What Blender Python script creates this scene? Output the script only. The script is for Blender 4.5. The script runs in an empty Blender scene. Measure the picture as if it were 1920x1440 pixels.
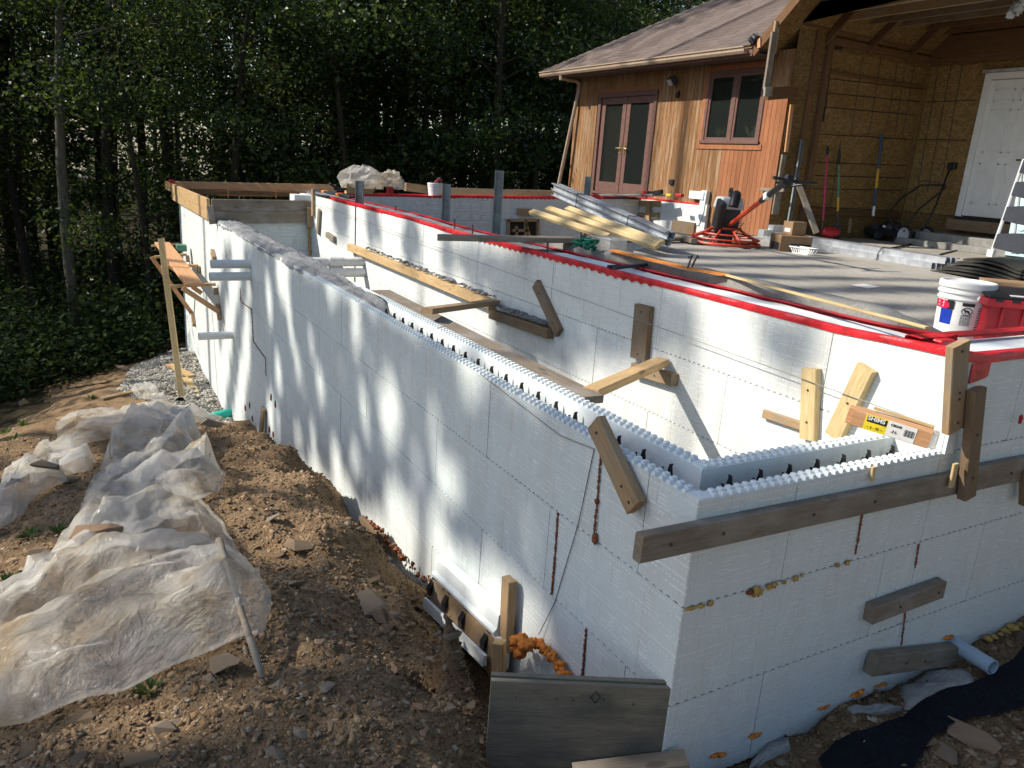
import bpy, bmesh, math, random
import numpy as np
from mathutils import Vector, Matrix
R_ = math.radians
random.seed(7)
rng = np.random.default_rng(11)
S_ = bpy.context.scene
COL = S_.collection

# ---------------------------------------------------------------- camera
CAM = np.array([-1.75210662, -1.73896847, 1.03840796])
YAW, PITCH, ROLL, FPX = R_(29.98560993), R_(15.86117268), R_(3.94041898), 1446.5284
_f = np.array([math.sin(YAW)*math.cos(PITCH), math.cos(YAW)*math.cos(PITCH), -math.sin(PITCH)])
_r0 = np.array([math.cos(YAW), -math.sin(YAW), 0.0]); _u0 = np.cross(_r0, _f)
RT = math.cos(ROLL)*_r0 + math.sin(ROLL)*_u0
UP = -math.sin(ROLL)*_r0 + math.cos(ROLL)*_u0
FW = _f
cam = bpy.data.cameras.new('camera'); camo = bpy.data.objects.new('camera', cam); COL.objects.link(camo)
cam.sensor_width = 36; cam.lens = FPX/1920*36; cam.clip_start = 0.05; cam.clip_end = 1000
camo.matrix_world = Matrix(((RT[0], UP[0], -FW[0], CAM[0]), (RT[1], UP[1], -FW[1], CAM[1]),
                            (RT[2], UP[2], -FW[2], CAM[2]), (0, 0, 0, 1)))
S_.camera = camo

# ---------------------------------------------------------------- daylight
SUN = np.array([-0.678, 0.379, 0.631]); SUN = SUN/np.linalg.norm(SUN)
w = bpy.data.worlds.new('World'); S_.world = w; w.use_nodes = True
wn = w.node_tree; bg = wn.nodes['Background']
sky = wn.nodes.new('ShaderNodeTexSky'); sky.sky_type = 'NISHITA'; sky.sun_disc = False
sky.sun_elevation = math.asin(SUN[2]); sky.sun_rotation = math.atan2(SUN[0], SUN[1])
sky.air_density = 1.0; sky.dust_density = 1.0; sky.ozone_density = 1.2
wn.links.new(sky.outputs[0], bg.inputs[0]); bg.inputs[1].default_value = 0.125
sl = bpy.data.lights.new('sun', 'SUN'); slo = bpy.data.objects.new('sun', sl); COL.objects.link(slo)
sl.energy = 4.6; sl.angle = R_(0.55); sl.color = (1.0, 0.93, 0.82)
slo.rotation_euler = Vector(SUN).to_track_quat('Z', 'Y').to_euler()
S_.view_settings.view_transform = 'Standard'; S_.view_settings.look = 'None'
S_.view_settings.exposure = 0.52; S_.view_settings.gamma = 1
S_.view_settings.use_curve_mapping = False

# ---------------------------------------------------------------- camera geometry helpers (pixels of the 1920x1440 photograph)
def ray(px, py): return RT*(px-960)/FPX - UP*(py-720)/FPX + FW
def X(px, py, x): r = ray(px, py); return CAM + r*(x-CAM[0])/r[0]
def Y(px, py, y): r = ray(px, py); return CAM + r*(y-CAM[1])/r[1]
def Z(px, py, z): r = ray(px, py); return CAM + r*(z-CAM[2])/r[2]
def Q(px, py, d): return CAM + ray(px, py)*d
def proj(P):
    P = np.asarray(P, float); d = P-CAM; z = d@FW
    return 960+FPX*(d@RT)/z, 720-FPX*(d@UP)/z, z
def V(*a): return np.array(a, float)
def nrm(v): v = np.asarray(v, float); return v/np.linalg.norm(v)

# ---------------------------------------------------------------- noise
def _h(i, j, s):
    n = (i.astype(np.int64)*374761393 + j.astype(np.int64)*668265263 + s*1274126177) & 0x7fffffff
    n = ((n ^ (n >> 13))*1274126177) & 0x7fffffff
    return ((n ^ (n >> 16)) & 0xffff)/65535.0
def vn(x, y, s=0):
    x = np.asarray(x, float); y = np.asarray(y, float)
    i = np.floor(x); j = np.floor(y); fx = x-i; fy = y-j
    fx = fx*fx*(3-2*fx); fy = fy*fy*(3-2*fy)
    a = _h(i, j, s); b = _h(i+1, j, s); c = _h(i, j+1, s); d = _h(i+1, j+1, s)
    return (a*(1-fx)+b*fx)*(1-fy) + (c*(1-fx)+d*fx)*fy - 0.5
def fbm(x, y, s=0, o=4):
    t = 0; a = 1
    for k in range(o): t = t + a*vn(x*2**k, y*2**k, s+k); a *= .5
    return t

# ---------------------------------------------------------------- objects, names, labels
def tag(o, label=None, cat=None, group=None, kind=None):
    if label: o['label'] = label
    if cat: o['category'] = cat
    if group: o['group'] = group
    if kind: o['kind'] = kind
    return o
def thing(name, label, cat, loc=(0, 0, 0), group=None):
    o = bpy.data.objects.new(name, None); o.empty_display_size = .1; COL.objects.link(o)
    o.location = tuple(float(c) for c in loc)
    return tag(o, label, cat, group)
def adopt(o, parent):
    if parent is not None:
        o.parent = parent
        p = parent; m = Matrix.Identity(4)
        chain = []
        while p is not None: chain.append(p); p = p.parent
        for q in reversed(chain): m = m @ (q.matrix_parent_inverse @ q.matrix_basis if q.parent else q.matrix_basis)
        o.matrix_parent_inverse = m.inverted()
    return o
def link(name, mesh, parent=None):
    o = bpy.data.objects.new(name, mesh); COL.objects.link(o); return adopt(o, parent)
def copy_tree(o, parent=None):
    c = o.copy(); COL.objects.link(c); c.parent = parent
    for ch in [k for k in o.children]: copy_tree(ch, c)
    return c

class MB:
    """collects vertices and faces for one mesh object"""
    def __init__(s): s.v = []; s.f = []; s.mi = []; s.m = 0
    def add(s, vs, fs):
        b = len(s.v); s.v += [tuple(float(c) for c in q) for q in vs]
        for f in fs: s.f.append(tuple(b+i for i in f)); s.mi.append(s.m)
        return s
    def box(s, a, b):
        x0, y0, z0 = np.minimum(a, b); x1, y1, z1 = np.maximum(a, b)
        return s.add([(x0,y0,z0),(x1,y0,z0),(x1,y1,z0),(x0,y1,z0),(x0,y0,z1),(x1,y0,z1),(x1,y1,z1),(x0,y1,z1)],
                     [(0,3,2,1),(4,5,6,7),(0,1,5,4),(1,2,6,5),(2,3,7,6),(3,0,4,7)])
    def obox(s, c, ax, ay, az, hx, hy, hz, taper=1.0):
        c = np.asarray(c, float); vs = []
        for k in (-1, 1):
            t = taper if k > 0 else 1.0
            for (i, j) in ((-1,-1),(1,-1),(1,1),(-1,1)):
                vs.append(c + np.asarray(ax)*hx*i*t + np.asarray(ay)*hy*j*t + np.asarray(az)*hz*k)
        return s.add(vs, [(0,3,2,1),(4,5,6,7),(0,1,5,4),(1,2,6,5),(2,3,7,6),(3,0,4,7)])
    def prism(s, poly, off):
        """closed polygon (3D points) extruded by off"""
        n = len(poly); p = [np.asarray(q, float) for q in poly]; q = [a+np.asarray(off, float) for a in p]
        fs = [tuple(range(n-1, -1, -1)), tuple(range(n, 2*n))]
        for i in range(n): j = (i+1) % n; fs.append((i, j, n+j, n+i))
        return s.add(p+q, fs)
    def tube(s, pts, r, n=8, cap=True):
        pts = [np.asarray(p, float) for p in pts]; m = len(pts)
        rr = list(r) if hasattr(r, '__len__') else [r]*m
        vs = []; ref = None
        for i, p in enumerate(pts):
            d = nrm(pts[min(i+1, m-1)]-pts[max(i-1, 0)])
            if ref is None: ref = np.array([0, 0, 1.]) if abs(d[2]) < .9 else np.array([1., 0, 0])
            a = nrm(np.cross(d, ref)); b = np.cross(a, d); ref = b if abs(np.dot(b, d)) < .9 else ref
            for k in range(n):
                t = 2*math.pi*k/n; vs.append(p + rr[i]*(a*math.cos(t)+b*math.sin(t)))
        fs = []
        for i in range(m-1):
            for k in range(n):
                k2 = (k+1) % n; fs.append((i*n+k, i*n+k2, (i+1)*n+k2, (i+1)*n+k))
        if cap: fs += [tuple(range(n-1, -1, -1)), tuple(range((m-1)*n, m*n))]
        return s.add(vs, fs)
    def lathe(s, prof, c=(0, 0, 0), ax=(0, 0, 1), n=24):
        ax = nrm(ax); ref = V(1, 0, 0) if abs(ax[0]) < .9 else V(0, 1, 0)
        a = nrm(np.cross(ax, ref)); b = np.cross(ax, a); c = np.asarray(c, float); vs = []; fs = []
        for (r, h) in prof:
            for k in range(n):
                t = 2*math.pi*k/n; vs.append(c + ax*h + r*(a*math.cos(t)+b*math.sin(t)))
        for i in range(len(prof)-1):
            for k in range(n):
                k2 = (k+1) % n; fs.append((i*n+k, i*n+k2, (i+1)*n+k2, (i+1)*n+k))
        return s.add(vs, fs)
    def ring(s, c, ax, R, r, n=32, m=8):
        ax = nrm(ax); ref = V(1, 0, 0) if abs(ax[0]) < .9 else V(0, 1, 0)
        a = nrm(np.cross(ax, ref)); b = np.cross(ax, a); vs = []; fs = []
        for i in range(n):
            t = 2*math.pi*i/n; d = a*math.cos(t)+b*math.sin(t)
            for k in range(m):
                p = 2*math.pi*k/m; vs.append(np.asarray(c)+d*(R+r*math.cos(p))+ax*r*math.sin(p))
        for i in range(n):
            for k in range(m):
                i2 = (i+1) % n; k2 = (k+1) % m; fs.append((i*m+k, i2*m+k, i2*m+k2, i*m+k2))
        return s.add(vs, fs)
    def blob(s, c, r, seed=0, n=10, m=7, amp=.25, sq=(1, 1, 1)):
        c = np.asarray(c, float); vs = []; fs = []; rd = random.Random(seed)
        for i in range(m+1):
            th = math.pi*i/m
            for k in range(n):
                ph = 2*math.pi*k/n; q = r*(1+amp*(rd.random()-.5)*2*(0 < i < m))
                vs.append(c + V(q*sq[0]*math.sin(th)*math.cos(ph), q*sq[1]*math.sin(th)*math.sin(ph), q*sq[2]*math.cos(th)))
        for i in range(m):
            for k in range(n):
                k2 = (k+1) % n; fs.append((i*n+k, (i+1)*n+k, (i+1)*n+k2, i*n+k2))
        return s.add(vs, fs)
    def build(s, name, mat, parent=None, smooth=False, bevel=0, subsurf=0):
        me = bpy.data.meshes.new(name); me.from_pydata(s.v, [], s.f)
        for m in (mat if isinstance(mat, (list, tuple)) else [mat]): me.materials.append(m)
        if any(s.mi): me.polygons.foreach_set('material_index', s.mi)
        if smooth:
            me.polygons.foreach_set('use_smooth', [True]*len(me.polygons))
            if smooth != 'all': me.set_sharp_from_angle(angle=R_(40))
        me.validate(); me.update()
        o = link(name, me, parent)
        if bevel:
            b = o.modifiers.new('bevel', 'BEVEL'); b.width = bevel; b.segments = 2; b.limit_method = 'ANGLE'; b.angle_limit = R_(40)
        if subsurf:
            b = o.modifiers.new('sub', 'SUBSURF'); b.levels = b.render_levels = subsurf
        return o
def npmesh(name, v, f, mat, parent=None, smooth=False):
    v = np.asarray(v, np.float32); f = np.asarray(f, np.int32); k = f.shape[1]
    me = bpy.data.meshes.new(name); me.vertices.add(len(v)); me.vertices.foreach_set('co', v.ravel())
    me.loops.add(f.size); me.loops.foreach_set('vertex_index', f.ravel())
    me.polygons.add(len(f)); me.polygons.foreach_set('loop_start', np.arange(len(f), dtype=np.int32)*k)
    if smooth: me.polygons.foreach_set('use_smooth', [True]*len(f))
    for m in (mat if isinstance(mat, (list, tuple)) else [mat]): me.materials.append(m)
    me.update(calc_edges=True); me.validate()
    if name is None: return me
    return link(name, me, parent)

# ---------------------------------------------------------------- procedural materials
class NT:
    def __init__(s, name, rough=.6, spec=.3):
        s.m = bpy.data.materials.new(name); s.m.use_nodes = True; s.t = s.m.node_tree
        s.p = s.t.nodes['Principled BSDF']; s.out = s.t.nodes['Material Output']
        s.p.inputs['Roughness'].default_value = rough; s.p.inputs['Specular IOR Level'].default_value = spec
    def n(s, k, **kw):
        q = s.t.nodes.new(k)
        for a, b in kw.items():
            if a.startswith('i_'):
                key = a[2:]; key = int(key) if key.isdigit() else key.replace('_', ' ')
                if hasattr(b, 'bl_idname') or isinstance(b, bpy.types.NodeSocket): s.t.links.new(b, q.inputs[key])
                else: q.inputs[key].default_value = b
            else: setattr(q, a, b)
        return q
    def obj(s, scale=(1, 1, 1), rand=True):
        tc = s.n('ShaderNodeTexCoord'); v = tc.outputs['Object']
        if rand:
            oi = s.n('ShaderNodeObjectInfo'); mu = s.n('ShaderNodeVectorMath', operation='SCALE'); mu.inputs[0].default_value = (37, 19, 53)
            s.t.links.new(oi.outputs['Random'], mu.inputs['Scale'])
            ad = s.n('ShaderNodeVectorMath', operation='ADD'); s.t.links.new(v, ad.inputs[0]); s.t.links.new(mu.outputs[0], ad.inputs[1]); v = ad.outputs[0]
        mp = s.n('ShaderNodeMapping'); s.t.links.new(v, mp.inputs[0]); mp.inputs['Scale'].default_value = scale
        return mp.outputs[0]
    def noise(s, vec, scale, detail=4, rough=.55, dist=0):
        q = s.n('ShaderNodeTexNoise'); s.t.links.new(vec, q.inputs['Vector'])
        q.inputs['Scale'].default_value = scale; q.inputs['Detail'].default_value = detail
        q.inputs['Roughness'].default_value = rough; q.inputs['Distortion'].default_value = dist
        return q.outputs['Fac']
    def ramp(s, fac, stops, interp='LINEAR'):
        q = s.n('ShaderNodeValToRGB'); s.t.links.new(fac, q.inputs[0]); cr = q.color_ramp; cr.interpolation = interp
        while len(cr.elements) < len(stops): cr.elements.new(.5)
        for e, (p, c) in zip(cr.elements, stops):
            e.position = p; e.color = (*c, 1) if len(c) == 3 else c
        return q.outputs[0]
    def mix(s, fac, a, b, mode='MIX'):
        q = s.n('ShaderNodeMix', data_type='RGBA', blend_type=mode)
        for sk, val in ((q.inputs[0], fac), (q.inputs[6], a), (q.inputs[7], b)):
            if isinstance(val, bpy.types.NodeSocket): s.t.links.new(val, sk)
            elif isinstance(val, (tuple, list)): sk.default_value = (*val, 1) if len(val) == 3 else val
            else: sk.default_value = val
        return q.outputs[2]
    def math(s, op, a, b=0.0):
        q = s.n('ShaderNodeMath', operation=op)
        for sk, val in zip(q.inputs, (a, b)):
            if isinstance(val, bpy.types.NodeSocket): s.t.links.new(val, sk)
            else: sk.default_value = val
        return q.outputs[0]
    def rnd(s):
        return s.n('ShaderNodeObjectInfo').outputs['Random']
    def bump(s, h, strength=.3, dist=.01):
        q = s.n('ShaderNodeBump'); s.t.links.new(h, q.inputs['Height']); q.inputs['Strength'].default_value = strength
        q.inputs['Distance'].default_value = dist; s.t.links.new(q.outputs[0], s.p.inputs['Normal']); return q
    def col(s, c):
        if isinstance(c, bpy.types.NodeSocket): s.t.links.new(c, s.p.inputs['Base Color'])
        else: s.p.inputs['Base Color'].default_value = (*c, 1)
        return s
def sc3(c, k): return tuple(min(1, x*k) for x in c)

def M_plain(name, c, rough=.5, spec=.3, metal=0, var=.25, nscale=14, bump=.08):
    n = NT(name, rough, spec); v = n.obj()
    f = n.noise(v, nscale, 5); n.col(n.ramp(f, [(.3, sc3(c, 1-var)), (.7, sc3(c, 1+var*.6))]))
    n.p.inputs['Metallic'].default_value = metal
    if bump: n.bump(n.noise(v, nscale*6, 3), bump, .004)
    return n.m
def M_wood(name, a, b, grain=1.0, rough=.75, knots=True, wear=None):
    """grain runs along the object's local X"""
    n = NT(name, rough, .15); v = n.obj((1.2, 14, 14)); g = n.noise(v, 3.0*grain, 6, .6, .6)
    v2 = n.obj((5, 60, 60)); g2 = n.noise(v2, 3, 3)
    c = n.ramp(g, [(.28, sc3(a, .75)), (.5, a), (.72, b)])
    c = n.mix(.35, c, n.ramp(g2, [(.3, sc3(a, .6)), (.7, sc3(b, 1.1))]), 'MIX')
    if knots:
        kv = n.obj((3.2, 9, 9)); vo = n.n('ShaderNodeTexVoronoi', i_Scale=1.0); n.t.links.new(kv, vo.inputs['Vector'])
        kf = n.ramp(vo.outputs['Distance'], [(.0, (1, 1, 1)), (.11, (.8, .8, .8)), (.16, (0, 0, 0))])
        c = n.mix(n.math('MULTIPLY', kf, .75), c, sc3(a, .3))
    if wear:
        wv = n.noise(n.obj((2, 3, 3)), 2.0, 4); c = n.mix(n.ramp(wv, [(.48, (0, 0, 0)), (.65, (.8, .8, .8))]), c, wear)
    r = n.rnd(); c = n.mix(n.math('MULTIPLY', r, .35), c, sc3(a, .55))
    n.col(c); n.bump(n.math('ADD', g, n.math('MULTIPLY', g2, .6)), .35, .004)
    return n.m
MAT = {}
MAT['wood_new'] = M_wood('wood_new', (.50, .33, .16), (.66, .47, .26))
MAT['wood_yellow'] = M_wood('wood_yellow', (.56, .41, .20), (.72, .57, .33))
MAT['wood_tan'] = M_wood('wood_tan', (.36, .24, .13), (.48, .34, .20), wear=(.30, .25, .19))
MAT['wood_brown'] = M_wood('wood_brown', (.20, .135, .08), (.30, .21, .13), wear=(.22, .18, .14))
MAT['wood_grey'] = M_wood('wood_grey', (.23, .185, .135), (.33, .285, .23), wear=(.36, .33, .29))
MAT['wood_dark'] = M_wood('wood_dark', (.15, .08, .04), (.24, .13, .065))
MAT['wood_orange'] = M_wood('wood_orange', (.55, .29, .14), (.70, .43, .25), knots=False)
MAT['plywood'] = M_wood('plywood', (.17, .155, .12), (.27, .245, .19), .45, .5, False, wear=(.085, .086, .078))
def M_foam(name, c=(.655, .715, .705), dirt=.5):
    """moulded polystyrene: panel local X runs along the wall, Z up"""
    n = NT(name, .65, .25); tc = n.n('ShaderNodeTexCoord'); sp = n.n('ShaderNodeSeparateXYZ'); n.t.links.new(tc.outputs['Object'], sp.inputs[0])
    x, z = sp.outputs[0], sp.outputs[2]; v = n.obj()
    def lines(s, sp_, wd):
        fr = n.math('FRACT', n.math('DIVIDE', s, sp_)); return n.math('LESS_THAN', fr, wd/sp_)
    dash = n.math('GREATER_THAN', n.noise(n.obj((14, 14, 60)), 1.6, 2), .50)
    hl = n.math('MULTIPLY', lines(z, .0508, .0055), dash)
    hl2 = lines(z, .203, .0055)
    # dotted rows, moulded every second rib
    dots = n.math('MULTIPLY', lines(n.math('ADD', z, .025), .1016, .006), lines(x, .02, .011))
    vl = n.math('MULTIPLY', lines(x, .2032, .0025), n.math('GREATER_THAN', n.noise(n.obj((3, 3, 6)), 2, 2), .47))
    # embossed block marks
    mk = n.math('MULTIPLY', lines(z, .016, .005), n.math('MULTIPLY', lines(n.math('ADD', x, .05), .2032, .045), lines(n.math('ADD', z, .12), .203, .07)))
    str_ = n.noise(n.obj((34, 34, 1.1)), 3, 3)
    hgt = n.math('ADD', n.math('ADD', n.math('MULTIPLY', hl, .9), n.math('MULTIPLY', hl2, .8)), n.math('ADD', n.math('MULTIPLY', dots, .8), n.math('MULTIPLY', mk, .7)))
    hgt = n.math('ADD', hgt, n.math('ADD', n.math('MULTIPLY', vl, -.7), n.math('MULTIPLY', n.noise(v, 90, 3), .28)))
    hgt = n.math('ADD', hgt, n.math('ADD', n.math('MULTIPLY', str_, .5), n.math('MULTIPLY', n.noise(v, 6, 3), .7)))
    n.bump(hgt, .9, .0085)
    st = n.ramp(n.noise(n.obj((5, 5, 1.0)), 1.6, 6, .65), [(.45, (0, 0, 0)), (.8, (dirt, dirt, dirt))])
    st2 = n.ramp(n.noise(n.obj((40, 40, 1.6)), 1.3, 4, .6), [(.52, (0, 0, 0)), (.8, (.22*dirt*2, .22*dirt*2, .22*dirt*2))])
    cc = n.mix(st, c, (.58, .54, .47)); cc = n.mix(st2, cc, (.52, .50, .47))
    cc = n.mix(n.math('MULTIPLY', vl, .22), cc, (.42, .42, .42)); cc = n.mix(n.math('MINIMUM', n.math('MULTIPLY', n.math('ADD', n.math('ADD', hl, hl2), n.math('ADD', dots, mk)), .75), .8), cc, (.95, .95, .95))
    sp2 = n.ramp(n.noise(v, 16, 6, .75), [(.69, (0, 0, 0)), (.76, (.5, .5, .5))])
    cc = n.mix(sp2, cc, (.33, .28, .22))
    r = n.rnd(); cc = n.mix(n.math('MULTIPLY', r, .30), cc, (.59, .64, .64))
    n.col(cc); return n.m
MAT['foam'] = M_foam('foam')
MAT['foam_dirty'] = M_foam('foam_dirty', (.70, .72, .69), .8)
MAT['foam_plain'] = M_plain('foam_plain', (.73, .775, .765), .6, .25, var=.06, nscale=20, bump=.15)
MAT['tape'] = M_plain('tape', (.56, .014, .022), .42, .45, var=.45, nscale=11, bump=.9)
MAT['red_paint'] = M_plain('red_paint', (.50, .05, .02), .45, .5, var=.35, nscale=18)
MAT['red_plastic'] = M_plain('red_plastic', (.42, .02, .03), .45, .4, var=.2)
MAT['black'] = M_plain('black', (.016, .016, .018), .45, .4, var=.3)
MAT['fabric'] = M_plain('fabric', (.012, .013, .018), .9, .1, var=.5, nscale=60, bump=.5)
MAT['rubber'] = M_plain('rubber', (.045, .043, .038), .8, .2, var=.35, nscale=9, bump=.3)
MAT['pvc'] = M_plain('pvc', (.70, .70, .67), .35, .4, var=.08)
MAT['pvc_blue'] = M_plain('pvc_blue', (.36, .46, .55), .4, .4, var=.1)
MAT['green_pipe'] = M_plain('green_pipe', (.02, .48, .36), .4, .4, var=.1)
MAT['galv'] = M_plain('galv', (.66, .70, .74), .30, .5, metal=.65, var=.28, nscale=9, bump=.12)
MAT['galv_dull'] = M_plain('galv_dull', (.27, .29, .29), .5, .4, metal=.6, var=.3, nscale=9, bump=.1)
MAT['steel'] = M_plain('steel', (.10, .085, .075), .6, .4, metal=.6, var=.4, nscale=25)
MAT['brass'] = M_plain('brass', (.55, .42, .22), .35, .5, metal=.8)
MAT['white_paint'] = M_plain('white_paint', (.72, .72, .70), .4, .4, var=.08, nscale=5)
MAT['white_plastic'] = M_plain('white_plastic', (.74, .74, .72), .35, .4, var=.08, nscale=9)
MAT['grey_plastic'] = M_plain('grey_plastic', (.45, .47, .48), .4, .4, var=.1)
MAT['dark_grey'] = M_plain('dark_grey', (.035, .038, .045), .5, .3, var=.2)
MAT['maroon'] = M_plain('maroon', (.14, .015, .025), .4, .5)
MAT['cardboard'] = M_plain('cardboard', (.30, .19, .105), .85, .1, var=.12, nscale=6, bump=.1)
MAT['paper'] = M_plain('paper', (.70, .69, .66), .8, .1, var=.06)
MAT['orange_foam'] = M_plain('orange_foam', (.80, .27, .05), .75, .2, var=.35, nscale=40, bump=.8)
MAT['yellow_foam'] = M_plain('yellow_foam', (.52, .33, .10), .75, .2, var=.35, nscale=40, bump=.8)
MAT['rust_foam'] = M_plain('rust_foam', (.24, .085, .04), .75, .2, var=.4, nscale=40, bump=.8)
MAT['board_blue'] = M_plain('board_blue', (.42, .60, .62), .5, .3, var=.1)
MAT['brown_trim'] = M_plain('brown_trim', (.155, .085, .07), .5, .3, var=.2)
MAT['gutter'] = M_plain('gutter', (.36, .27, .20), .4, .4, var=.15)
MAT['soffit'] = M_plain('soffit', (.13, .10, .085), .6, .2, var=.15)
MAT['yellow'] = M_plain('yellow', (.62, .36, .03), .5, .3)
MAT['pink'] = M_plain('pink', (.45, .05, .11), .5, .3)
MAT['green_paint'] = M_plain('green_paint', (.10, .24, .18), .5, .3)
MAT['blue_paint'] = M_plain('blue_paint', (.045, .075, .13), .5, .3)
MAT['blue_print'] = M_plain('blue_print', (.01, .04, .36), .45, .3)
MAT['crimson'] = M_plain('crimson', (.50, .015, .06), .45, .3)
MAT['label_yellow'] = M_plain('label_yellow', (.78, .60, .03), .5, .3)
MAT['green_cloth'] = M_plain('green_cloth', (.01, .16, .09), .6, .3)
MAT['string'] = M_plain('string', (.30, .28, .25), .8, .1)
MAT['rope'] = M_plain('rope', (.22, .10, .04), .9, .1)
def M_conc(name, c, var=.3, b=.5, scale=6):
    n = NT(name, .85, .2); v = n.obj(rand=False); f = n.noise(v, scale, 8, .7); f2 = n.noise(v, scale*9, 5, .7); f3 = n.noise(v, scale*.17, 3)
    cc = n.ramp(f, [(.3, sc3(c, 1-var)), (.7, sc3(c, 1+var))])
    cc = n.mix(n.ramp(f2, [(.35, (.5, .5, .5)), (.5, (0, 0, 0))]), cc, sc3(c, .45)); cc = n.mix(n.ramp(f3, [(.4, (0, 0, 0)), (.65, (.45, .45, .45))]), cc, sc3(c, .6))
    n.col(cc); n.bump(n.math('ADD', f, n.math('MULTIPLY', f2, .7)), b, .02); return n.m
MAT['concrete'] = M_conc('concrete', (.29, .295, .30), .35, 1.0, 11)
MAT['concrete_dark'] = M_conc('concrete_dark', (.19, .195, .20), .35, 1.0, 14)  # darker grey for the floor of the hollow wall tops
MAT['slab'] = M_conc('slab', (.37, .345, .30), .16, .12, 3)
MAT['curb'] = M_conc('curb', (.27, .265, .245), .3, .6, 8)
MAT['splash'] = M_conc('splash', (.46, .45, .42), .3, .9, 9)
def M_dirt():
    n = NT('dirt', .95, .08); v = n.obj(rand=False); f = n.noise(v, 1.1, 8, .65); f2 = n.noise(v, 22, 8, .75); f3 = n.noise(v, 90, 4, .7)
    cc = n.ramp(f, [(.3, (.145, .092, .052)), (.5, (.265, .17, .092)), (.68, (.37, .25, .145))])
    cc = n.mix(n.ramp(f2, [(.42, (.0, .0, .0)), (.62, (.7, .7, .7))]), cc, (.42, .30, .18))
    cc = n.mix(n.ramp(f3, [(.36, (.75, .75, .75)), (.5, (0, 0, 0))]), cc, (.055, .04, .028))
    n.col(cc); n.bump(n.math('ADD', n.math('MULTIPLY', f2, 1.0), n.math('MULTIPLY', f3, .5)), 1.0, .03); return n.m
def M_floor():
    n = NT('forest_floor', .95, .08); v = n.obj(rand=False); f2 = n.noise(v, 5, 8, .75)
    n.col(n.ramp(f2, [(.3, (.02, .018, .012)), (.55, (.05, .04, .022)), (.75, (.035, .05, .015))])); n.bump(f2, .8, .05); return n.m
MAT['dirt'] = M_dirt(); MAT['floor'] = M_floor()
def M_stone(name, stops, rough=.85, island=True):
    n = NT(name, rough, .15); v = n.obj()
    if island: g = n.n('ShaderNodeNewGeometry').outputs['Random Per Island']
    else: g = n.rnd()
    cc = n.ramp(g, stops); f = n.noise(v, 40, 5, .7)
    cc = n.mix(n.ramp(f, [(.35, (.5, .5, .5)), (.6, (0, 0, 0))]), cc, sc3(stops[0][1], .6)); n.col(cc); n.bump(f, .5, .01); return n.m
MAT['pebble'] = M_stone('pebble', [(0, (.14, .088, .048)), (.4, (.26, .168, .09)), (.75, (.36, .245, .14)), (.96, (.32, .25, .17)), (1, (.50, .43, .32))])
MAT['gravel'] = M_stone('gravel', [(0, (.20, .19, .16)), (.5, (.36, .345, .30)), (1, (.55, .53, .48))])
MAT['rock'] = M_stone('rock', [(0, (.14, .098, .062)), (.5, (.24, .175, .112)), (.8, (.29, .245, .185)), (1, (.36, .22, .13))], island=False)
def M_leaf(name, stops, tr=.35, ro=.42, sp=.35):
    n = NT(name, ro, sp); g = n.n('ShaderNodeNewGeometry').outputs['Random Per Island']; cc = n.ramp(g, stops); n.col(cc)
    tl = n.n('ShaderNodeBsdfTranslucent'); n.t.links.new(n.mix(.5, cc, (.16, .22, .03)), tl.inputs[0])
    mx = n.n('ShaderNodeMixShader'); mx.inputs[0].default_value = tr
    n.t.links.new(n.p.outputs[0], mx.inputs[1]); n.t.links.new(tl.outputs[0], mx.inputs[2]); n.t.links.new(mx.outputs[0], n.out.inputs[0]); return n.m
MAT['leaf'] = M_leaf('leaf', [(0, (.010, .024, .008)), (.5, (.022, .044, .012)), (.84, (.042, .07, .018)), (1, (.11, .14, .04))], .38)
MAT['leaf_shaded'] = M_leaf('leaf_shaded', [(0, (.010, .022, .007)), (.6, (.018, .036, .010)), (1, (.030, .048, .014))], .15, .75, .12)  # darker, duller leaf colour stands in for shade inside the wood
MAT['leaf_bright'] = M_leaf('leaf_bright', [(0, (.05, .09, .02)), (.6, (.08, .13, .03)), (1, (.13, .16, .05))])
def M_bark(name, a, b):
    n = NT(name, .9, .1); v = n.obj((7, 7, 1.2)); f = n.noise(v, 3, 7, .7); n.col(n.ramp(f, [(.3, a), (.7, b)])); n.bump(f, .9, .03); return n.m
MAT['bark'] = M_bark('bark', (.022, .018, .013), (.07, .058, .044)); MAT['bark_pale'] = M_bark('bark_pale', (.06, .055, .04), (.16, .145, .115))
def M_sheet():
    n = NT('plastic_sheeting', .12, .9); v = n.obj((1, 1, 1), False); f = n.noise(v, 2.2, 6, .65); f2 = n.noise(v, 18, 4, .6)
    cc = n.ramp(f, [(.36, (.78, .78, .77)), (.53, (.76, .73, .65)), (.66, (.52, .41, .26))]); n.col(cc)
    n.bump(n.math('ADD', n.noise(v, 7, 6, .62, 2.2), n.math('MULTIPLY', f2, .3)), .9, .035)
    tl = n.n('ShaderNodeBsdfTranslucent'); n.t.links.new(cc, tl.inputs[0]); tp = n.n('ShaderNodeBsdfTransparent')
    m1 = n.n('ShaderNodeMixShader'); m1.inputs[0].default_value = .45; n.t.links.new(n.p.outputs[0], m1.inputs[1]); n.t.links.new(tl.outputs[0], m1.inputs[2])
    m2 = n.n('ShaderNodeMixShader'); n.t.links.new(n.ramp(f, [(.3, (.66, .66, .66)), (.7, (.30, .30, .30))]), m2.inputs[0])
    n.t.links.new(m1.outputs[0], m2.inputs[1]); n.t.links.new(tp.outputs[0], m2.inputs[2]); n.t.links.new(m2.outputs[0], n.out.inputs[0]); return n.m
MAT['sheet'] = M_sheet()
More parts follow.
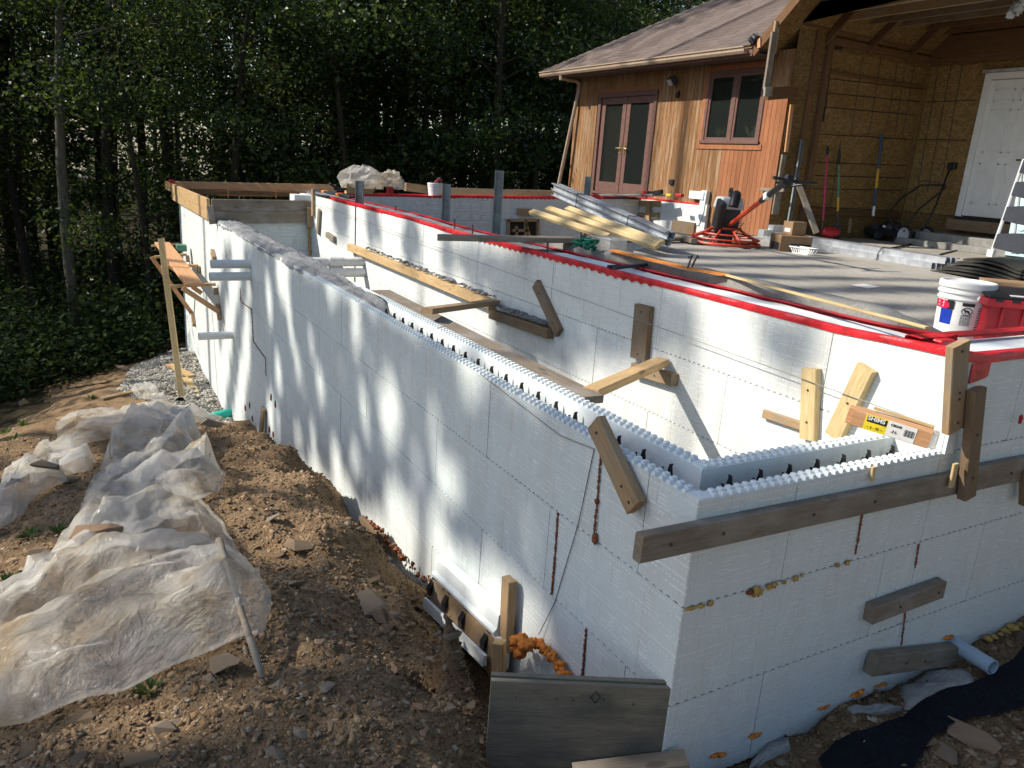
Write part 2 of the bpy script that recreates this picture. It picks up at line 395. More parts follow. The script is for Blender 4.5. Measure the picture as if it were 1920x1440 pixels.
def M_glass(name, tint, tr):
    n = NT(name, .03, .6); n.col(tint); tp = n.n('ShaderNodeBsdfTransparent'); mx = n.n('ShaderNodeMixShader'); mx.inputs[0].default_value = tr
    n.t.links.new(n.p.outputs[0], mx.inputs[1]); n.t.links.new(tp.outputs[0], mx.inputs[2]); n.t.links.new(mx.outputs[0], n.out.inputs[0]); return n.m
MAT['glass'] = M_glass('glass', (.02, .024, .022), .42)
def M_siding(name, a, b, pale, patch):
    """boards: local Z runs up the board"""
    n = NT(name, .8, .12); v = n.obj((24, 24, 1.4)); g = n.noise(v, 2.2, 7, .65, .4); v2 = n.obj((10, 10, .9)); g2 = n.noise(v2, 1.6, 6, .7, .3)
    cc = n.ramp(g, [(.28, sc3(a, .6)), (.5, a), (.74, b)])
    cc = n.mix(n.ramp(g2, [(.47, (0, 0, 0)), (.62, (patch, patch, patch))]), cc, pale)
    cc = n.mix(n.math('MULTIPLY', n.math('POWER', n.rnd(), 1.6), .5), cc, sc3(a, .5))
    fl = n.ramp(n.noise(n.obj((30, 30, 6)), 2, 4, .6), [(.70, (0, 0, 0)), (.76, (.6, .6, .6))]); cc = n.mix(n.math('MULTIPLY', fl, patch), cc, (.62, .53, .40))
    n.col(cc); n.bump(g, .4, .006); return n.m
MAT['siding'] = M_siding('siding', (.25, .125, .055), (.42, .225, .095), (.40, .31, .205), .72)
MAT['siding_red'] = M_siding('siding_red', (.33, .135, .065), (.43, .19, .095), (.38, .19, .10), .4)
MAT['siding_grey'] = M_siding('siding_grey', (.27, .23, .18), (.42, .37, .30), (.48, .45, .40), .6)
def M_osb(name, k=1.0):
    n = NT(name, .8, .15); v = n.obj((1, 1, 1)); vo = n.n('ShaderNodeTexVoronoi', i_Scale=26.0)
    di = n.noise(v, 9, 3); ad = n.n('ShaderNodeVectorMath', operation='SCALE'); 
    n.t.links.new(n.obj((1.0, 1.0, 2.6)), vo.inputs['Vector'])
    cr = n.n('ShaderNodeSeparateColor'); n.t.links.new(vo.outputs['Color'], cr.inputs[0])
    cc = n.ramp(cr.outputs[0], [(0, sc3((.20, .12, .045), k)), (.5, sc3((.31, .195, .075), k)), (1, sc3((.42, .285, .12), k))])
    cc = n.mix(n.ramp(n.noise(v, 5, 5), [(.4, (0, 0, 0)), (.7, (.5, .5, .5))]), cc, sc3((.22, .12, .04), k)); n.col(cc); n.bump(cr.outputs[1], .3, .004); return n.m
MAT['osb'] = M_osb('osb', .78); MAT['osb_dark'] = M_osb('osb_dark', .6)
def M_shingle():
    n = NT('shingle', .9, .12); v = n.obj((1, 1, 1)); f = n.noise(v, 3, 4); f2 = n.noise(v, 140, 3, .7); g = n.n('ShaderNodeNewGeometry').outputs['Random Per Island']
    cc = n.ramp(g, [(0, (.115, .088, .075)), (.5, (.15, .118, .102)), (1, (.19, .152, .132))]); cc = n.mix(n.ramp(f2, [(.35, (.6, .6, .6)), (.6, (0, 0, 0))]), cc, (.07, .055, .05))
    n.col(cc); n.bump(f2, .4, .006); return n.m
MAT['shingle'] = M_shingle()
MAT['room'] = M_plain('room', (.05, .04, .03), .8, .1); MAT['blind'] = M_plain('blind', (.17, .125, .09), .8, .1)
MAT['plant_white'] = M_plain('plant_white', (.55, .60, .40), .6, .2)
MAT['clear_bag'] = M_sheet(); 

# ---------------------------------------------------------------- lumber
def lumber(name, p0, p1, wd, th, nv, mat, label=None, cat=None, group=None, parent=None, ch=.0035, offs=0.0):
    """straight piece from p0 to p1; nv = direction of its thickness (outward); offs moves it along nv"""
    p0 = np.asarray(p0, float); p1 = np.asarray(p1, float); ax = p1-p0; L = np.linalg.norm(ax); ax = ax/L
    nv = np.asarray(nv, float); nv = nrm(nv-ax*np.dot(nv, ax)); wv = np.cross(nv, ax); mid = (p0+p1)/2+nv*offs
    a, b, c = wd/2, th/2, min(ch, th*.2)
    sec = [(-a+c, -b), (a-c, -b), (a, -b+c), (a, b-c), (a-c, b), (-a+c, b), (-a, b-c), (-a, -b+c)]
    vs = [(s*L/2, y, z) for s in (-1, 1) for (y, z) in sec]
    fs = [tuple(range(7, -1, -1)), tuple(range(8, 16))] + [(i, (i+1) % 8, 8+(i+1) % 8, 8+i) for i in range(8)]
    me = bpy.data.meshes.new(name); me.from_pydata(vs, [], fs); me.materials.append(MAT[mat] if isinstance(mat, str) else mat); me.update()
    o = bpy.data.objects.new(name, me); COL.objects.link(o)
    o.matrix_world = Matrix(((ax[0], wv[0], nv[0], mid[0]), (ax[1], wv[1], nv[1], mid[1]), (ax[2], wv[2], nv[2], mid[2]), (0, 0, 0, 1)))
    adopt(o, parent)
    if label: tag(o, label, cat or 'board', group)
    return o
_screw = None
def screws(parent, pts, nv, r=.006):
    global _screw
    nv = nrm(nv)
    for p in pts:
        if _screw is None:
            m = MB(); m.lathe([(0, .004), (.6, .004), (1, .002), (1, -.004)], n=8); o = m.build('screw', MAT['steel']); _screw = o.data; bpy.data.objects.remove(o)
        o = bpy.data.objects.new('screw', _screw); COL.objects.link(o)
        q = Vector(nv).to_track_quat('Z', 'Y').to_matrix().to_4x4(); q.translation = Vector(p)
        o.matrix_world = q @ Matrix.Diagonal((r, r, 1, 1)); adopt_w(o, parent)
def adopt_w(o, parent):
    """parent o keeping its world matrix, parent may carry any matrix"""
    o.parent = parent; o.matrix_parent_inverse = (parent.matrix_basis).inverted()
NX, NY, NZ = V(-1, 0, 0), V(0, -1, 0), V(0, 0, 1)
adopt_w = adopt
# ---------------------------------------------------------------- ground
_cp = []
for (px, py, z) in [(0,1440,-.86),(450,1440,-.80),(850,1440,-.96),(0,1100,-1.0),(250,1250,-.86),(500,1150,-.80),(700,1250,-.86),(830,1250,-1.0),
                    (400,1000,-.93),(600,1080,-.90),(720,1130,-.98),(300,900,-1.18),(520,900,-1.12),(150,950,-1.36),(0,950,-1.5),(400,830,-1.55),(200,850,-1.78),
                    (60,800,-2.35),(0,840,-2.25),(300,770,-2.5),(430,800,-2.86),(350,700,-2.85),(250,700,-2.98),(180,745,-2.82)]:
    p = Z(px, py, z); _cp.append((p[0], p[1], z))
for (px, py, xx) in [(430,800,-.35),(500,812,-.38),(555,855,-.40),(605,910,-.42),(650,975,-.42),(700,1012,-.40),(780,1088,-.45),(845,1185,-.50),(912,1300,-.50)]:
    p = X(px, py, xx); _cp.append(tuple(p))
    if py > 1050: _cp[-1] = (xx-.07, p[1]-.03, p[2]-.03); _cp.append((xx+.16, p[1]+.02, p[2]-.50))
    elif py > 800: _cp.append((-.12, p[1]-.05, p[2]-.42))
_cp = [tuple(c) for c in _cp]
_cp += [(-.04,9.4,-2.88),(-.04,6.83,-2.3),(-.04,5.0,-2.05),(-.04,3.6,-1.85),(-.04,2.65,-1.65),(-.06,2.2,-1.52),
        (-.08,1.8,-1.55),(-.1,1.3,-1.56),(-.1,.7,-1.5),(-.24,1.9,-1.5),(-.26,1.3,-1.5),(-.26,.7,-1.45),(-.1,.15,-1.35),(-.4,.25,-1.38),
        (0,12.9,-2.75),(0,14,-2.95),(.1,-.05,-1.14),(1.1,-.05,-1.085),(2.0,-.05,-1.065),(3.2,-.05,-1.06),(1.25,-.6,-1.03),(2.5,-.9,-.98),(.2,-.5,-1.10),(-.3,-.4,-1.12),
        (-1.75,-1.74,-.58),(-.6,-1.6,-.8),(1,-2,-.8),(3,-3,-.7),(-3.4,-1,-.9),(-3.6,1.5,-1.35),(-3.8,4,-2.15),(-4.2,7,-2.9),(-3,11,-3.3),(-2,14,-3.4),(-6,5,-2.9),
        (-8,10,-3.9),(-8,0,-1.9),(-5,16,-3.9),(0,18,-3.4),(5,22,-3.0),(12,25,-2.2),(-12,22,-4.6),(-20,8,-4.8),(0,35,-4.2),(20,38,-2.6),(30,20,-1.2),(-25,35,-5.5),(8,-12,-.4),(-15,-15,-1.2),(30,-20,-.3),
        (90,90,-3),(-90,90,-6),(90,-90,0),(-90,-90,-3)]
_cp = np.array(_cp)
_A = np.sqrt(((_cp[:, None, :2]-_cp[None, :, :2])**2).sum(-1)+1e-4); _n = len(_cp)
_Mx = np.zeros((_n+1, _n+1)); _Mx[:_n, :_n] = -_A - np.eye(_n)*.02; _Mx[:_n, _n] = 1; _Mx[_n, :_n] = 1
_w = np.linalg.solve(_Mx, np.r_[_cp[:, 2], 0])
def H0(x, y):
    x = np.asarray(x, float); y = np.asarray(y, float); sh = x.shape; xf = x.ravel(); yf = y.ravel(); out = np.full(xf.shape, _w[_n])
    for k in range(_n): out -= _w[k]*np.sqrt((xf-_cp[k, 0])**2+(yf-_cp[k, 1])**2+1e-4)
    return out.reshape(sh)
def Hh(x, y):
    x = np.asarray(x, float); y = np.asarray(y, float)
    z = H0(x, y)
    near = np.clip(1.2-np.hypot(x+1, y-3)/14, 0, 1)
    z = z + near*(.11*fbm(x*1.6, y*1.6, 3, 3) + .055*fbm(x*6, y*6, 9, 4) + .013*fbm(x*21, y*21, 15, 2)) + (1-near)*.35*fbm(x*.25, y*.25, 5, 3)
    ins = (x > .05) & (y > .05) & (x < 13) & (y < 15)
    z = np.where(ins, np.minimum(z, -2.75), z)
    return z
def gxy(x, y): return float(Hh(np.array([x]), np.array([y]))[0])
def hit(px, py, far=60):
    """where the ray of a pixel meets the ground"""
    r = ray(px, py); ts = np.concatenate([np.arange(1.2, 8, .02), np.arange(8, far, .15)]); P = CAM+ts[:, None]*r
    d = P[:, 2]-Hh(P[:, 0], P[:, 1]); k = int(np.argmax(d < 0))
    return P[k] if d[k] < 0 else P[-1]
def axis(lo, hi, st, far, grow):
    a = list(np.arange(lo, hi, st)); s = st
    while a[-1] < far: s *= grow; a.append(a[-1]+s)
    s = st
    while a[0] > -far: s *= grow; a.insert(0, a[0]-s)
    return np.array(a)
gx = axis(-3.2, 3.3, .03, 140, 1.16); gy = axis(-1.2, 10.5, .035, 140, 1.16)
GXX, GYY = np.meshgrid(gx, gy, indexing='ij'); GZ = Hh(GXX, GYY)
gi = np.arange(len(gx)*len(gy)).reshape(len(gx), len(gy))
gf = np.stack([gi[:-1, :-1], gi[1:, :-1], gi[1:, 1:], gi[:-1, 1:]], -1).reshape(-1, 4)
def Hg(x, y):
    x = np.asarray(x, float); y = np.asarray(y, float); i = np.clip(np.searchsorted(gx, x)-1, 0, len(gx)-2); j = np.clip(np.searchsorted(gy, y)-1, 0, len(gy)-2)
    u = np.clip((x-gx[i])/(gx[i+1]-gx[i]), 0, 1); v = np.clip((y-gy[j])/(gy[j+1]-gy[j]), 0, 1)
    return (GZ[i, j]*(1-u)+GZ[i+1, j]*u)*(1-v)+(GZ[i, j+1]*(1-u)+GZ[i+1, j+1]*u)*v
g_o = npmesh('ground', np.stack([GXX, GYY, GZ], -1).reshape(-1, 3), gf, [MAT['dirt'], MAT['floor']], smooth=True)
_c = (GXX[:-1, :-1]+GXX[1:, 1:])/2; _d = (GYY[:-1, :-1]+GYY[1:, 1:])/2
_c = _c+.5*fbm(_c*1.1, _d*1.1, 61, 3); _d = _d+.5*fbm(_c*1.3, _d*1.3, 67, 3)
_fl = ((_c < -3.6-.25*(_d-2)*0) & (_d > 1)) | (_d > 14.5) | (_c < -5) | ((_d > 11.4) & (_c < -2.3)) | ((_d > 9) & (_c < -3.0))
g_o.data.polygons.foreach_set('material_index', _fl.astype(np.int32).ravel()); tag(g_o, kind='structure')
# garage slab with its thick edge
m = MB(); slab_edge = [(1.80,.29),(1.80,3.3),(3.0,4.0),(3.7,5.2),(6.0,6.9),(8.0,7.3),(12.5,7.3),(12.5,-2.2),(3.9,-2.2),(3.9,.29)]
m.prism([V(x, y, -.35) for x, y in slab_edge], (0, 0, .55)); tag(m.build('garage_slab', MAT['slab']), kind='structure')
m = MB(); pts = [(1.635, -1.0), (1.635, 3.9)]
yy = np.arange(.30, 4.0, .12)
vs = []; fs = []
for i, y in enumerate(yy):
    j = .012*vn(y*7, 1, 4); xr = 1.80+.03*float(vn(y*1.3, 4, 7))
    for (x, z) in ((1.625, .25), (1.63, .455+j), (1.645, .475+j), (xr-.015, .48+.7*j), (xr, .46), (xr+.004, .19)): vs.append((x+.006*float(vn(y*9, x*40, 3)), y, min(z, max(.19, .395+(y-.3)*.22)) if z > .2 else z))
for i in range(len(yy)-1):
    for k in range(5): fs.append((i*6+k, i*6+k+1, i*6+7+k, i*6+6+k))
m.add(vs, fs); tag(m.build('concrete_curb', MAT['curb'], smooth='all'), kind='structure')

# ---------------------------------------------------------------- insulated concrete form walls
CH, CL = .406, 1.2466
PITCH_ = .0407
_pan = {}
def panel_mesh(L, h, teeth, mat):
    key = (round(L, 3), round(h, 3), teeth, mat)
    if key in _pan: return _pan[key]
    m = MB(); g = .0022; th = .058; a = .008 if mat == 'foam_dirty' else .005
    zb = a if teeth else g
    if teeth: m.box((g, .0035, g), (L-g, .05, a+.002))
    m.prism([(g, 0, zb), (L-g, 0, zb), (L-g, 0, h-g), (g, 0, h-g)], (0, th, 0)); 
    if teeth:
        n = int(L/PITCH_)
        for i in range(n):
            x = (i+.2)*PITCH_; m.add([(x, 0, 0), (x+PITCH_*.52, 0, 0), (x+PITCH_*.52, 0, a), (x, 0, a), (x, .02, 0), (x+PITCH_*.52, .02, 0), (x+PITCH_*.52, .02, a), (x, .02, a)],
                  [(0, 1, 2, 3), (0, 4, 5, 1), (1, 5, 6, 2), (0, 3, 7, 4)])
    me = bpy.data.meshes.new('foam_panel'); me.from_pydata(m.v, [], m.f); me.materials.append(MAT[mat]); me.update(); _pan[key] = me
    return me
def place_panel(parent, L, h, org, ud, nd, teeth, mat, name='foam_panel'):
    """panel face at org, running along ud, outward normal nd"""
    o = bpy.data.objects.new(name, panel_mesh(L, h, teeth, mat)); COL.objects.link(o)
    ud = np.asarray(ud, float); nd = np.asarray(nd, float); b = -nd     # local Y goes into the wall
    j = random.uniform(-.0012, .0012); org = np.asarray(org, float)+nd*j
    o.matrix_world = Matrix(((ud[0], b[0], 0, org[0]), (ud[1], b[1], 0, org[1]), (ud[2], b[2], 1, org[2]), (0, 0, 0, 1)))
    # mirrored frames would flip the face winding; polystyrene has no inside to show, so that is harmless
    adopt(o, parent); return o
def face(parent, axis_, const, nd, s0, s1, ztop, zbot, first, teeth=True, mat='foam', skip=None):
    """lay courses of panels on the plane axis=const between s0 and s1"""
    k = 0; z = ztop
    while z > zbot+.02:
        off = first + (k % 2)*CL*.5; cuts = [s0]; s = off
        while s > s0+.05: s -= CL
        while s < s1-.06:
            if s > s0+.06: cuts.append(s)
            s += CL
        cuts.append(s1)
        for a, b in zip(cuts[:-1], cuts[1:]):
            if skip and skip(a, b, z): continue
            h = CH
            org = (const, a, z-h) if axis_ == 'x' else (a, const, z-h); ud = (0, 1, 0) if axis_ == 'x' else (1, 0, 0)
            place_panel(parent, b-a, h, org, ud, nd, teeth and z < ztop+.001 and z-h > zbot-.4, mat)
        z -= CH; k += 1
def core(parent, a, b, mat='foam_plain', name='wall_core'):
    m = MB(); m.box(a, b); return m.build(name, MAT[mat], parent)
_knob = {}
def knobs(parent, L, org, ud, nd):
    key = round(L, 3)
    if key not in _knob:
        m = MB(); n = int(L/PITCH_)
        for r_, (y0, y1) in enumerate(((.003, .029), (.033, .060))):
            for i in range(n):
                x = (i+.2+.5*r_)*PITCH_
                if x+.024 > L: continue
                c = .0035
                m.add([(x, y0, 0), (x+.0225, y0, 0), (x+.0225, y1, 0), (x, y1, 0), (x+c, y0+c*.6, .013), (x+.0225-c, y0+c*.6, .013), (x+.0225-c, y1-c*.6, .013), (x+c, y1-c*.6, .013)],
                      [(4, 5, 6, 7), (0, 1, 5, 4), (1, 2, 6, 5), (2, 3, 7, 6), (3, 0, 4, 7)])
        me = bpy.data.meshes.new('interlock_knobs'); me.from_pydata(m.v, [], m.f); me.materials.append(MAT['foam_plain']); me.update(); _knob[key] = me
    o = bpy.data.objects.new('interlock_knobs', _knob[key]); COL.objects.link(o); b = -np.asarray(nd, float); ud = np.asarray(ud, float); org = np.asarray(org, float)
    o.matrix_world = Matrix(((ud[0], b[0], 0, org[0]), (ud[1], b[1], 0, org[1]), (0, 0, 1, org[2]), (0, 0, 0, 1))); adopt(o, parent); return tag(o, kind='stuff')

# -- long wall nearest the camera (outer face x = 0, 28 cm thick)
FW_ = thing('foundation_wall', 'long white foam block wall in the foreground, dappled with tree shade, its hollow top half filled with concrete', 'wall', (0, 4.9, -2.9))
def skipF(a, b, z): return z < min(gxy(-.05, a), gxy(-.05, b), gxy(-.05, (a+b)/2))-.12
face(FW_, 'x', 0, NX, 0, 9.9, 0, -3.1, 1.506, skip=skipF)
face(FW_, 'x', .282, -NX, .282, 9.9, 0, -.4, 1.1, teeth=False, mat='foam_plain')
core(FW_, (.0595, .0595, -2.9), (.2215, 9.9, -.40), 'foam_plain')
core(FW_, (.2215, .2825, -2.6), (.2815, 9.9, -.408), 'foam_plain', 'inner_face')
# foam edges round the hollow top
m = MB(); m.box((.058, .22, -.40), (.064, 9.88, -.002)); m.box((.2165, .22, -.40), (.2235, 9.88, -.002)); m.box((.058, .058, -.40), (1.335, .064, -.002)); m.box((.225, .2165, -.40), (1.335, .2235, -.002))
m.build('cavity_lining', MAT['foam_plain'], FW_)
for k in range(5):
    y0 = .062 + k*1.2; L = 1.2
    knobs(FW_, L, (0, y0, -.003), (0, 1, 0), NX); 
    if k < 3: knobs(FW_, L, (.2195, .22+y0, -.003), (0, 1, 0), NX)
# concrete poured into the far half, sloping down where it stops
ys = np.arange(2.9, 9.9, .04); xs = np.linspace(-.012, .292, 13); vs = []; fs = []
for i, y in enumerate(ys):
    f = min(1, max(0, (y-3.15)/.45)); wide = min(1, max(0, (y-4.0)/1.2))
    for j, x in enumerate(xs):
        xx = np.clip(x, .066, .214)*(1-wide)+x*wide + (.022*float(vn(y*4.1, j*.3, 21)) if 0 < j < 12 else .03*wide*float(vn(y*9, j, 22)))
        hump = .020*math.sin(math.pi*j/12)*wide
        z = -.38+f*.385 + hump + .034*float(fbm(y*5, x*22, 31, 4)) + .012*float(fbm(y*19, x*60, 33, 3)) - (.03 if j in (0, 12) else 0) - (.05*(1-wide) if j in (0, 12) else 0)
        z += .03*wide*max(0, float(vn(y*.9, 2, 5)))
        vs.append((xx, y, z))
n = len(xs)
for i in range(len(ys)-1):
    for j in range(n-1): fs.append((i*n+j, i*n+j+1, (i+1)*n+j+1, (i+1)*n+j))
m = MB(); m.add(vs, fs); m.build('concrete_fill', MAT['concrete'], FW_, smooth='all')
core(FW_, (.066, 3.6, -.4), (.215, 9.9, -.03), 'concrete', 'concrete_core')
core(FW_, (.066, .066, -.40), (.215, 3.2, -.36), 'concrete_dark', 'concrete_floor')
# black web ties
def tie_mesh():
    m = MB(); 
    m.box((.062, -.012, -.14), (.220, -.008, -.12))
    for (x, h, t) in ((.078, .012, 0), (.206, .006, 0)): pass
    for (y, hh, w_) in ((-.010, -.030, .019), (.030, -.056, .012)):
        m.prism([(.165, y, -.10), (.165+w_*1.9, y, -.10), (.165+w_*1.3, y, hh-.010), (.165+w_*1.5, y, hh), (.165+w_*.6, y, hh), (.165+w_*.3, y, hh-.022)], (0, .0045, 0))
        m.prism([(.070, y, -.10), (.070+w_*1.6, y, -.10), (.070+w_*1.0, y, hh-.02), (.070+w_*.3, y, hh-.02)], (0, .0045, 0))
    m.box((.062, -.0115, -.19), (.220, .033, -.14))
    me = bpy.data.meshes.new('web_tie'); me.from_pydata(m.v, [], m.f); me.materials.append(MAT['black']); me.update(); return me
TIE = tie_mesh()
for k in range(20):
    o = bpy.data.objects.new('web_tie', TIE); COL.objects.link(o); o.location = (0, .36+k*.166, .004); adopt(o, FW_)

# -- short end wall at the near corner (outer face y = 0)
EW = thing('foundation_wall', 'short white foam block end wall at the near corner, open topped with black ties, long board fixed across it', 'wall', (.7, 0, -1.15))
face(EW, 'y', 0, NY, 0, 1.335, 0, -1.2, .48, mat='foam')
core(EW, (.2235, .0595, -1.2), (1.4, .2215, -.40)); 
m = MB(); m.box((.2235, .2215, -1.3), (1.334, .2815, -.004)); m.build('inner_face', MAT['foam_plain'], EW)
core(EW, (.226, .066, -.39), (1.33, .214, -.34), 'concrete_dark', 'concrete_floor')
knobs(EW, 1.27, (.062, 0, -.003), (1, 0, 0), NY); knobs(EW, 1.1, (.23, .2195, -.003), (1, 0, 0), NY)
m = MB(); m.box((.0, .0, -.006), (.062, .062, .006)); m.box((.2195, .2195, -.006), (.281, .281, .006)); m.build('corner_cap', MAT['foam_plain'], EW)
for k in range(7):
    o = bpy.data.objects.new('web_tie', TIE); COL.objects.link(o); o.rotation_euler = (0, 0, R_(90)); o.location = (.32+k*.16, 0, .004); o.scale = (1, 1, 1); adopt(o, EW)

# -- tall wall behind, with red tape along its top (front face x = 1.335)
IW = thing('foundation_wall', 'tall white foam block wall behind the trench, red tape along both top edges and boards screwed to its face', 'wall', (1.47, 5, -2.6))
face(IW, 'x', 1.335, NX, .0, 9.9, .406, -1.3, .622, mat='foam_dirty')
core(IW, (1.3945, .0595, -2.6), (1.60, 10.78, .395)); core(IW, (1.337, .3, -2.6), (1.3945, 9.9, -1.25), 'foam_plain', 'lower_face')
RW = thing('foundation_wall', 'shaded white foam block wall running off to the right, red tape on its top and long dark board across it', 'wall', (2.4, 0, -1.15))
face(RW, 'y', 0, NY, 1.335, 3.7, .406, -1.2, 1.336+.48, mat='foam')
core(RW, (1.397, .0595, -1.3), (3.7, .275, .398))
m = MB(); m.box((1.337, -.014, .0), (1.395, -.001, .13)); m.build('foam_scrap', MAT['foam_plain'], EW)
def tape_strip(parent, pts, out, wdt, drop):
    """tape folded over a top edge: pts along the edge, out = direction it hangs on"""
    out = V(*out); vs = []; fs = []; pts = [V(*p) for p in pts]; n = 6
    L = 0; P = []
    for a, b in zip(pts[:-1], pts[1:]):
        k = max(2, int(np.linalg.norm(b-a)/.03))
        P += [a+(b-a)*i/k for i in range(k)]
    P.append(pts[-1])
    for i, p in enumerate(P):
        s = i*.03; j = .006*float(vn(s*7, 3, 8)); dr = drop*(1+.35*float(vn(s*3, 9, 2))+(.5 if (i % 3) == 0 else 0)*float(vn(s*.7, 4, 4) > .05)); j *= .4; w2 = wdt*(1+.3*float(vn(s*2, 1, 3)))
        vs += [p-out*w2+V(0, 0, .002), p-out*wdt*.5+V(0, 0, .006+j), p-out*.002+V(0, 0, .006+j), p+out*.004+V(0, 0, .001), p+out*.006-V(0, 0, dr*.5), p+out*(.004+abs(j)*.6)-V(0, 0, dr)]
    for i in range(len(P)-1):
        for k in range(n-1): fs.append((i*n+k, i*n+k+1, (i+1)*n+k+1, (i+1)*n+k))
    m = MB(); m.add(vs, fs); o = m.build('edge_tape', MAT['tape'], parent, smooth=True)
    return o
ZT = .413
tape_strip(IW, [(1.333, .0, ZT+.026), (1.333, .30, ZT+.008), (1.333, .6, ZT-.004), (1.333, 5, ZT), (1.333, 6.2, ZT+.025), (1.333, 8.9, ZT+.036)], (-1, 0, 0), .045, .030)
tape_strip(IW, [(1.605, .2, ZT+.03), (1.605, .5, ZT+.008), (1.605, 5, ZT), (1.605, 6.2, ZT+.025), (1.605, 9.9, ZT+.035)], (1, 0, 0), .05, .03)
tape_strip(RW, [(1.345, -.002, ZT+.02), (1.50, -.002, ZT), (3.7, -.002, ZT-.005)], (0, -1, 0), .05, .035)
tape_strip(RW, [(1.335, .262, ZT+.03), (1.60, .262, ZT+.03), (3.7, .262, ZT+.02)], (0, 1, 0), .06, .03)
m = MB(); m.prism([V(1.40, -.004, ZT-.03), V(1.53, -.004, ZT-.035), V(1.53, -.004, ZT-.09), V(1.50, -.004, ZT-.10), V(1.405, -.004, ZT-.115)], (0, -.004, 0)); m.build('edge_tape', MAT['tape'], RW)
m = MB(); m.box((1.42, .15, ZT-.005), (1.52, .26, ZT+.03)); m.build('edge_tape', MAT['tape'], IW, bevel=.008)
ys = np.arange(.05, 10.6, .05); vs = []; fs = []
for i, y in enumerate(ys):
    for j, x in enumerate(np.linspace(1.38, 1.57, 6)): vs.append((x, y, ZT-.006+(.028 if y > 5.5 else 0)*min(1, max(0, (y-5.3)/1.2))+.008*float(fbm(y*6, x*25, 4, 3))))
split_ = None
for i in range(len(ys)-1):
    for j in range(5): fs.append((i*6+j, i*6+j+1, i*6+7+j, i*6+6+j))
kk = int(3.3/.05)*6; nf = int(3.3/.05)*5
m = MB(); m.add(vs, fs[nf:]); m.build('concrete_fill', MAT['concrete'], IW, smooth='all')
m = MB(); m.add(vs, fs[:nf]); m.build('foam_top', MAT['foam_plain'], IW, smooth='all')
m = MB(); m.box((1.38, .06, .39), (3.7, .22, ZT-.004)); m.build('concrete_fill', MAT['foam_plain'], RW)

# -- far room: cross wall, outer wall beyond it, back wall
CW = thing('foundation_wall', 'white cross wall at the far end of the trench, two weathered form boards along its top', 'wall', (.67, 10, -2.6))
face(CW, 'y', 9.9, NY, .0, 1.335, -.0, -1.3, .5, teeth=False, mat='foam'); core(CW, (.001, 9.962, -2.6), (1.334, 10.17, .27))
m = MB(); m.box((1.10, 9.93, .272), (1.60, 10.2, .40)); m.build('foam_cap', MAT['foam_plain'], CW)
OW = thing('foundation_wall', 'sunlit white outer wall at the far left, raw boards forming its top edge and scaffold brackets on its face', 'wall', (0, 12, -2.9))
face(OW, 'x', -.001, NX, 9.9, 14.2, .0, -3.0, 10.9, teeth=False, mat='foam'); core(OW, (.06, 10.17, -2.9), (.28, 14.2, -.01))
BW = thing('foundation_wall', 'white back wall at the far side of the excavation, thin red tape line along its top', 'wall', (4.7, 10.5, -2.6))
BT = [(1.5, 10.5, .402), (2.1, 10.5, .414), (3.36, 10.5, .439), (5.94, 10.5, .513), (7.28, 10.5, .558), (8.0, 10.5, .578)]
for (a, b) in zip(BT[:-1], BT[1:]):
    k = max(1, int(round((b[0]-a[0])/1.25)))
    for i in range(k):
        xa = a[0]+(b[0]-a[0])*i/k; xb = a[0]+(b[0]-a[0])*(i+1)/k; za = a[2]+(b[2]-a[2])*i/k; zb = a[2]+(b[2]-a[2])*(i+1)/k
        for c in range(4):
            m = MB(); d = CH*c; h = CH-.003; m.prism([V(xa+.002, 10.5, za-d-h), V(xb-.002, 10.5, zb-d-h), V(xb-.002, 10.5, zb-d), V(xa+.002, 10.5, za-d)], (0, .06, 0)); m.build('foam_panel', MAT['foam_dirty'], BW)
for k in range(3):
    ya, yb = 10.5-.62*k, 10.5-.62*(k+1); zt_ = X(1215, 371, 7.9)[2]
    for c in range(3): m = MB(); m.box((7.9, yb+.003, zt_-CH*(c+1)), (7.955, ya-.003, zt_-CH*c-.003)); m.build('foam_panel', MAT['foam_dirty'], BW)
tape_strip(BW, [(7.9, 10.5, X(1215, 371, 7.9)[2]), (7.9, 8.7, X(1215, 371, 7.9)[2])], (-1, 0, 0), .05, .028)
m = MB(); m.box((7.955, 8.66, -.2), (7.975, 10.5, X(1215, 371, 7.9)[2]-.004)); m.build('wall_core', MAT['foam_plain'], BW)
core(BW, (1.6, 10.562, -2.6), (7.99, 10.77, .385)); tape_strip(BW, BT, (0, -1, 0), .05, .028)
tape_strip(BW, [(x, 10.76, z+.005) for x, y, z in BT], (0, 1, 0), .04, .02)
# rough timber buck round the opening in the back wall
o0 = Y(982, 430, 10.46)
for (a, b) in (((985, 412), (985, 447)), ((1008, 412), (1008, 447)), ((953, 412), (953, 447)), ((950, 413), (1010, 413)), ((968, 424), (968, 447)), ((985, 418), (993, 445)), ((960, 432), (990, 432))):
    lumber('opening_frame', Y(*a, 10.46), Y(*b, 10.46), .05, .06, NY, 'wood_tan', parent=BW)
m = MB(); p = Y(954, 414, 10.495); q = Y(1007, 447, 10.495); m.box((p[0], 10.494, q[2]-.05), (q[0], 10.499, p[2])); m.build('opening', MAT['room'], BW)  # dark sheet on the wall face stands in for the unlit hollow
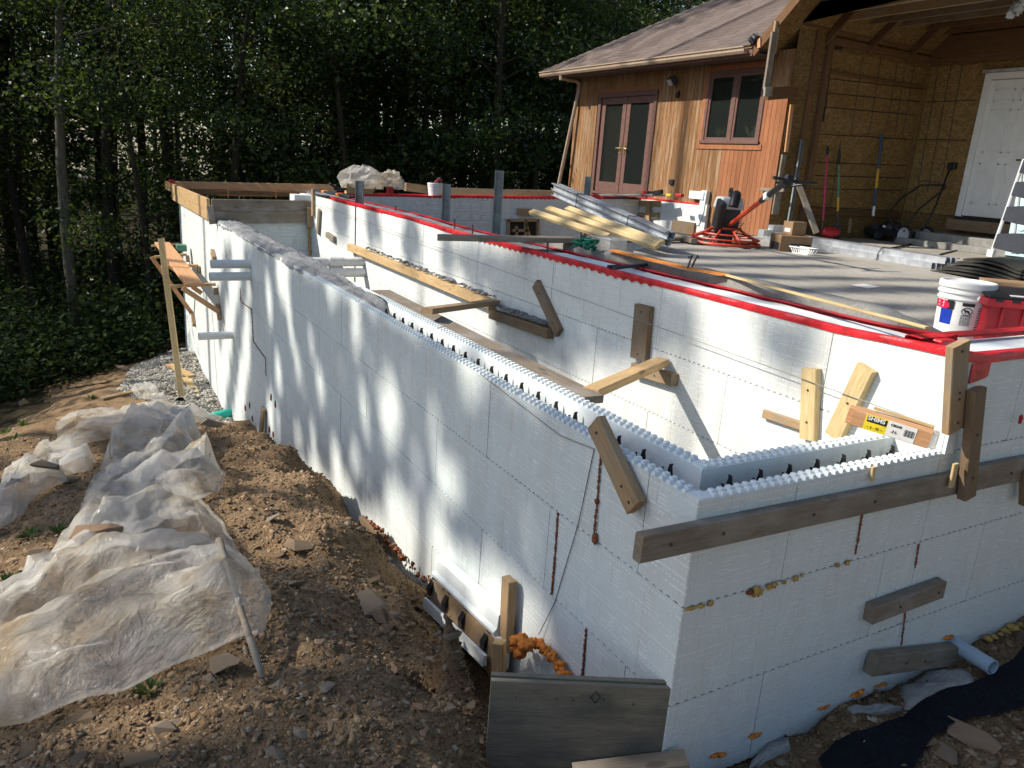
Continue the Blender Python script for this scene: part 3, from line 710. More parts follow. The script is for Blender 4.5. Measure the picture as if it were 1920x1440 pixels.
# spray foam seams and beads
def bead(name, parent, pts, r, mat, seed=0, n=7):
    m = MB(); rd = random.Random(seed); P = []; rr = []
    pts = [V(*p) for p in pts]
    for a, b in zip(pts[:-1], pts[1:]):
        k = max(2, int(np.linalg.norm(b-a)/(r*1.3)))
        for i in range(k): P.append(a+(b-a)*i/k); rr.append(r*rd.uniform(.55, 1.35))
    P.append(pts[-1]); rr.append(r*.7)
    m.tube([p+V(rd.gauss(0, r*.2), rd.gauss(0, r*.2), rd.gauss(0, r*.2)) for p in P], rr, n)
    return m.build(name, MAT[mat], parent, smooth='all')
bead('foam_drip', FW_, [X(1127, 850, -.004), X(1120, 935, -.006), X(1114, 1000, -.010), X(1114, 1012, -.012)], .005, 'rust_foam', 1)
m = MB(); m.blob(X(1115, 1010, -.012), .018, 3, sq=(.6, .8, 1.3)); m.blob(X(1119, 940, -.008), .011, 5); m.build('foam_drip', MAT['rust_foam'], FW_, smooth='all')
bead('foam_drip', FW_, [X(1046, 962, -.004), X(1040, 1050, -.005), X(1034, 1115, -.006)], .005, 'rust_foam', 2)
bead('foam_drip', FW_, [X(1099, 1180, -.004), X(1095, 1230, -.005), X(1092, 1270, -.005)], .0055, 'rust_foam', 3)
bead('foam_drip', FW_, [X(450, 540, -.004), X(452, 566, -.004), X(472, 580, -.004), X(475, 640, -.004), X(498, 672, -.004), X(499, 705, -.003)], .006, 'rust_foam', 4, 5)
for k, (px, py) in enumerate([(508, 745), (516, 758), (460, 765), (468, 760), (505, 805), (473, 785), (512, 815), (300, 300)][:7]):
    m = MB(); m.blob(X(px, py, -.005), .03, k, amp=.5, sq=(.3, .8, 1.2)); m.build('foam_blob', MAT['rust_foam'], FW_, smooth='all')
for k, ((a, b), c, e) in enumerate([(((1618, 958), (1604, 1040)), 'rust_foam', .004), (((1723, 1020), (1716, 1065)), 'rust_foam', .004), (((1699, 1140), (1690, 1210)), 'rust_foam', .004)]):
    bead('foam_drip', EW if k == 0 else RW, [Y(*a, -.004), Y(*b, -.004)], e, c, 10+k)
bead('foam_bead', EW, [Y(1284, 1143, -.004), Y(1318, 1136, -.005)], .008, 'yellow_foam', 31)
for k, (px, py, r, c) in enumerate([(1332, 1132, .011, 'yellow_foam'), (1406, 1110, .013, 'rust_foam'), (1420, 1108, .022, 'yellow_foam'), (1442, 1100, .012, 'yellow_foam'), (1452, 1097, .014, 'yellow_foam'), (1470, 1092, .009, 'yellow_foam'), (1492, 1085, .013, 'yellow_foam'), (1504, 1078, .008, 'yellow_foam'), (1570, 1060, .010, 'yellow_foam'), (1590, 1055, .012, 'yellow_foam')]):
    m = MB(); m.blob(Y(px, py, -.008), r, k, amp=.4, sq=(1.2, .6, .9)); m.build('foam_blob', MAT[c], EW, smooth='all')
for k, (px, py) in enumerate([(1350, 1420), (1421, 1384), (1550, 1329), (1612, 1305), (1655, 1287), (1785, 1198)]):
    m = MB(); p = Y(px, py, -.02)
    for j in range(3): m.blob(p+V(.022*(j-1), .012, random.uniform(-.008, .008)), random.uniform(.005, .012), k*7+j, amp=.6, sq=(1.8, 1, .7))
    m.build('foam_blob', MAT['orange_foam'], EW if p[0] < 1.335 else RW, smooth='all')
# ---------------------------------------------------------------- house (front face x = 8, garage recess to its right)
HS = thing('house', 'wooden house with weathered vertical siding, brown shingle roof and open garage bay under construction', 'house', (8, 10, .2))
HX = 8.0; YR, YL = 7.27, 13.2; EZ = 2.98
dl, dr_, db, dt = 12.22, 10.50, .62, 2.47       # french door opening (y left, y right, z bottom, top)
wl, wr, wb, wt = 9.02, 7.80, 1.66, 2.72         # window opening
y = YR; i = 0
while y < YL-.02:
    wd = .098; y1 = min(y+wd, YL); mid = (y+y1)/2
    spans = [(.18, 3.0)]
    if dr_-.1 < mid < dl+.1: spans = [(dt+.06, 3.0), (.18, db-.04)]
    elif wr-.06 < mid < wl+.06: spans = [(wt+.08, 3.0), (.18, wb-.10)]
    for (z0, z1) in spans:
        red = (mid < 8.55 and z0 < 1 and (mid < wr or z1 < 2)) 
        if red: parts = [(z0, z1, 'siding_red')] if mid < 8.2 or z1 < 2 else [(z0, z1, 'siding')]
        else: parts = [(z0, z1, 'siding')]
        if mid < wr-.06 and z1 > 2.9: parts = [(z0, 2.30, 'siding_red'), (2.31, z1, 'siding')]
        for (a, b, mt) in parts:
            m = MB(); t = .018+random.uniform(-.0015, .0015); h = (b-a)/2; m.prism([V(-t/2, -.046, -h), V(t/2, -.046, -h), V(t/2, .046, -h), V(-t/2, .046, -h)], (0, 0, 2*h))
            o = m.build('siding_board', MAT[mt], None); o.location = (HX-.012, mid, (a+b)/2); adopt(o, HS)
    y += wd; i += 1
MAT['felt'] = M_plain('felt', (.05, .03, .02), .9, .1)
# window hole: rebuild right part around the window
m = MB()
for a, b in (((8.003, YR+.02, -2), (8.10, wr, 3.0)), ((8.003, wl, -2), (8.10, dr_, 3.0)), ((8.003, wr, -2), (8.10, wl, wb)), ((8.003, wr, wt), (8.10, wl, 3.0)),
             ((8.003, dl, -2), (8.10, YL, 3.0)), ((8.003, dr_, dt), (8.10, dl, 3.0)), ((8.003, dr_, -2), (8.10, dl, db))): m.box(a, b)
m.box((8.10, YL-.1, -2), (12.4, YL, 3.0)); m.build('wall', MAT['felt'], HS)
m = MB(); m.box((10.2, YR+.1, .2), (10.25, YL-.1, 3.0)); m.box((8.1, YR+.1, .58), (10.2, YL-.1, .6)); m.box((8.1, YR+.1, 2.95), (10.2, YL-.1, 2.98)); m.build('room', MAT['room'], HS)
def bx(name, mat, parent, a, b, bevel=0, label=None):
    m = MB(); m.box(a, b); o = m.build(name, MAT[mat], parent, bevel=bevel)
    if label: o['label'] = label
    return o
# french door
FD = thing('f', None, None, (8, 11.3, .62)); FD.name = 'french_door'; adopt(FD, HS)
t = .09
for a, b in (((7.955, dl, db-.02), (8.03, dl+t, dt+.06)), ((7.955, dr_-t, db-.02), (8.03, dr_, dt+.06)), ((7.953, dr_-t, dt+.002), (8.03, dl+t, dt+t)), ((7.94, dr_-t, db-.05), (8.05, dl+t, db-.002))):
    bx('door_frame', 'brown_trim', FD, a, b, .004)
mid = (dl+dr_)/2
for (ya, yb) in ((mid+.01, dl-.03), (dr_+.03, mid-.01)):
    for a, b in (((7.985, ya, db), (8.025, ya+.12, dt)), ((7.985, yb-.12, db), (8.025, yb, dt)), ((7.987, ya+.12, db), (8.023, yb-.12, db+.2)), ((7.987, ya+.12, dt-.13), (8.023, yb-.12, dt))): bx('leaf_rail', 'brown_trim', FD, a, b, .004)
    bx('pane', 'glass', FD, (8.003, ya+.12, db+.2), (8.007, yb-.12, dt-.13))
bx('blind', 'blind', FD, (8.06, mid+.05, db), (8.065, dl-.02, dt))
for s in (-1, 1):
    m = MB(); p = V(7.985, mid+s*.07, 1.47); m.box(p+V(-.012, -.025, -.09), p+V(0, .025, .09)); m.tube([p+V(-.012, 0, .02), p+V(-.05, 0, .02), p+V(-.055, s*.05, .025), p+V(-.05, s*.11, .01)], .010, 8); m.build('handle', MAT['brass'], FD, smooth=True)
# window
WN = thing('w', None, None, (8, 8.4, 1.66)); WN.name = 'window'; adopt(WN, HS); mid = (wl+wr)/2
for a, b in (((7.96, wl, wb), (8.04, wl+.06, wt)), ((7.96, wr-.06, wb), (8.04, wr, wt)), ((7.958, wr-.06, wt), (8.04, wl+.06, wt+.06)), ((7.94, wr-.08, wb-.05), (8.04, wl+.08, wb)), ((7.962, mid-.035, wb), (8.03, mid+.035, wt))): bx('frame', 'brown_trim', WN, a, b, .004)
for (ya, yb) in ((wr, mid-.035), (mid+.035, wl)):
    for a, b in (((7.975, ya, wb), (8.02, ya+.045, wt)), ((7.975, yb-.045, wb), (8.02, yb, wt)), ((7.977, ya+.045, wb), (8.018, yb-.045, wb+.05)), ((7.977, ya+.045, wt-.05), (8.018, yb-.045, wt))): bx('sash', 'brown_trim', WN, a, b, .003)
    bx('pane', 'glass', WN, (8.0, ya+.045, wb+.05), (8.004, yb-.045, wt-.05))
bx('trim_board', 'siding_red', HS, (7.965, wr-.12, wt+.062), (7.99, wl+.14, wt+.15)); bx('trim_board', 'siding_red', HS, (7.962, wr-.14, wb-.14), (7.985, wl+.16, wb-.052)); bx('trim_board', 'siding_red', HS, (7.964, wl+.062, wb-.05), (7.988, wl+.14, wt+.06))
bx('trim_board', 'siding_red', HS, (7.965, dr_-.2, dt+.092), (7.99, dl+.2, dt+.17))
for yy_, seed in ((8.85, 1), (8.6, 2), (8.05, 3), (7.95, 4)):
    m = MB(); rd = random.Random(seed); c = V(8.14, yy_, wb+.0)
    for k in range(16):
        d = V(rd.uniform(-.3, .1), rd.uniform(-1, 1), rd.uniform(.4, 1.3)); p = c+d*.07; q = c+d*rd.uniform(.16, .27); s = nrm(np.cross(d, V(1, .3, 0)))*.018; m.add([p, (p+q)/2+s, q, (p+q)/2-s], [(0, 1, 2, 3)])
    o = m.build('house_plant', MAT['plant_white'] if seed != 2 else MAT['leaf_bright'], None); tag(o, ['pale leafy pot plant at the left end of the house window sill', 'green leafy plant left of centre inside the house window', 'white flowering plant inside the right house window pane', 'white flowering plant at the right end of the house window sill'][seed-1], 'plant')
# eave, gutter, downspout
bx('soffit', 'soffit', HS, (7.46, 7.62, EZ-.09), (8.0, 13.72, EZ-.06)); bx('fascia', 'brown_trim', HS, (7.44, 7.61, EZ-.12), (7.46, 13.73, EZ+.02))
m = MB(); prof = [(7.438, EZ-.085), (7.37, EZ-.085), (7.345, EZ-.05), (7.345, EZ-.02), (7.325, EZ), (7.325, EZ+.02), (7.335, EZ+.02), (7.36, EZ-.02), (7.438, EZ-.02)]
m.prism([V(x, 7.70, z) for x, z in prof], (0, 6.07, 0)); m.build('gutter', MAT['gutter'], HS)
m = MB(); d0 = X(1052, 135, 7.40); d1 = X(1080, 152, 7.85); d2 = X(1086, 158, 7.93); d3 = X(1045, 357, 7.75)
m.tube([d0, d0+V(0, 0, -.12), d1, d2, d2+V(0, 0, -.12), d3], .042, 8); m.build('downspout', MAT['gutter'], HS, smooth=True)
# roof: shingle courses
PT = .60
def ylim(x): return 7.6-.62*(x-7.45), 13.80-(x-7.40)
x = 7.40; k = 0; ex = .125; dz = 0
while x < 11.4:
    a, b = ylim(x); m = MB(); z = EZ+.03+PT*(x-7.40); x1 = x+ex*1.35; z1 = z+PT*(x1-x)-.004; yy_ = a - random.random()*.3; 
    while yy_ < b:
        wdt = random.uniform(.24, .36); ya, yb = max(yy_, a), min(yy_+wdt-.004, b); t = random.uniform(.008, .014)
        if yb > ya+.02: m.add([(x, ya, z+t), (x, yb, z+t), (x1, yb, z1+t*.3), (x1, ya, z1+t*.3), (x, ya, z-.004), (x, yb, z-.004)], [(0, 3, 2, 1), (0, 1, 5, 4)])
        yy_ += wdt
    m.build('shingle_course', MAT['shingle'], HS); x += ex; k += 1
m = MB(); a0, b0 = ylim(7.42); a1, b1 = ylim(11.4); m.prism([V(7.42, a0, EZ+.02), V(7.42, b0, EZ+.02), V(11.4, b1, EZ+.02+PT*3.98), V(11.4, a1, EZ+.02+PT*3.98)], (0, 0, -.03)); m.build('roof_deck', MAT['osb_dark'], HS)
m = MB(); m.add([(7.40, 13.80, EZ+.03), (11.4, 9.8, EZ+.03+PT*4), (12.5, 13.8, EZ+.02), (12.5, 9.8, EZ+2.4)], [(0, 1, 3, 2)]); m.build('roof_end', MAT['shingle'], HS)
# floodlight and sensor, outlet
m = MB(); p = X(1270, 152, 7.95); m.obox(p+V(-.10, .02, .0), nrm(V(-.5, .2, -.5)), nrm(V(.3, 1, 0)), nrm(V(-.5, 0, .6)), .05, .09, .07); m.build('floodlight', MAT['dark_grey'], HS, bevel=.01)
m = MB(); m.obox(p+V(-.145, .03, -.04), nrm(V(-.5, .2, -.5)), nrm(V(.3, 1, 0)), nrm(V(-.5, 0, .6)), .006, .075, .055); m.build('floodlight_lens', MAT['grey_plastic'], HS)
m = MB(); p = X(1271, 178, 7.96); m.blob(p, .05, 2, amp=0); m.tube([p, p+V(.03, 0, .08)], .02); m.build('motion_sensor', MAT['black'], HS, smooth=True)
p = X(1259, 341, 7.965); bx('wall_outlet', 'dark_grey', HS, p-V(.02, .06, .045), p+V(.02, .06, .045), .006)
# corner framing left by the removed wall
GB = HS
for (a, b, w_, mt, off) in (((1458, 40), (1446, 100), .10, 'wood_tan', 0), ((1452, 60), (1441, 168), .11, 'wood_grey', .02)):
    p = Y(*a, 7.20-off); q = Y(*b, 7.20-off); q[0] = p[0]; lumber('corner_board', p, q, w_, .04, NY, mt, parent=GB)
lumber('corner_board', Y(1436, 176, 7.16), Y(1492, 172, 7.16), .18, .10, NY, 'wood_dark', parent=GB)
lumber('corner_board', Y(1433, 172, 7.10), Y(1447, 172, 7.10), .13, .04, NY, 'wood_grey', parent=GB)
lumber('corner_board', Y(1485, 196, 7.225), Y(1474, 285, 7.225), .07, .03, NY, 'wood_orange', parent=GB)
lumber('corner_board', Y(1470, 290, 7.21), Y(1462, 340, 7.21), .09, .03, NY, 'wood_grey', parent=GB); lumber('corner_board', Y(1462, 345, 7.205), Y(1453, 402, 7.205), .14, .03, NY, 'wood_grey', parent=GB)
lumber('corner_board', X(1426, 355, 7.93), X(1470, 357, 7.90), .05, .03, NX, 'wood_grey', parent=GB)
m = MB(); m.box((8.0, 7.262, .2), (8.62, 7.268, 3.42)); m.build('sheathing', MAT['osb_dark'], GB)
lumber('stud', V(8.66, 7.22, .2), V(8.66, 7.22, 3.42), .09, .09, NY, 'wood_dark', parent=GB); lumber('stud', V(8.40, 7.235, .2), V(8.40, 7.235, 3.42), .09, .05, NY, 'wood_dark', parent=GB)
# garage walls in oriented strand board
def osb(a, b, mat='osb'): 
    m = MB(); m.box(a, b); return m.build('strand_board', MAT[mat], HS)
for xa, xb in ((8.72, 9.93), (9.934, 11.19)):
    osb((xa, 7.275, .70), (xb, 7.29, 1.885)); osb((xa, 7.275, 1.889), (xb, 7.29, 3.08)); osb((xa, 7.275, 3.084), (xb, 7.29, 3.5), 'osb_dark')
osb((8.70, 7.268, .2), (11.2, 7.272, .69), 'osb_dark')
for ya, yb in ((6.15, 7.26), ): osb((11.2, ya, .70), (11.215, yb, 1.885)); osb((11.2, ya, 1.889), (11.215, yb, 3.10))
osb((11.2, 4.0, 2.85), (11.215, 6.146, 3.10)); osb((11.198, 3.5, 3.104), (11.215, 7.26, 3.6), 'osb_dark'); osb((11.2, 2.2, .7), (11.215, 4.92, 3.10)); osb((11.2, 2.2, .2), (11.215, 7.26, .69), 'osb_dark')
lumber('header_board', V(8.7, 7.24, 3.20), V(11.18, 7.24, 3.20), .10, .05, NY, 'wood_dark', parent=HS); lumber('header_board', V(11.17, 7.2, 3.34), V(11.17, 2.5, 3.34), .45, .05, NX, 'wood_dark', parent=HS)
lumber('header_board', V(8.0, 7.22, 3.40), V(11.18, 7.22, 3.40), .16, .06, NY, 'wood_dark', parent=HS); lumber('header_board', V(8.7, 7.245, 2.76), V(11.18, 7.245, 2.76), .035, .035, NY, 'wood_dark', parent=HS)
lumber('sill_board', V(8.7, 7.24, .62), V(11.18, 7.24, .62), .10, .05, NY, 'wood_dark', parent=HS)
m = MB(); m.box((11.16, 7.20, .2), (11.26, 7.34, 3.6)); m.build('stud', MAT['osb_dark'], HS); m = MB(); m.box((8.12, 7.30, .0), (11.25, 7.345, 3.6)); m.box((11.222, 2.2, .2), (11.29, 7.3, 3.6)); m.build('wall', MAT['felt'], HS)
def mark(a, b, pl, r=.006):
    f = (lambda p: Y(*p, 7.272)) if pl == 'A' else (lambda p: X(*p, 11.197)); MK.tube([f(a), f(b)], r, 4)
MK = MB(); z0 = 1400; s = 520/1920
def zz(p): return (1400+p[0]*s, p[1]*s)
for a, b in (((580, 545), (1240, 620)), ((570, 645), (1225, 707)), ((550, 742), (1210, 800)), ((520, 930), (1170, 965)), ((485, 1122), (1145, 1148)), ((475, 1215), (1130, 1235)), ((465, 1307), (1125, 1318)),
             ((805, 390), (720, 940)), ((930, 400), (845, 945)), ((1045, 430), (965, 900)), ((1105, 420), (1025, 945)), ((1165, 430), (1078, 945)), ((650, 975), (580, 1430))): mark(zz(a), zz(b), 'A')
for a, b in (((1225, 707), (1585, 693)), ((1170, 966), (1525, 970)), ((1335, 430), (1160, 1430)), ((1420, 430), (1250, 1330)), ((1500, 415), (1350, 1250))): mark(zz(a), zz(b), 'B')
m_ = MK.build('marked_line', MAT['black'], HS); tag(m_, kind='stuff')
lumber('black_strip', Y(1562, 90, 7.255), Y(1543, 228, 7.255), .035, .012, NY, 'black', parent=HS); lumber('black_strip', Y(1548, 89, 7.255), Y(1580, 91, 7.255), .03, .02, NY, 'black', parent=HS)
# joists and the underside of the garage roof
for jx, zz_, mt in ((8.05, 3.43, 'wood_tan'), (8.66, 3.45, 'wood_tan'), (9.27, 3.49, 'wood_brown'), (9.88, 3.53, 'wood_brown'), (10.5, 3.57, 'wood_dark'), (11.0, 3.57, 'wood_dark')):
    lumber('joist', V(jx, 7.26, zz_+.06), V(jx, -1.5, zz_+.06), .04, .14, NZ, mt, parent=HS)
m = MB(); G1 = 5.4
def gz(y): return 2.98+.92*(7.6-y)
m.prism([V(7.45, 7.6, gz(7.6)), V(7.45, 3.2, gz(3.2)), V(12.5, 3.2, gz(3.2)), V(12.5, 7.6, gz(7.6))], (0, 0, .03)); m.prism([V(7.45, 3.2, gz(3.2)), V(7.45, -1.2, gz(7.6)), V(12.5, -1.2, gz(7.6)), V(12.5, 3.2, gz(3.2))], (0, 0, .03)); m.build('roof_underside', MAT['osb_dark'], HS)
lumber('rake_board', V(7.46, 7.62, gz(7.62)-.06), V(7.46, 3.2, gz(3.2)-.06), .14, .025, NX, 'wood_dark', parent=HS)
for jx in (8.6, 9.6, 10.6): lumber('rafter', V(jx, 7.5, gz(7.5)-.08), V(jx, 3.3, gz(3.3)-.08), .04, .14, NZ, 'wood_dark', parent=HS)
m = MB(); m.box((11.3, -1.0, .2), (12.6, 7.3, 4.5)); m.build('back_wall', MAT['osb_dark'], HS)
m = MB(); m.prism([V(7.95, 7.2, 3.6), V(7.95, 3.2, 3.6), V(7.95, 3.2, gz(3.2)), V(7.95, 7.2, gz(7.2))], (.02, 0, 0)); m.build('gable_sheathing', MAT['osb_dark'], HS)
m = MB(); p = X(1414, 72, 7.42); m.blob(p, .09, 6, amp=.3, sq=(.6, 1, .8)); m.build('flashing', MAT['black'], HS)
lumber('fascia_end', X(1424, 72, 7.44), X(1424, 90, 7.44), .06, .04, NX, 'wood_orange', parent=HS)
m = MB(); p = X(1908, 14, 8.6); 
for k in range(9): m.blob(p+V(random.uniform(-.1, .1), random.uniform(-.12, .12), random.uniform(-.08, .08)), .05, k, amp=.5)
m.build('insulation_tuft', MAT['grey_plastic'], HS, smooth='all')
# entry door
ED = thing('e', None, None, (11.2, 5.5, .7)); ED.name = 'entry_door'; adopt(ED, HS)
y0_, y1_, zb, ztp = 6.10, 5.18, .72, 2.82
bx('slab_panel', 'white_paint', ED, (11.17, y1_, zb), (11.21, y0_, ztp), .004)
for a, b in (((11.13, y0_, zb-.02), (11.22, y0_+.10, ztp+.08)), ((11.13, y1_-.10, zb-.02), (11.22, y1_, ztp+.08)), ((11.128, y1_-.10, ztp+.01), (11.22, y0_+.10, ztp+.11))): bx('door_frame', 'white_paint', ED, a, b, .006)
for (ya, yb) in ((y0_-.10, y0_-.41), (y1_+.41, y1_+.10)):
    for (za, zc) in ((2.50, 2.68), (1.72, 2.38), (.92, 1.56)):
        m = MB(); 
        for a, b in (((ya, za), (yb, za+.02)), ((ya, zc-.02), (yb, zc)), ((ya, za), (ya-.02, zc)), ((yb+.02, za), (yb, zc))): m.box((11.163, a[0], a[1]), (11.171, b[0], b[1]))
        m.box((11.165, ya-.05, za+.05), (11.171, yb+.05, zc-.05)); m.build('raised_panel', MAT['white_paint'], ED)
m = MB(); p = V(11.16, y1_+.10, 1.62); m.tube([p, p+V(-.05, 0, 0), p+V(-.06, .12, 0)], .012); m.build('handle', MAT['dark_grey'], ED, smooth=True)
bx('flashing', 'galv', HS, (11.12, 5.0, 2.935), (11.2, 6.25, 2.98)); bx('threshold', 'black', ED, (11.10, y1_-.1, .66), (11.2, y0_+.1, .70))
bx('door_step', 'wood_brown', HS, (10.93, 4.2, .48), (11.197, 6.2, .655), .01)
ST = thing('concrete_step', 'low grey concrete step below the white entry door', 'step', (10.6, 5.3, .2)); bx('tread', 'curb', ST, (10.45, 3.9, .2), (11.195, 6.75, .42), .01); bx('lower_tread', 'curb', ST, (10.2, 3.9, .2), (10.448, 6.55, .30), .01)
bx('house_foundation', 'curb', HS, (7.99, YR+.02, -.6), (8.06, YL, .17))

# ---------------------------------------------------------------- boards fixed to the walls
def b2(name, P, a, b, w_, t, nv, mat, label, cat='board', group=None, offs=None, sc=None):
    o = lumber(name, P(*a), P(*b), w_, t, nv, mat, label, cat, group, offs=t/2+.001 if offs is None else offs)
    if sc:
        p0, p1 = P(*a), P(*b)
        screws(o, [p0+(p1-p0)*s_+nrm(nv)*(t+.002 if offs is None else offs+t/2+.001) for s_ in sc], nv)
    return o
X0 = lambda px, py: X(px, py, 0.0); XI = lambda px, py: X(px, py, 1.335); Y0 = lambda px, py: Y(px, py, 0.0)
b2('brace_board', lambda a, b: X(a, b, -.035), (1118, 792), (1193, 952), .092, .04, NX, 'wood_tan', 'tan board leaning at a slant over the open top of the long foreground wall', sc=[.12, .75, .93], offs=0)
p0 = Y(1196, 1027, -.02); p1 = Y(1780, 906, -.02); d = nrm(p1-p0); p1 = p0+d*1.70
o = lumber('wall_board', p0, p1, .098, .04, NY, 'wood_grey', 'long grey board across the near end wall, its sawn end overhanging the corner', 'board'); screws(o, [p0+d*t+V(0, -.022, 0) for t in (.12, .35, .80, 1.15)], NY)
o = lumber('wall_board', p0+d*1.715+V(0, 0, .004), p0+d*3.2, .115, .04, NY, 'wood_grey', 'grey board in deep shade on the right-hand wall, continuing past the upright boards', 'board'); screws(o, [p0+d*t+V(0, -.022, 0) for t in (2.1,)], NY)
b2('upright_board', lambda a, b: Y(a, b, -.01), (1788, 641), (1779, 803), .105, .035, NY, 'wood_tan', 'knotty light brown upright board fixed at the corner where the red tape turns', sc=[.08, .55, .62, .9])
b2('upright_board', lambda a, b: Y(a, b, -.048), (1822, 726), (1803, 928), .075, .04, NY, 'wood_brown', 'darker brown upright board overlapping the long board at the tall corner', sc=[.4, .8])
b2('wood_scrap', lambda a, b: Y(a, b, -.05), (1789, 868), (1780, 912), .03, .012, NY, 'wood_yellow', 'pale splintered sliver of wood beside the dark upright board', 'wood scrap')
b2('block_board', Y0, (1620, 1144), (1752, 1096), .085, .05, NY, 'wood_grey', 'short grey-brown block screwed to the end wall, upper of two', sc=[.35, .9])
b2('block_board', lambda a, b: Y(a, b, -.01), (1624, 1238), (1797, 1218), .10, .05, NY, 'wood_grey', 'short board at the foot of the end wall beside the grey pipe, lower of two', sc=[.3, .5])
b2('shim', lambda a, b: Y(a, b, -.008), (1635, 874), (1632, 900), .018, .012, NY, 'wood_yellow', 'small pale shim wedged upright against the end wall top', 'shim')
b2('wall_board', lambda a, b: Y(a, b, -.03), (1916, 880), (1914, 940), .05, .04, NY, 'wood_brown', 'stub of brown board at the right edge of the picture under the red clamp')
m = MB(); p = Y(1914, 786, -.03); m.blob(p, .016, 4, amp=.3, sq=(.5, .5, 1.3)); tag(m.build('clamp', MAT['red_plastic'], smooth=True), 'red clamp pad at the right edge against the shaded wall', 'clamp')
b2('brace_board', XI, (1010, 532), (1053, 624), .09, .04, NX, 'wood_brown', 'brown board set at a slant on the tall wall, right of the mortar-covered ledger', sc=[.2, .8])
b2('upright_board', XI, (1213, 572), (1204, 673), .15, .04, NX, 'wood_brown', 'wide dark brown upright board in the middle of the tall wall', sc=[.12, .9])
b2('upright_board', XI, (1527, 690), (1522, 823), .088, .04, NX, 'wood_yellow', 'honey coloured upright board on the tall wall, left of the leaning pale one', sc=[.3, .75])
b2('brace_board', XI, (1632, 688), (1570, 818), .090, .04, NX, 'wood_yellow', 'pale board leaning to the right on the tall wall above the shim pack', sc=[.5])
b2('wall_board', XI, (1436, 775), (1512, 800), .045, .025, NX, 'wood_tan', 'thin light batten running behind the honey coloured upright board')
LG1 = b2('ledger_board', XI, (661, 463), (930, 571), .085, .07, NX, 'wood_new', 'long yellow ledger board on the tall wall with grey mortar spilled along it', sc=[.1, .3, .6, .8])
LG2 = b2('ledger_board', XI, (928, 588), (1039, 625), .080, .06, NX, 'wood_brown', 'brown ledger board on the tall wall ending by the slanted board', sc=[.25])
b2('ledger_board', XI, (1196, 690), (1272, 712), .075, .055, NX, 'wood_tan', 'short ledger board under the wide dark upright, carrying a strut', sc=[.6])
def mortar(name, a, b, parent, lab=None):
    m = MB(); p0, p1 = a, b; rd = random.Random(4)
    for k in range(90):
        t = rd.random()**.8; c = p0+(p1-p0)*t+V(rd.uniform(-.05, .0), rd.uniform(-.02, .02), .0); m.blob(c, rd.uniform(.009, .022), k, n=7, m=4, amp=.6, sq=(1, 1.6, .6))
    o = m.build(name, MAT['concrete'], parent, smooth='all'); tag(o, kind='stuff'); return o
mortar('mortar_crumbs', XI(690, 462)+V(-.01, 0, 0), XI(932, 556)+V(-.01, 0, 0), LG1); mortar('mortar_crumbs', XI(935, 570)+V(-.01, 0, 0), XI(1035, 606)+V(-.01, 0, 0), LG2)
PLK = lumber('plank', V(.40, 4.28, -.045), V(.375, 1.20, -.045), .19, .04, NZ, 'wood_grey', 'long weathered plank lying flat just inside the hollow foreground wall', 'plank')
lumber('strut', Q(800, 583, 5.20), XI(936, 566)+V(-.04, 0, 0), .085, .04, NZ, 'wood_tan', 'brown strut bridging the trench from plank to mortar-covered ledger', 'strut')
lumber('strut', V(.46, 1.30, -.04), XI(1248, 683)+V(-.03, 0, .02), .088, .045, NZ, 'wood_new', 'light brown knotty strut bridging the trench from plank end to tall wall', 'strut')
b2('block_board', XI, (617, 440), (631, 449), .075, .05, NX, 'wood_grey', 'small grey block on the far part of the tall wall')
b2('brace_board', XI, (602, 393), (599, 438), .10, .035, NX, 'wood_grey', 'narrow grey board tilted slightly at the far end of the tall wall')
b2('upright_board', XI, (590, 355), (590, 405), .07, .04, NX, 'wood_tan', 'thin upright board at the far top corner of the tall wall')
b2('upright_board', lambda a, b: Y(a, b, 9.84), (580, 388), (580, 425), .08, .05, NY, 'wood_tan', 'short upright holding the cross wall form boards at their right end')
bead('dried_foam', CW, [Y(579, 425, 9.88), Y(580, 450, 9.88), Y(582, 485, 9.88)], .02, 'yellow_foam', 8)
# form boards on the cross wall and outer wall
b2('form_board', lambda a, b: Y(a, b, 9.88), (397, 385), (582, 387), .17, .04, NY, 'wood_grey', 'upper weathered form board across the far end of the trench', offs=0)
b2('form_board', lambda a, b: Y(a, b, 9.86), (401, 408), (582, 407), .17, .04, NY, 'wood_grey', 'lower stained form board across the far end of the trench', offs=0)
b2('form_board', X0, (314, 347), (394, 383), .16, .045, NX, 'wood_new', 'sunlit upper form board along the outer wall at the far left')
b2('form_board', X0, (326, 366), (394, 402), .17, .04, NX, 'wood_new', 'sunlit lower form board along the outer wall at the far left')
b2('form_board', lambda a, b: Y(a, b, 9.84), (393, 385), (399, 420), .09, .04, NY, 'wood_grey', 'upright end piece where the two far form boards meet at the corner', offs=0)
lumber('form_board', Y(316, 347, 15.6), Y(630, 354, 13.5), .16, .04, NY, 'wood_orange', 'orange-brown form board along the far edge of the excavation at left', 'board')
b2('form_board', lambda a, b: Y(a, b, 13.4), (350, 358), (560, 364), .10, .03, NY, 'wood_dark', 'dark form board behind the wire rods at the far edge')
m = MB(); 
for (px, a, b) in ((428, 355, 371), (518, 356, 372), (583, 358, 372)):
    p = Y(px, a, 10.3); q = Y(px, b, 10.3); m.tube([q, p], .006, 5); m.tube([p, p+V(.25, 0, .0)], .006, 5)
tag(m.build('wire_rod', MAT['rope'], None), 'rusty bent rods standing in the far corner form', 'rod')
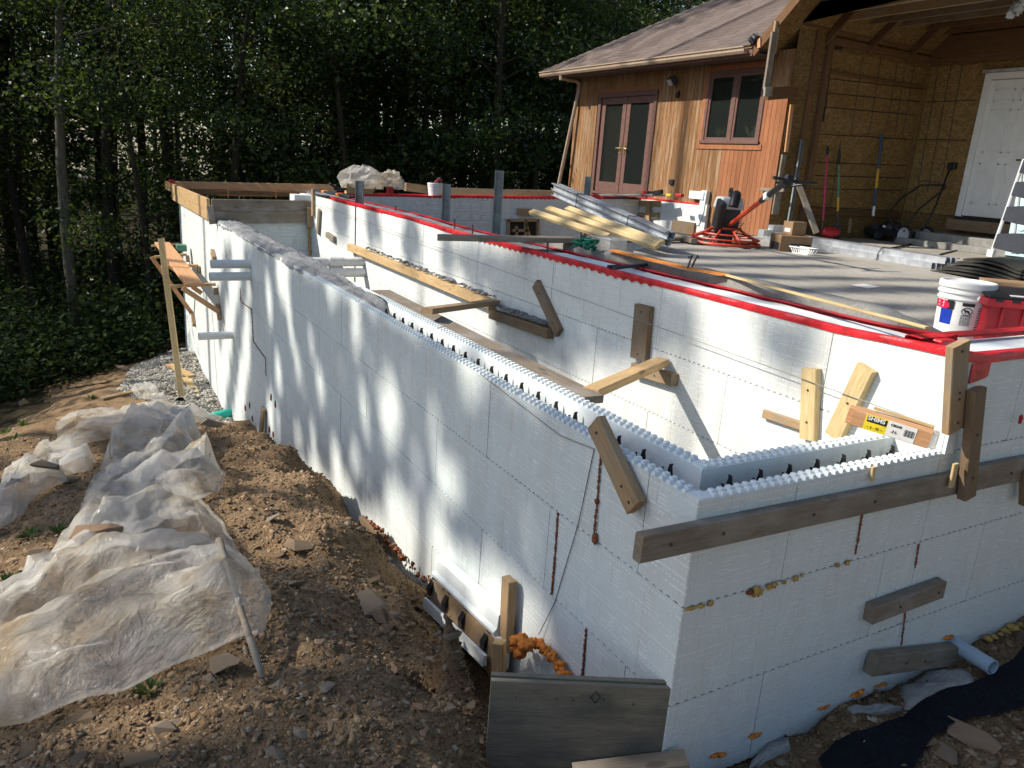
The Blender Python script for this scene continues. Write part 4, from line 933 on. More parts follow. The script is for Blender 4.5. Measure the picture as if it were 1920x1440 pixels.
m = MB(); m.tube([Y(398, 358, 10.6), Y(470, 357, 10.6), Y(575, 362, 10.3)], .006, 5); m.tube([Y(410, 366, 10.2), Y(520, 368, 10.2)], .005, 5); tag(m.build('rebar', MAT['rope'], None), 'thin rusty bars lying along the far form boards', 'rod')
m = MB(); p = X(322, 340, 0); m.box(p-V(.05, .1, .03), p+V(.05, .1, .03)); tag(m.build('clamp', MAT['red_plastic'], bevel=.01), 'small red clamp on the tip of the far left form board', 'clamp')
# ---------------------------------------------------------------- pipes
def pipe(name, a, b, r, mat, label, cat='pipe', hollow=True, group=None, parent=None):
    a = V(*a); b = V(*b); d = nrm(b-a); L = np.linalg.norm(b-a); m = MB()
    m.lathe([(r*.86, .0), (r, 0), (r, L), (r*.86, L), (r*.86, L-.2 if L > .3 else L*.3)], a, d, 20); m.lathe([(r*.86, 0), (.0005, .02)], a, d, 20); m.lathe([(r*.86, L-.12), (.0005, L-.12)], a, d, 20)
    o = m.build(name, MAT[mat], parent, smooth=True)
    return tag(o, label, cat, group)
pa, pb = X(469, 495, 0), X(470, 518, 0)
pipe('pvc_pipe', (.05, pa[1], pa[2]), (-.43, pa[1], pa[2]), .050, 'pvc', 'upper of the two white pipes sticking out of the long wall beside the scaffold')
pipe('pvc_pipe', (.05, pb[1], pb[2]), (-.45, pb[1], pb[2]), .050, 'pvc', 'lower of the two white pipes sticking out of the long wall beside the scaffold')
pc = X(437, 628, 0); pipe('pvc_pipe', (.05, pc[1], pc[2]), (-.434, pc[1], pc[2]), .050, 'pvc', 'lone white pipe sticking out low on the long wall above the gravel')
pg = X(434, 775, 0); pipe('drain_pipe', (.05, pg[1], pg[2]+.02), (-.34, pg[1]-.05, pg[2]-.03), .065, 'green_pipe', 'bright green pipe coming out of the long wall at gravel level')
pk = hit(340, 757); pipe('drain_pipe', pk+V(.03, .12, -.05), pk+V(-.02, -.06, .06), .065, 'black', 'open end of a black pipe beside the scaffold post')
for (a, b, r, lab) in (((590, 491), (682, 491), .055, 'upper white pipe crossing the trench to the tall wall'), ((625, 518), (684, 511), .055, 'lower white pipe crossing the trench to the tall wall')):
    q = XI(*b); s = V(.2, q[1], q[2]); o = pipe('pvc_pipe', s, q, r, 'pvc', lab); m = MB(); d = nrm(q-s); m.lathe([(r, .70), (r+.012, .70), (r+.012, .86), (r, .86)], s, d, 20); m.build('coupling', MAT['pvc'], o, smooth=True)
pp = Y(1795, 1210, -.03); pipe('pvc_pipe', pp+V(0, .03, 0), Z(1862, 1252, -1.02), .036, 'pvc_blue', 'grey-blue pipe stub pointing out from the foot of the end wall')
# ---------------------------------------------------------------- near plywood form, stakes, foam remnant
pl0, pl1 = Z(921, 1272, -.735), Z(1257, 1287, -.735)
zt = (pl0[2]+pl1[2])/2
PF = thing('plywood_form', 'dark stained plywood sheet standing on edge in front of the wall corner', 'plywood', (pl0+pl1)/2+V(0, 0, -.35))
ax = nrm(V(pl1[0]-pl0[0], pl1[1]-pl0[1], 0)); nn = V(ax[1], -ax[0], 0); nn = nn if nn[1] < 0 else -nn
for k, (th, lo, mt) in enumerate(((.019, 0, 'plywood'), (.019, .021, 'plywood'))):
    p = pl0+nn*(-lo); q = pl0+ax*np.linalg.norm((pl1-pl0)[:2])*(1 if k == 0 else .985)+nn*(-lo); p[2] = q[2] = zt-.33; q[2] += pl1[2]-pl0[2]
    p[2] += .008*k; q[2] += .008*k
    o = lumber('plywood_sheet', p, q, .66, th, nn, mt, parent=PF)
for s_, dz in ((.09, -.07), (.24, -.065), (.52, -.075), (.41, -.06), (.30, -.07)): screws(PF, [pl0+ax*s_+nn*.0105+V(0, 0, dz)], nn, .004)
m = MB(); Pq = lambda s, z: pl0+ax*s+nn*.0112+V(0, 0, z); d0 = .38
for (a, b) in (((0, -.028), (.018, -.052)), ((.018, -.052), (0, -.076)), ((0, -.076), (-.018, -.052)), ((-.018, -.052), (0, -.028))): m.tube([Pq(d0+a[0], a[1]), Pq(d0+b[0], b[1])], .0016, 5)
m.build('pencil_mark', MAT['black'], PF)
def PP(px, py): r = ray(px, py); return CAM+r*(((pl0+nn*.055-CAM)@nn)/(r@nn))
_o = lumber('form_board', PP(1075, 1452), PP(1288, 1426), .08, .04, NZ, 'wood_grey', 'grey board lying on the ground along the foot of the plywood sheet', 'board')
b2('stake', X0, (970, 1082), (963, 1212), .075, .045, NX, 'wood_tan', 'short upright stake against the long wall beside the white foam offcut', 'stake', offs=.045)
lumber('stake', X(936, 1203, -.14), X(936, 1290, -.14), .055, .06, V(-1, -1, 0), 'wood_new', 'squat square stake end next to the orange foam', 'stake')
# white foam form remnant at the wall foot
FB = thing('foam_form', 'white foam form offcut with black ties standing at the wall foot', 'foam form', (-.1, 1.7, -1.45))
fa, fb = X(822, 1052, -.06), X(940, 1160, -.06)
prof = [(0, -.095), (-.072, -.095), (-.082, -.088), (-.085, -.070), (-.066, -.052), (-.060, .02), (-.046, .034), (-.006, .034), (0, .022)]
zc = (fa[2]+fb[2])/2
m = MB(); m.prism([V(-.015+x, fb[1], fb[2]+z) for x, z in prof], (0, fa[1]-fb[1], fa[2]-fb[2])); m.build('foam_lip', MAT['foam_plain'], FB)
m = MB(); m.prism([V(-.03, fb[1]-.02, fb[2]-.10), V(-.10, fb[1]-.02, fb[2]-.10), V(-.11, fb[1]-.02, fb[2]-.3), V(-.03, fb[1]-.02, fb[2]-.3)], (0, fa[1]-fb[1], fa[2]-fb[2])); m.build('concrete_fill', MAT['wood_tan'], FB)
m = MB(); m.prism([V(-.125, fb[1]-.0, fb[2]-.19), V(-.143, fb[1]-.0, fb[2]-.19), V(-.150, fb[1]-.0, fb[2]-.25), V(-.125, fb[1]-.0, fb[2]-.25)], (0, fa[1]-fb[1], fa[2]-fb[2]-.03)); m.build('outer_panel', MAT['foam_dirty'], FB)
m = MB(); m.box((-.09, fb[1]-.06, fb[2]-.26), (-.03, fb[1]+.03, fb[2]-.09)); m.build('foam_end', MAT['foam_plain'], FB, bevel=.006)
for t in (.06, .40, .68, .95):
    c = fb+(fa-fb)*t; m = MB(); m.prism([V(-.088, c[1], c[2]-.09), V(-.125, c[1], c[2]-.15), V(-.12, c[1], c[2]-.20), V(-.105, c[1], c[2]-.17), V(-.10, c[1], c[2]-.21), V(-.088, c[1], c[2]-.13)], (0, .045, -.01)); m.build('web_tie', MAT['black'], FB)
# footing with spilled concrete and orange foam
m = MB(); c = Z(1000, 1285, -1.28); m.blob(c+V(.06, .0, -.10), .17, 3, n=14, m=9, amp=.12, sq=(1.2, 1.2, .7)); o = m.build('footing_concrete', MAT['splash'], smooth='all'); tag(o, 'lump of spilled pale concrete at the footing behind the plywood', 'concrete')
OF = [X(985, 1215, -.09), X(1003, 1200, -.05), X(1030, 1225, -.04), X(1050, 1245, -.035), X(1066, 1270, -.03), X(1090, 1300, -.03)]
m = MB(); rd = random.Random(6); OFp = [V(*p) for p in OF]
for k in range(90):
    j = rd.randrange(len(OFp)-1); t = rd.random(); c = OFp[j]*(1-t)+OFp[j+1]*t; m.blob(c+V(rd.uniform(-.02, .01), rd.gauss(0, .006), rd.uniform(-.012, .012)), rd.uniform(.009, .019), k, n=8, m=6, amp=.35)
o = m.build('expanding_foam', MAT['orange_foam'], smooth='all'); tag(o, kind='stuff'); tag(o, 'bright orange expanding foam bead along the wall foot behind the plywood', 'foam'); o.name = 'expanding_foam'
m = MB(); rd = random.Random(8)
for k in range(16): m.blob(X(rd.uniform(965, 995), rd.uniform(1195, 1228), -.10+rd.uniform(-.02, .02)), rd.uniform(.012, .028), k, amp=.4)
tag(m.build('expanding_foam', MAT['orange_foam'], smooth='all'), 'bright orange lump of expanding foam beside the white foam offcut', 'foam')
m = MB(); rd = random.Random(9)
for k in range(30):
    t = k/29; a = X(690+(830-690)*t, 960+(1110-960)*t, -.03); m.blob(a+V(rd.uniform(-.03, .01), 0, rd.uniform(-.06, -.01)), rd.uniform(.007, .02), k, amp=.6)
tag(m.build('expanding_foam', MAT['rust_foam'], smooth='all'), 'dull orange foam squeezed out along the wall foot beside the dirt mound', 'foam')
b2('form_board', X0, (683, 975), (745, 1030), .08, .04, NX, 'wood_brown', 'dark board edge along the wall foot near the middle of the dirt mound')
p = X(492, 792, 0); lumber('stake', X(494, 765, -.03), X(487, 835, -.06), .10, .03, NX, 'wood_tan', 'rusty flat stake standing against the long wall at the mound top', 'stake')
m = MB(); m.tube([X(1114, 842, -.004), X(1085, 980, -.006), X(1040, 1130, -.004), X(1010, 1190, -.02)], .0018, 5); tag(m.build('wire', MAT['dark_grey']), 'thin dark wire hanging down the long wall from the slanted board', 'wire')
m = MB(); m.tube([XI(560, 368)+V(-.05, 0, 0), XI(1745, 790)+V(-.05, -.02, 0)], .0022, 5); tag(m.build('string_line', MAT['string']), 'thin mason string stretched along the face of the tall wall', 'string')
m = MB(); m.tube([V(-.006, 1.6, .005), V(-.006, .85, -.06), X(1114, 842, -.006)], .002, 5); tag(m.build('string_line', MAT['string']), 'thin cord lying over the edge of the long wall above the slanted board', 'string')

# pack of wood shims
sa, sb = Q(1600, 778, 2.98), Q(1745, 822, 2.86)
ax = nrm(sb-sa); SH = thing('shim_pack', 'shrink-wrapped pack of orange cedar shims with yellow label', 'shim pack', (sa+sb)/2)
nv = nrm(np.cross(ax, V(0, 0, 1))); nv = nv if np.dot(nv, CAM-sa) > 0 else -nv; uv = nrm(np.cross(nv, ax)); uv = uv if uv[2] > 0 else -uv
L = np.linalg.norm(sb-sa)
for k in range(5):
    c0 = sa+nv*(.028-.014*k); lumber('shim', c0-ax*.02*(k % 2), c0+ax*L, .065, .0125, nv, 'wood_orange', parent=SH)
def quad(name, parent, mat, x0, x1, z0, z1, lift):
    m = MB(); P = lambda x, z: sa+ax*x+uv*z+nv*(.0345+lift); m.add([P(x0, z0), P(x1, z0), P(x1, z1), P(x0, z1)], [(0, 1, 2, 3)]); return m.build(name, MAT[mat], parent)
quad('label_strip', SH, 'label_yellow', .045, .125, -.031, .031, .001); quad('label_strip', SH, 'paper', .125, .225, -.030, .030, .001); quad('label_strip', SH, 'black', .052, .122, .002, .026, .0016)
def text(name, body, org, ux_, uz_, size, mat, parent, extr=.0003, align='LEFT', bold=0):
    cu = bpy.data.curves.new(name, 'FONT'); cu.body = body; cu.size = size; cu.extrude = extr; cu.align_x = align; cu.align_y = 'BOTTOM'; cu.offset = bold; cu.materials.append(MAT[mat])
    o = bpy.data.objects.new(name, cu); COL.objects.link(o); ux_ = nrm(ux_); uz_ = nrm(uz_-ux_*np.dot(uz_, ux_)); n = np.cross(ux_, uz_)
    me = bpy.data.meshes.new_from_object(o); bpy.data.objects.remove(o); o = bpy.data.objects.new(name, me); COL.objects.link(o)
    o.matrix_world = Matrix(((ux_[0], uz_[0], n[0], org[0]), (ux_[1], uz_[1], n[1], org[1]), (ux_[2], uz_[2], n[2], org[2]), (0, 0, 0, 1))); adopt(o, parent); return o
axr = ax if np.dot(ax, RT) > 0 else -ax
text('lettering', 'SHIMS', sa+ax*.0535+uv*.0055+nv*.037, axr, uv, .023, 'white_paint', SH, bold=.0006)
text('lettering', '~ 2 - 42 ~', sa+ax*.056-uv*.024+nv*.0365, axr, uv, .014, 'black', SH); text('lettering', 'CEDAR', sa+ax*.135+uv*.010+nv*.0365, axr, uv, .012, 'black', SH, bold=.0004); text('lettering', '-N-', sa+ax*.14-uv*.018+nv*.0365, axr, uv, .018, 'black', SH)
m = MB()
for k in range(11): x = .185+k*.0033; P = lambda x, z: sa+ax*x+uv*z+nv*.0365; wv = .001+.0012*((k*7) % 3)/2; m.add([P(x, -.012), P(x+wv, -.012), P(x+wv, .014), P(x, .014)], [(0, 1, 2, 3)])
m.build('barcode', MAT['black'], SH)
m = MB(); m.obox(sb+ax*.012, ax, nv, uv, .014, .032, .031, .8); m.build('wrap_end', MAT['clear_bag'], SH, bevel=.006)
lumber('batten', sa+uv*.045-nv*.02+ax*.06, sb+uv*.04-nv*.02+ax*.0, .012, .008, nv, 'wood_yellow', 'thin pale batten lying on top of the shim pack', 'batten')

# ---------------------------------------------------------------- things on the wall tops
for k, (px, a, b, r) in enumerate(((625, 438, 455, .008), (822, 412, 430, .008), (664+188, 418, 434, .008), (1027, 455, 473, .008))): pass
DW = [((742, 386), (742, 398)), ((852, 410), (853, 426)), ((886, 421), (886, 437)), ((1027, 454), (1027, 472))]
for k, (a, b) in enumerate(DW):
    m = MB(); p = Z(*b, .42); q = X(*a, p[0]); m.tube([p-V(0, 0, .05), q], .008, 8); o = m.build('rebar_dowel', MAT['steel']); tag(o, ['first short rebar dowel standing in the tall wall top, nearest the level', 'rebar dowel in the tall wall top left of the loose board', 'rebar dowel in the tall wall top at the left end of the loose board', 'rebar dowel in the tall wall top right of the loose board'][k], 'dowel', 'rebar dowels in the wall top')
lumber('loose_board', Z(820, 445, .46), Z(1076, 450, .50), .14, .04, NZ, 'wood_grey', 'grey board lying across the top of the tall wall in the middle', 'board')
m = MB(); a, b = Z(1140, 500, .43), Z(1208, 499, .43); m.tube([a, b], .012, 8); tag(m.build('steel_bar', MAT['dark_grey'], smooth=True), 'dark steel bar lying on the red taped wall top', 'bar')
m = MB(); a, b = Z(1150, 503, .445), Z(1214, 496, .445); m.tube([a, b], .012, 8); tag(m.build('steel_bar', MAT['dark_grey'], smooth=True), 'second dark bar crossed over the first on the wall top', 'bar')
LV = lumber('spirit_level', Z(594, 356, .50), Z(662, 370, .50), .10, .03, V(0, 0, 1), 'dark_grey', 'long dark grey spirit level resting on the far end of the tall wall', 'spirit level')
for t, c in ((.28, 'orange_foam'), (.68, 'orange_foam')):
    p = Z(594, 356, .50)*(1-t)+Z(662, 370, .50)*t; m = MB(); m.box(p-V(.052, .06, .012), p+V(.02, .06, .017)); m.build('vial_window', MAT[c], LV)
# galvanised posts standing in the excavation
def channel(name, p0, p1, wv, nv, w_=.09, d=.04, t=.004, mat='galv', label=None, group=None, parent=None, cat='steel stud'):
    p0 = V(*p0); p1 = V(*p1); ax = nrm(p1-p0); wv = nrm(np.asarray(wv, float)-ax*np.dot(wv, ax)); nv = np.cross(ax, wv)*np.sign(np.dot(np.cross(ax, wv), nv)) ; nv = nrm(nv)
    sec = [(-w_/2, d), (-w_/2, 0), (w_/2, 0), (w_/2, d), (w_/2-.012, d), (w_/2-.012, d-t), (w_/2-t, d-t), (w_/2-t, t), (-w_/2+t, t), (-w_/2+t, d-t), (-w_/2+.012, d-t), (-w_/2+.012, d)]
    m = MB(); m.prism([p0+wv*a+nv*b for a, b in sec], p1-p0); o = m.build(name, MAT[mat], parent)
    return tag(o, label, cat if label else None, group)
for k, (px, top, bot, yd, lab) in enumerate(((675, 339, 372, 7.8, 'short galvanised post behind the far end of the tall wall'), (838, 345, 416, 7.0, 'galvanised post standing behind the tall wall left of centre'), (937, 320, 440, 6.2, 'tallest galvanised post standing behind the tall wall'), (1103, 331, 372, 8.2, 'galvanised post by the house corner, left of the french door'))):
    p = Y(px, top, yd); q = V(p[0], p[1], -2.4); wv = RT*np.array([1, 1, 0]); channel('steel_post', q, p, wv, V(-.3, -1, 0), .10, .05, .006, 'galv_dull', lab)
bx_ = lumber('post', Y(1097, 440, 8.0), Y(1097, 400, 8.0), .08, .05, NY, 'galv_dull', 'dark post under the stud bundle in the excavation', 'post')
b2('block_board', lambda a, b: Y(a, b, 10.48), (969, 397), (1002, 398), .12, .04, NY, 'wood_tan', 'short horizontal block on the back wall above the timber opening')
for a, b, lab in (((1193, 381), (1239, 382), 'upper short cleat on the back wall right of the stud bundle'), ((1198, 404), (1237, 404), 'lower short cleat on the back wall right of the stud bundle'), ((1220, 378), (1220, 418), 'upright block crossing the two cleats on the back wall')):
    b2('block_board', lambda x_, y_: X(x_, y_, 7.9), a, b, .11, .04, NX, 'wood_tan', lab, offs=.022 if a[1] != 378 else .064)
p = X(1262, 412, 7.88); q = X(1301, 441, 7.88); bx_o = MB(); bx_o.box((7.86, q[1], q[2]), (7.895, p[1], p[2])); tag(bx_o.build('plywood_offcut', MAT['wood_brown']), 'stained brown panel set low in the back wall beside the power trowel', 'panel')
m = MB(); p = X(1294, 372, 7.9); q = X(1327, 358, 7.9); m.box((7.86, q[1]+.05, p[2]), (7.97, p[1], q[2]-.02)); m.prism([V(7.88, q[1]+.14, q[2]), V(7.88, q[1], q[2]), V(7.88, q[1]+.02, .45), V(7.88, q[1]+.10, .22), V(7.88, q[1]+.16, .22)], (.09, 0, 0)); tag(m.build('foam_block', MAT['foam_plain'], bevel=.006), 'ragged white foam block against the house siding left of the power trowel', 'foam block')
m = MB(); p = X(1348, 404, 7.965); m.lathe([(.001, 0), (.075, 0), (.075, .012), (.05, .014), (.001, .02)], p, NX, 20); tag(m.build('yellow_disc', MAT['label_yellow'], smooth=True), 'yellow round plug on the siding behind the power trowel', 'plug')
# clear plastic bag bundle on its board, far bucket, fuel can, tools
bc = Y(703, 338, 10.6)
def crumple(name, c, rx, ry, rz, seed, mat, label, cat, n=15, m_=9, amp=.5):
    vs = []; fs = []; rd = np.random.default_rng(seed); ph = rd.random((3, 4))*6
    for i in range(m_+1):
        th = math.pi*i/m_
        for k in range(n):
            p = 2*math.pi*(k+.5*(i % 2))/n; x, y, z = math.sin(th)*math.cos(p), math.sin(th)*math.sin(p), math.cos(th); f = 1+amp*(rd.random()-.55)*1.1
            vs.append((c[0]+rx*x*f, c[1]+ry*y*f, c[2]+max(-rz*.5, rz*z*f)))
    for i in range(m_):
        for k in range(n): k2 = (k+1) % n; fs += [(i*n+k, (i+1)*n+k, (i+1)*n+k2), (i*n+k, (i+1)*n+k2, i*n+k2)]
    m = MB(); m.add(vs, fs); return tag(m.build(name, MAT[mat], None), label, cat)
crumple('plastic_bag', Y(680, 340, 10.65), .36, .25, .22, 3, 'clear_bag', 'largest crumpled clear plastic bundle on the far wall top', 'plastic bag')
crumple('plastic_bag', Y(728, 340, 10.65), .24, .2, .17, 8, 'clear_bag', 'middle crumpled clear plastic bundle on the far wall top', 'plastic bag')
crumple('plastic_bag', Y(747, 348, 10.62), .10, .1, .12, 12, 'clear_bag', 'small knotted end of clear plastic at the right of the bundle', 'plastic bag')
lumber('loose_board', Y(648, 353, 10.6), Y(697, 354, 10.6), .16, .12, NY, 'wood_new', 'new yellow timber block under the clear plastic bundle', 'board')
lumber('loose_board', Y(760, 350, 11.2), Y(805, 356, 11.6), .14, .04, NY, 'wood_tan', 'tan board end lying between plastic bundle and far bucket', 'board')
lumber('loose_board', Y(805, 358, 11.4), Y(1045, 364, 11.0), .13, .04, NY, 'wood_tan', 'long tan board along the back wall top behind the posts', 'board')
m = MB(); p = Y(731, 356, 10.6); m.box(p-V(.05, .05, .06), p+V(.05, .05, .06)); tag(m.build('red_can', MAT['red_plastic'], bevel=.015), 'small red can under the clear plastic bundle', 'can')
m = MB(); p = Y(632, 351, 10.55); m.tube([p+V(-.12, 0, .05), p+V(.02, 0, -.03), p+V(.15, 0, -.02)], .022, 8); m.box(p+V(-.05, -.03, -.05), p+V(.12, .03, -.01)); tag(m.build('power_tool', MAT['black'], bevel=.008), 'black hand tool lying beyond the spirit level', 'tool')
def pail(name, c, rb, rt, h, mat, label, n=28):
    e = thing(name, label, 'bucket', c); m = MB(); m.lathe([(.001, 0), (rb, 0), (rb, .01), (rt, h*.80), (rt+.006, h*.80), (rt+.006, h*.84), (rt, h*.84), (rt+.001, h*.91), (rt+.008, h*.91), (rt+.008, h*.95), (rt+.001, h*.95), (rt+.001, h)], c, n=n); m.build('body', MAT[mat], e, smooth=True); return e
c = Y(815, 368, 10.62); e = pail('bucket', c-V(0, 0, .02), .10, .125, .24, 'white_plastic', 'grubby white bucket of tools standing on the back wall top')
m = MB(); m.lathe([(.118, .2), (.001, .19)], c, n=20); m.build('contents', MAT['dark_grey'], e); m = MB(); m.tube([c+V(-.07, -.05, .16), c+V(-.03, -.1, .25), c+V(.04, -.08, .28), c+V(.1, -.05, .26)], .014, 6); m.build('cord', MAT['red_plastic'], e, smooth='all'); m = MB(); m.blob(c+V(.07, 0, .26), .05, 3); m.build('tool_head', MAT['dark_grey'], e)
m = MB(); p = X(1218, 362, 7.55); m.obox(p, V(0, 1, -.05), V(1, 0, 0), V(0, .05, 1), .16, .04, .03); m.obox(p+V(0, -.22, .02), V(0, 1, -.2), V(1, 0, 0), V(0, .2, 1), .12, .045, .04); SW = m.build('power_saw', MAT['black'], bevel=.012); tag(SW, 'black and red reciprocating saw lying in front of the french door', 'saw')
m = MB(); m.obox(p+V(0, .10, .0), V(0, 1, 0), V(1, 0, 0), V(0, 0, 1), .09, .045, .035); m.build('gearbox', MAT['red_plastic'], SW, bevel=.01); m = MB(); m.tube([p+V(0, .2, -.01), p+V(0, .42, -.02)], .01); m.build('blade', MAT['steel'], SW)
m = MB(); p = X(1270, 366, 7.5); m.box(p-V(.04, .14, .03), p+V(.04, .02, .03)); tag(m.build('red_tool', MAT['red_plastic'], bevel=.015), 'orange-red tool on the wall top right of the saw', 'tool')
m = MB(); p = X(1258, 366, 7.5); m.box(p-V(.03, .02, .02), p+V(.03, .10, .02)); tag(m.build('yellow_tool', MAT['label_yellow'], bevel=.01), 'small yellow tape beside the orange-red tool', 'tool')
m = MB(); p = Y(1117, 368, 10.4); m.box(p-V(.10, .05, .03), p+V(.06, .05, .04)); tag(m.build('red_tool', MAT['red_plastic'], bevel=.02), 'red clamp on the wall top at the foot of the galvanised post', 'tool')
m = MB(); m.tube([Y(1130, 370, 10.4), Y(1150, 371, 10.4), Y(1195, 372, 10.4)], .02, 6); tag(m.build('pry_bar', MAT['dark_grey']), 'dark bar lying on the wall top before the french door', 'bar')
lumber('door_sill_board', X(1115, 366, 7.6), X(1235, 366, 7.6), .3, .03, NZ, 'galv_dull', 'grey sill plate in front of the french door', 'plate')
# bundle of studs leaning from back wall to slab
ST_ = Q(1047, 356, 11.0); SE_ = Q(1253, 447, 8.6); ax = nrm(SE_-ST_); wv = nrm(np.cross(ax, V(0, 0, 1))); up = np.cross(wv, ax); up = up if up[2] > 0 else -up
for i in range(3):
    for j in range(2):
        s = wv*(i-1)*.048 + up*(j-.5)*.083; a = ST_+s-ax*.03*((i*2+j) % 3); b = SE_+s+ax*.05*((i+j) % 2)
        channel('steel_stud', a, b, up, wv, .082, .044, .003, 'galv', f"galvanised stud of the leaning bundle, {('bottom','top')[j]} row, {('right','middle','left')[i]} of three", 'studs of the leaning bundle')
for t in (.27, .74):
    c = ST_+(SE_-ST_)*t; m = MB(); m.tube([c+wv*a+up*b for a, b in ((-.075, -.088), (.1, -.088), (.1, .088), (-.075, .088), (-.075, -.088))], .006, 5); tag(m.build('strap', MAT['black']), ('black strap round the upper part of the leaning stud bundle', 'black strap round the lower part of the leaning stud bundle')[t > .5], 'strap')
for k, (a, b) in enumerate((((997, 397), (1140, 444)), ((1027, 391), (1234, 462)), ((1064, 391), (1241, 456)))):
    lumber('two_by_four', Q(*a, 9.9), Q(*b, 8.15 if k else 8.5), .085, .045, V(-.4, -.5, .7), 'wood_yellow', ['lowest of the three yellow timbers leaning beside the stud bundle', 'middle and longest yellow timber leaning beside the stud bundle', 'uppermost yellow timber leaning beside the stud bundle'][k], 'timber')
lumber('two_by_four', Z(1255, 440, .25), Z(1302, 452, .25), .09, .06, NZ, 'wood_grey', 'grey timber end lying on the slab beside the trowel ring', 'timber')
lumber('loose_board', Z(1155, 452, .24), Z(1290, 448, .24), .10, .04, NZ, 'wood_grey', 'grey board along the slab edge under the studs', 'board')
# green strap heap and clear tub
m = MB(); rd = random.Random(5); c = Z(1098, 460, .50)
for k in range(9):
    P = [c+V(rd.uniform(-.06, .07), rd.uniform(-.10, .10), rd.uniform(-.03, .05)) for _ in range(4)]; m.tube(P, .010, 6)
tag(m.build('strap_heap', MAT['green_cloth'], smooth='all'), 'tangle of green strap on the curb beside the clear tub', 'strap')
c = Z(1141, 466, .47); m = MB(); m.prism([c+V(-.08, -.12, 0), c+V(.08, -.12, 0), c+V(.08, .12, 0), c+V(-.08, .12, 0)], (0, 0, .08)); m.box(c+V(-.09, -.13, .075), c+V(.09, .13, .088)); tag(m.build('clear_tub', MAT['clear_bag'], bevel=.006), 'small translucent grey tub on the curb behind the taped wall', 'tub')
# orange tape and batten along the curb edge
m = MB(); P = [Z(1145, 470, .485), Z(1200, 484, .485), Z(1300, 507, .485), Z(1360, 517, .485)]; vs = []; 
for i in range(3): 
    a, b = P[i], P[i+1]; t = V(.03, -.01, 0); m.add([a-t, a+t+V(0, 0, .012), b+t+V(0, 0, .012), b-t], [(0, 1, 2, 3)])
o = m.build('orange_tape', MAT['orange_foam']); tag(o, 'orange-red tape strip running along the curb edge', 'tape'); o.data.materials[0] = MAT['tape_orange'] if 'tape_orange' in MAT else MAT['orange_foam']
lumber('batten', Z(1355, 514, .487), Z(1740, 615, .50), .03, .012, NZ, 'wood_yellow', 'long thin yellowish batten along the curb edge toward the bucket', 'batten')
for k, px in enumerate((1288, 1296)):
    m = MB(); p = Z(px, 506, .48); m.tube([p, p+V(.015, 0, .05), p+V(.03+.01*k, .0, .09), p+V(.05*k, .0, .075)], .006, 6); tag(m.build('anchor_hook', MAT['steel']), ('left bent steel hook on the orange tape', 'right bent steel hook on the orange tape')[k], 'hook')
# ---------------------------------------------------------------- things on the slab
SZ = .20
def loc(c, yaw):
    """local frame at c: returns f(x,y,z) in world"""
    ca, sa_ = math.cos(yaw), math.sin(yaw); c = np.asarray(c, float)
    return lambda x, y, z: c+V(x*ca-y*sa_, x*sa_+y*ca, z)
# power trowel
tc = Z(1357, 459, SZ); TR = thing('power_trowel', 'red power trowel with a ring guard and petrol engine standing before the siding', 'power trowel', tc)
R0 = np.linalg.norm(Z(1297, 456, SZ)-Z(1419, 463, SZ))/2; he = Q(1478, 338, 8.0)-tc; yw = math.atan2(he[1], he[0]); P = loc(tc, yw); k_ = R0/.5
def PK(x, y, z): return P(x*k_, y*k_, z*k_)
m = MB(); m.ring(PK(0, 0, .035), NZ, R0, .020, 40, 8); m.ring(PK(0, 0, .10), NZ, R0*.98, .012, 40, 6); m.build('guard_ring', MAT['red_paint'], TR, smooth=True)
for i in range(8):
    a = i*math.pi/4+.2; m = MB(); q = [PK(.20*math.cos(a), .20*math.sin(a), .24), PK(.32*math.cos(a), .32*math.sin(a), .17), PK(.44*math.cos(a), .44*math.sin(a), .12), PK(.5*math.cos(a), .5*math.sin(a), .035)]
    m.tube(q, .016, 6); m.build('guard_arm', MAT['red_paint'], TR, smooth='all')
m = MB(); m.ring(PK(0, 0, .245), NZ, .21*k_, .016, 24, 6); m.ring(PK(0, 0, .16), NZ, .33*k_, .012, 28, 6); m.build('guard_deck', MAT['red_paint'], TR, smooth=True)
for i in range(4):
    a = i*math.pi/2+.5; m = MB(); c = PK(.27*math.cos(a), .27*math.sin(a), .02); ax = V(math.cos(a+yw), math.sin(a+yw), 0); m.obox(c, ax, np.cross(NZ, ax), NZ, .19*k_, .07, .006); m.build('blade', MAT['steel'], TR)
m = MB(); m.lathe([(.10, .03), (.10, .22), (.07, .26), (.001, .26)], tc, n=16); m.build('gearbox', MAT['dark_grey'], TR, smooth=True)
m = MB(); m.obox(PK(-.02, .0, .40), V(math.cos(yw), math.sin(yw), 0), V(-math.sin(yw), math.cos(yw), 0), NZ, .15*k_, .15*k_, .15*k_); m.build('engine_block', MAT['dark_grey'], TR, bevel=.03)
m = MB()
for j in range(6): m.obox(PK(-.02, 0, .30+.03*j), V(math.cos(yw), math.sin(yw), 0), V(-math.sin(yw), math.cos(yw), 0), NZ, .165*k_, .165*k_, .006*k_)
m.build('cooling_fins', MAT['steel'], TR)
m = MB(); m.obox(PK(-.04, 0, .60), V(math.cos(yw), math.sin(yw), 0), V(-math.sin(yw), math.cos(yw), 0), NZ, .22*k_, .18*k_, .085*k_, .85); m.build('fuel_tank', MAT['grey_plastic'], TR, bevel=.03)
m = MB(); m.lathe([(.13*k_, 0), (.13*k_, .05), (.10*k_, .08), (.001, .09)], PK(-.14, 0, .40), P(-1, .25, 0)-P(0, 0, 0), 20); m.build('recoil_starter', MAT['maroon'], TR, smooth=True)
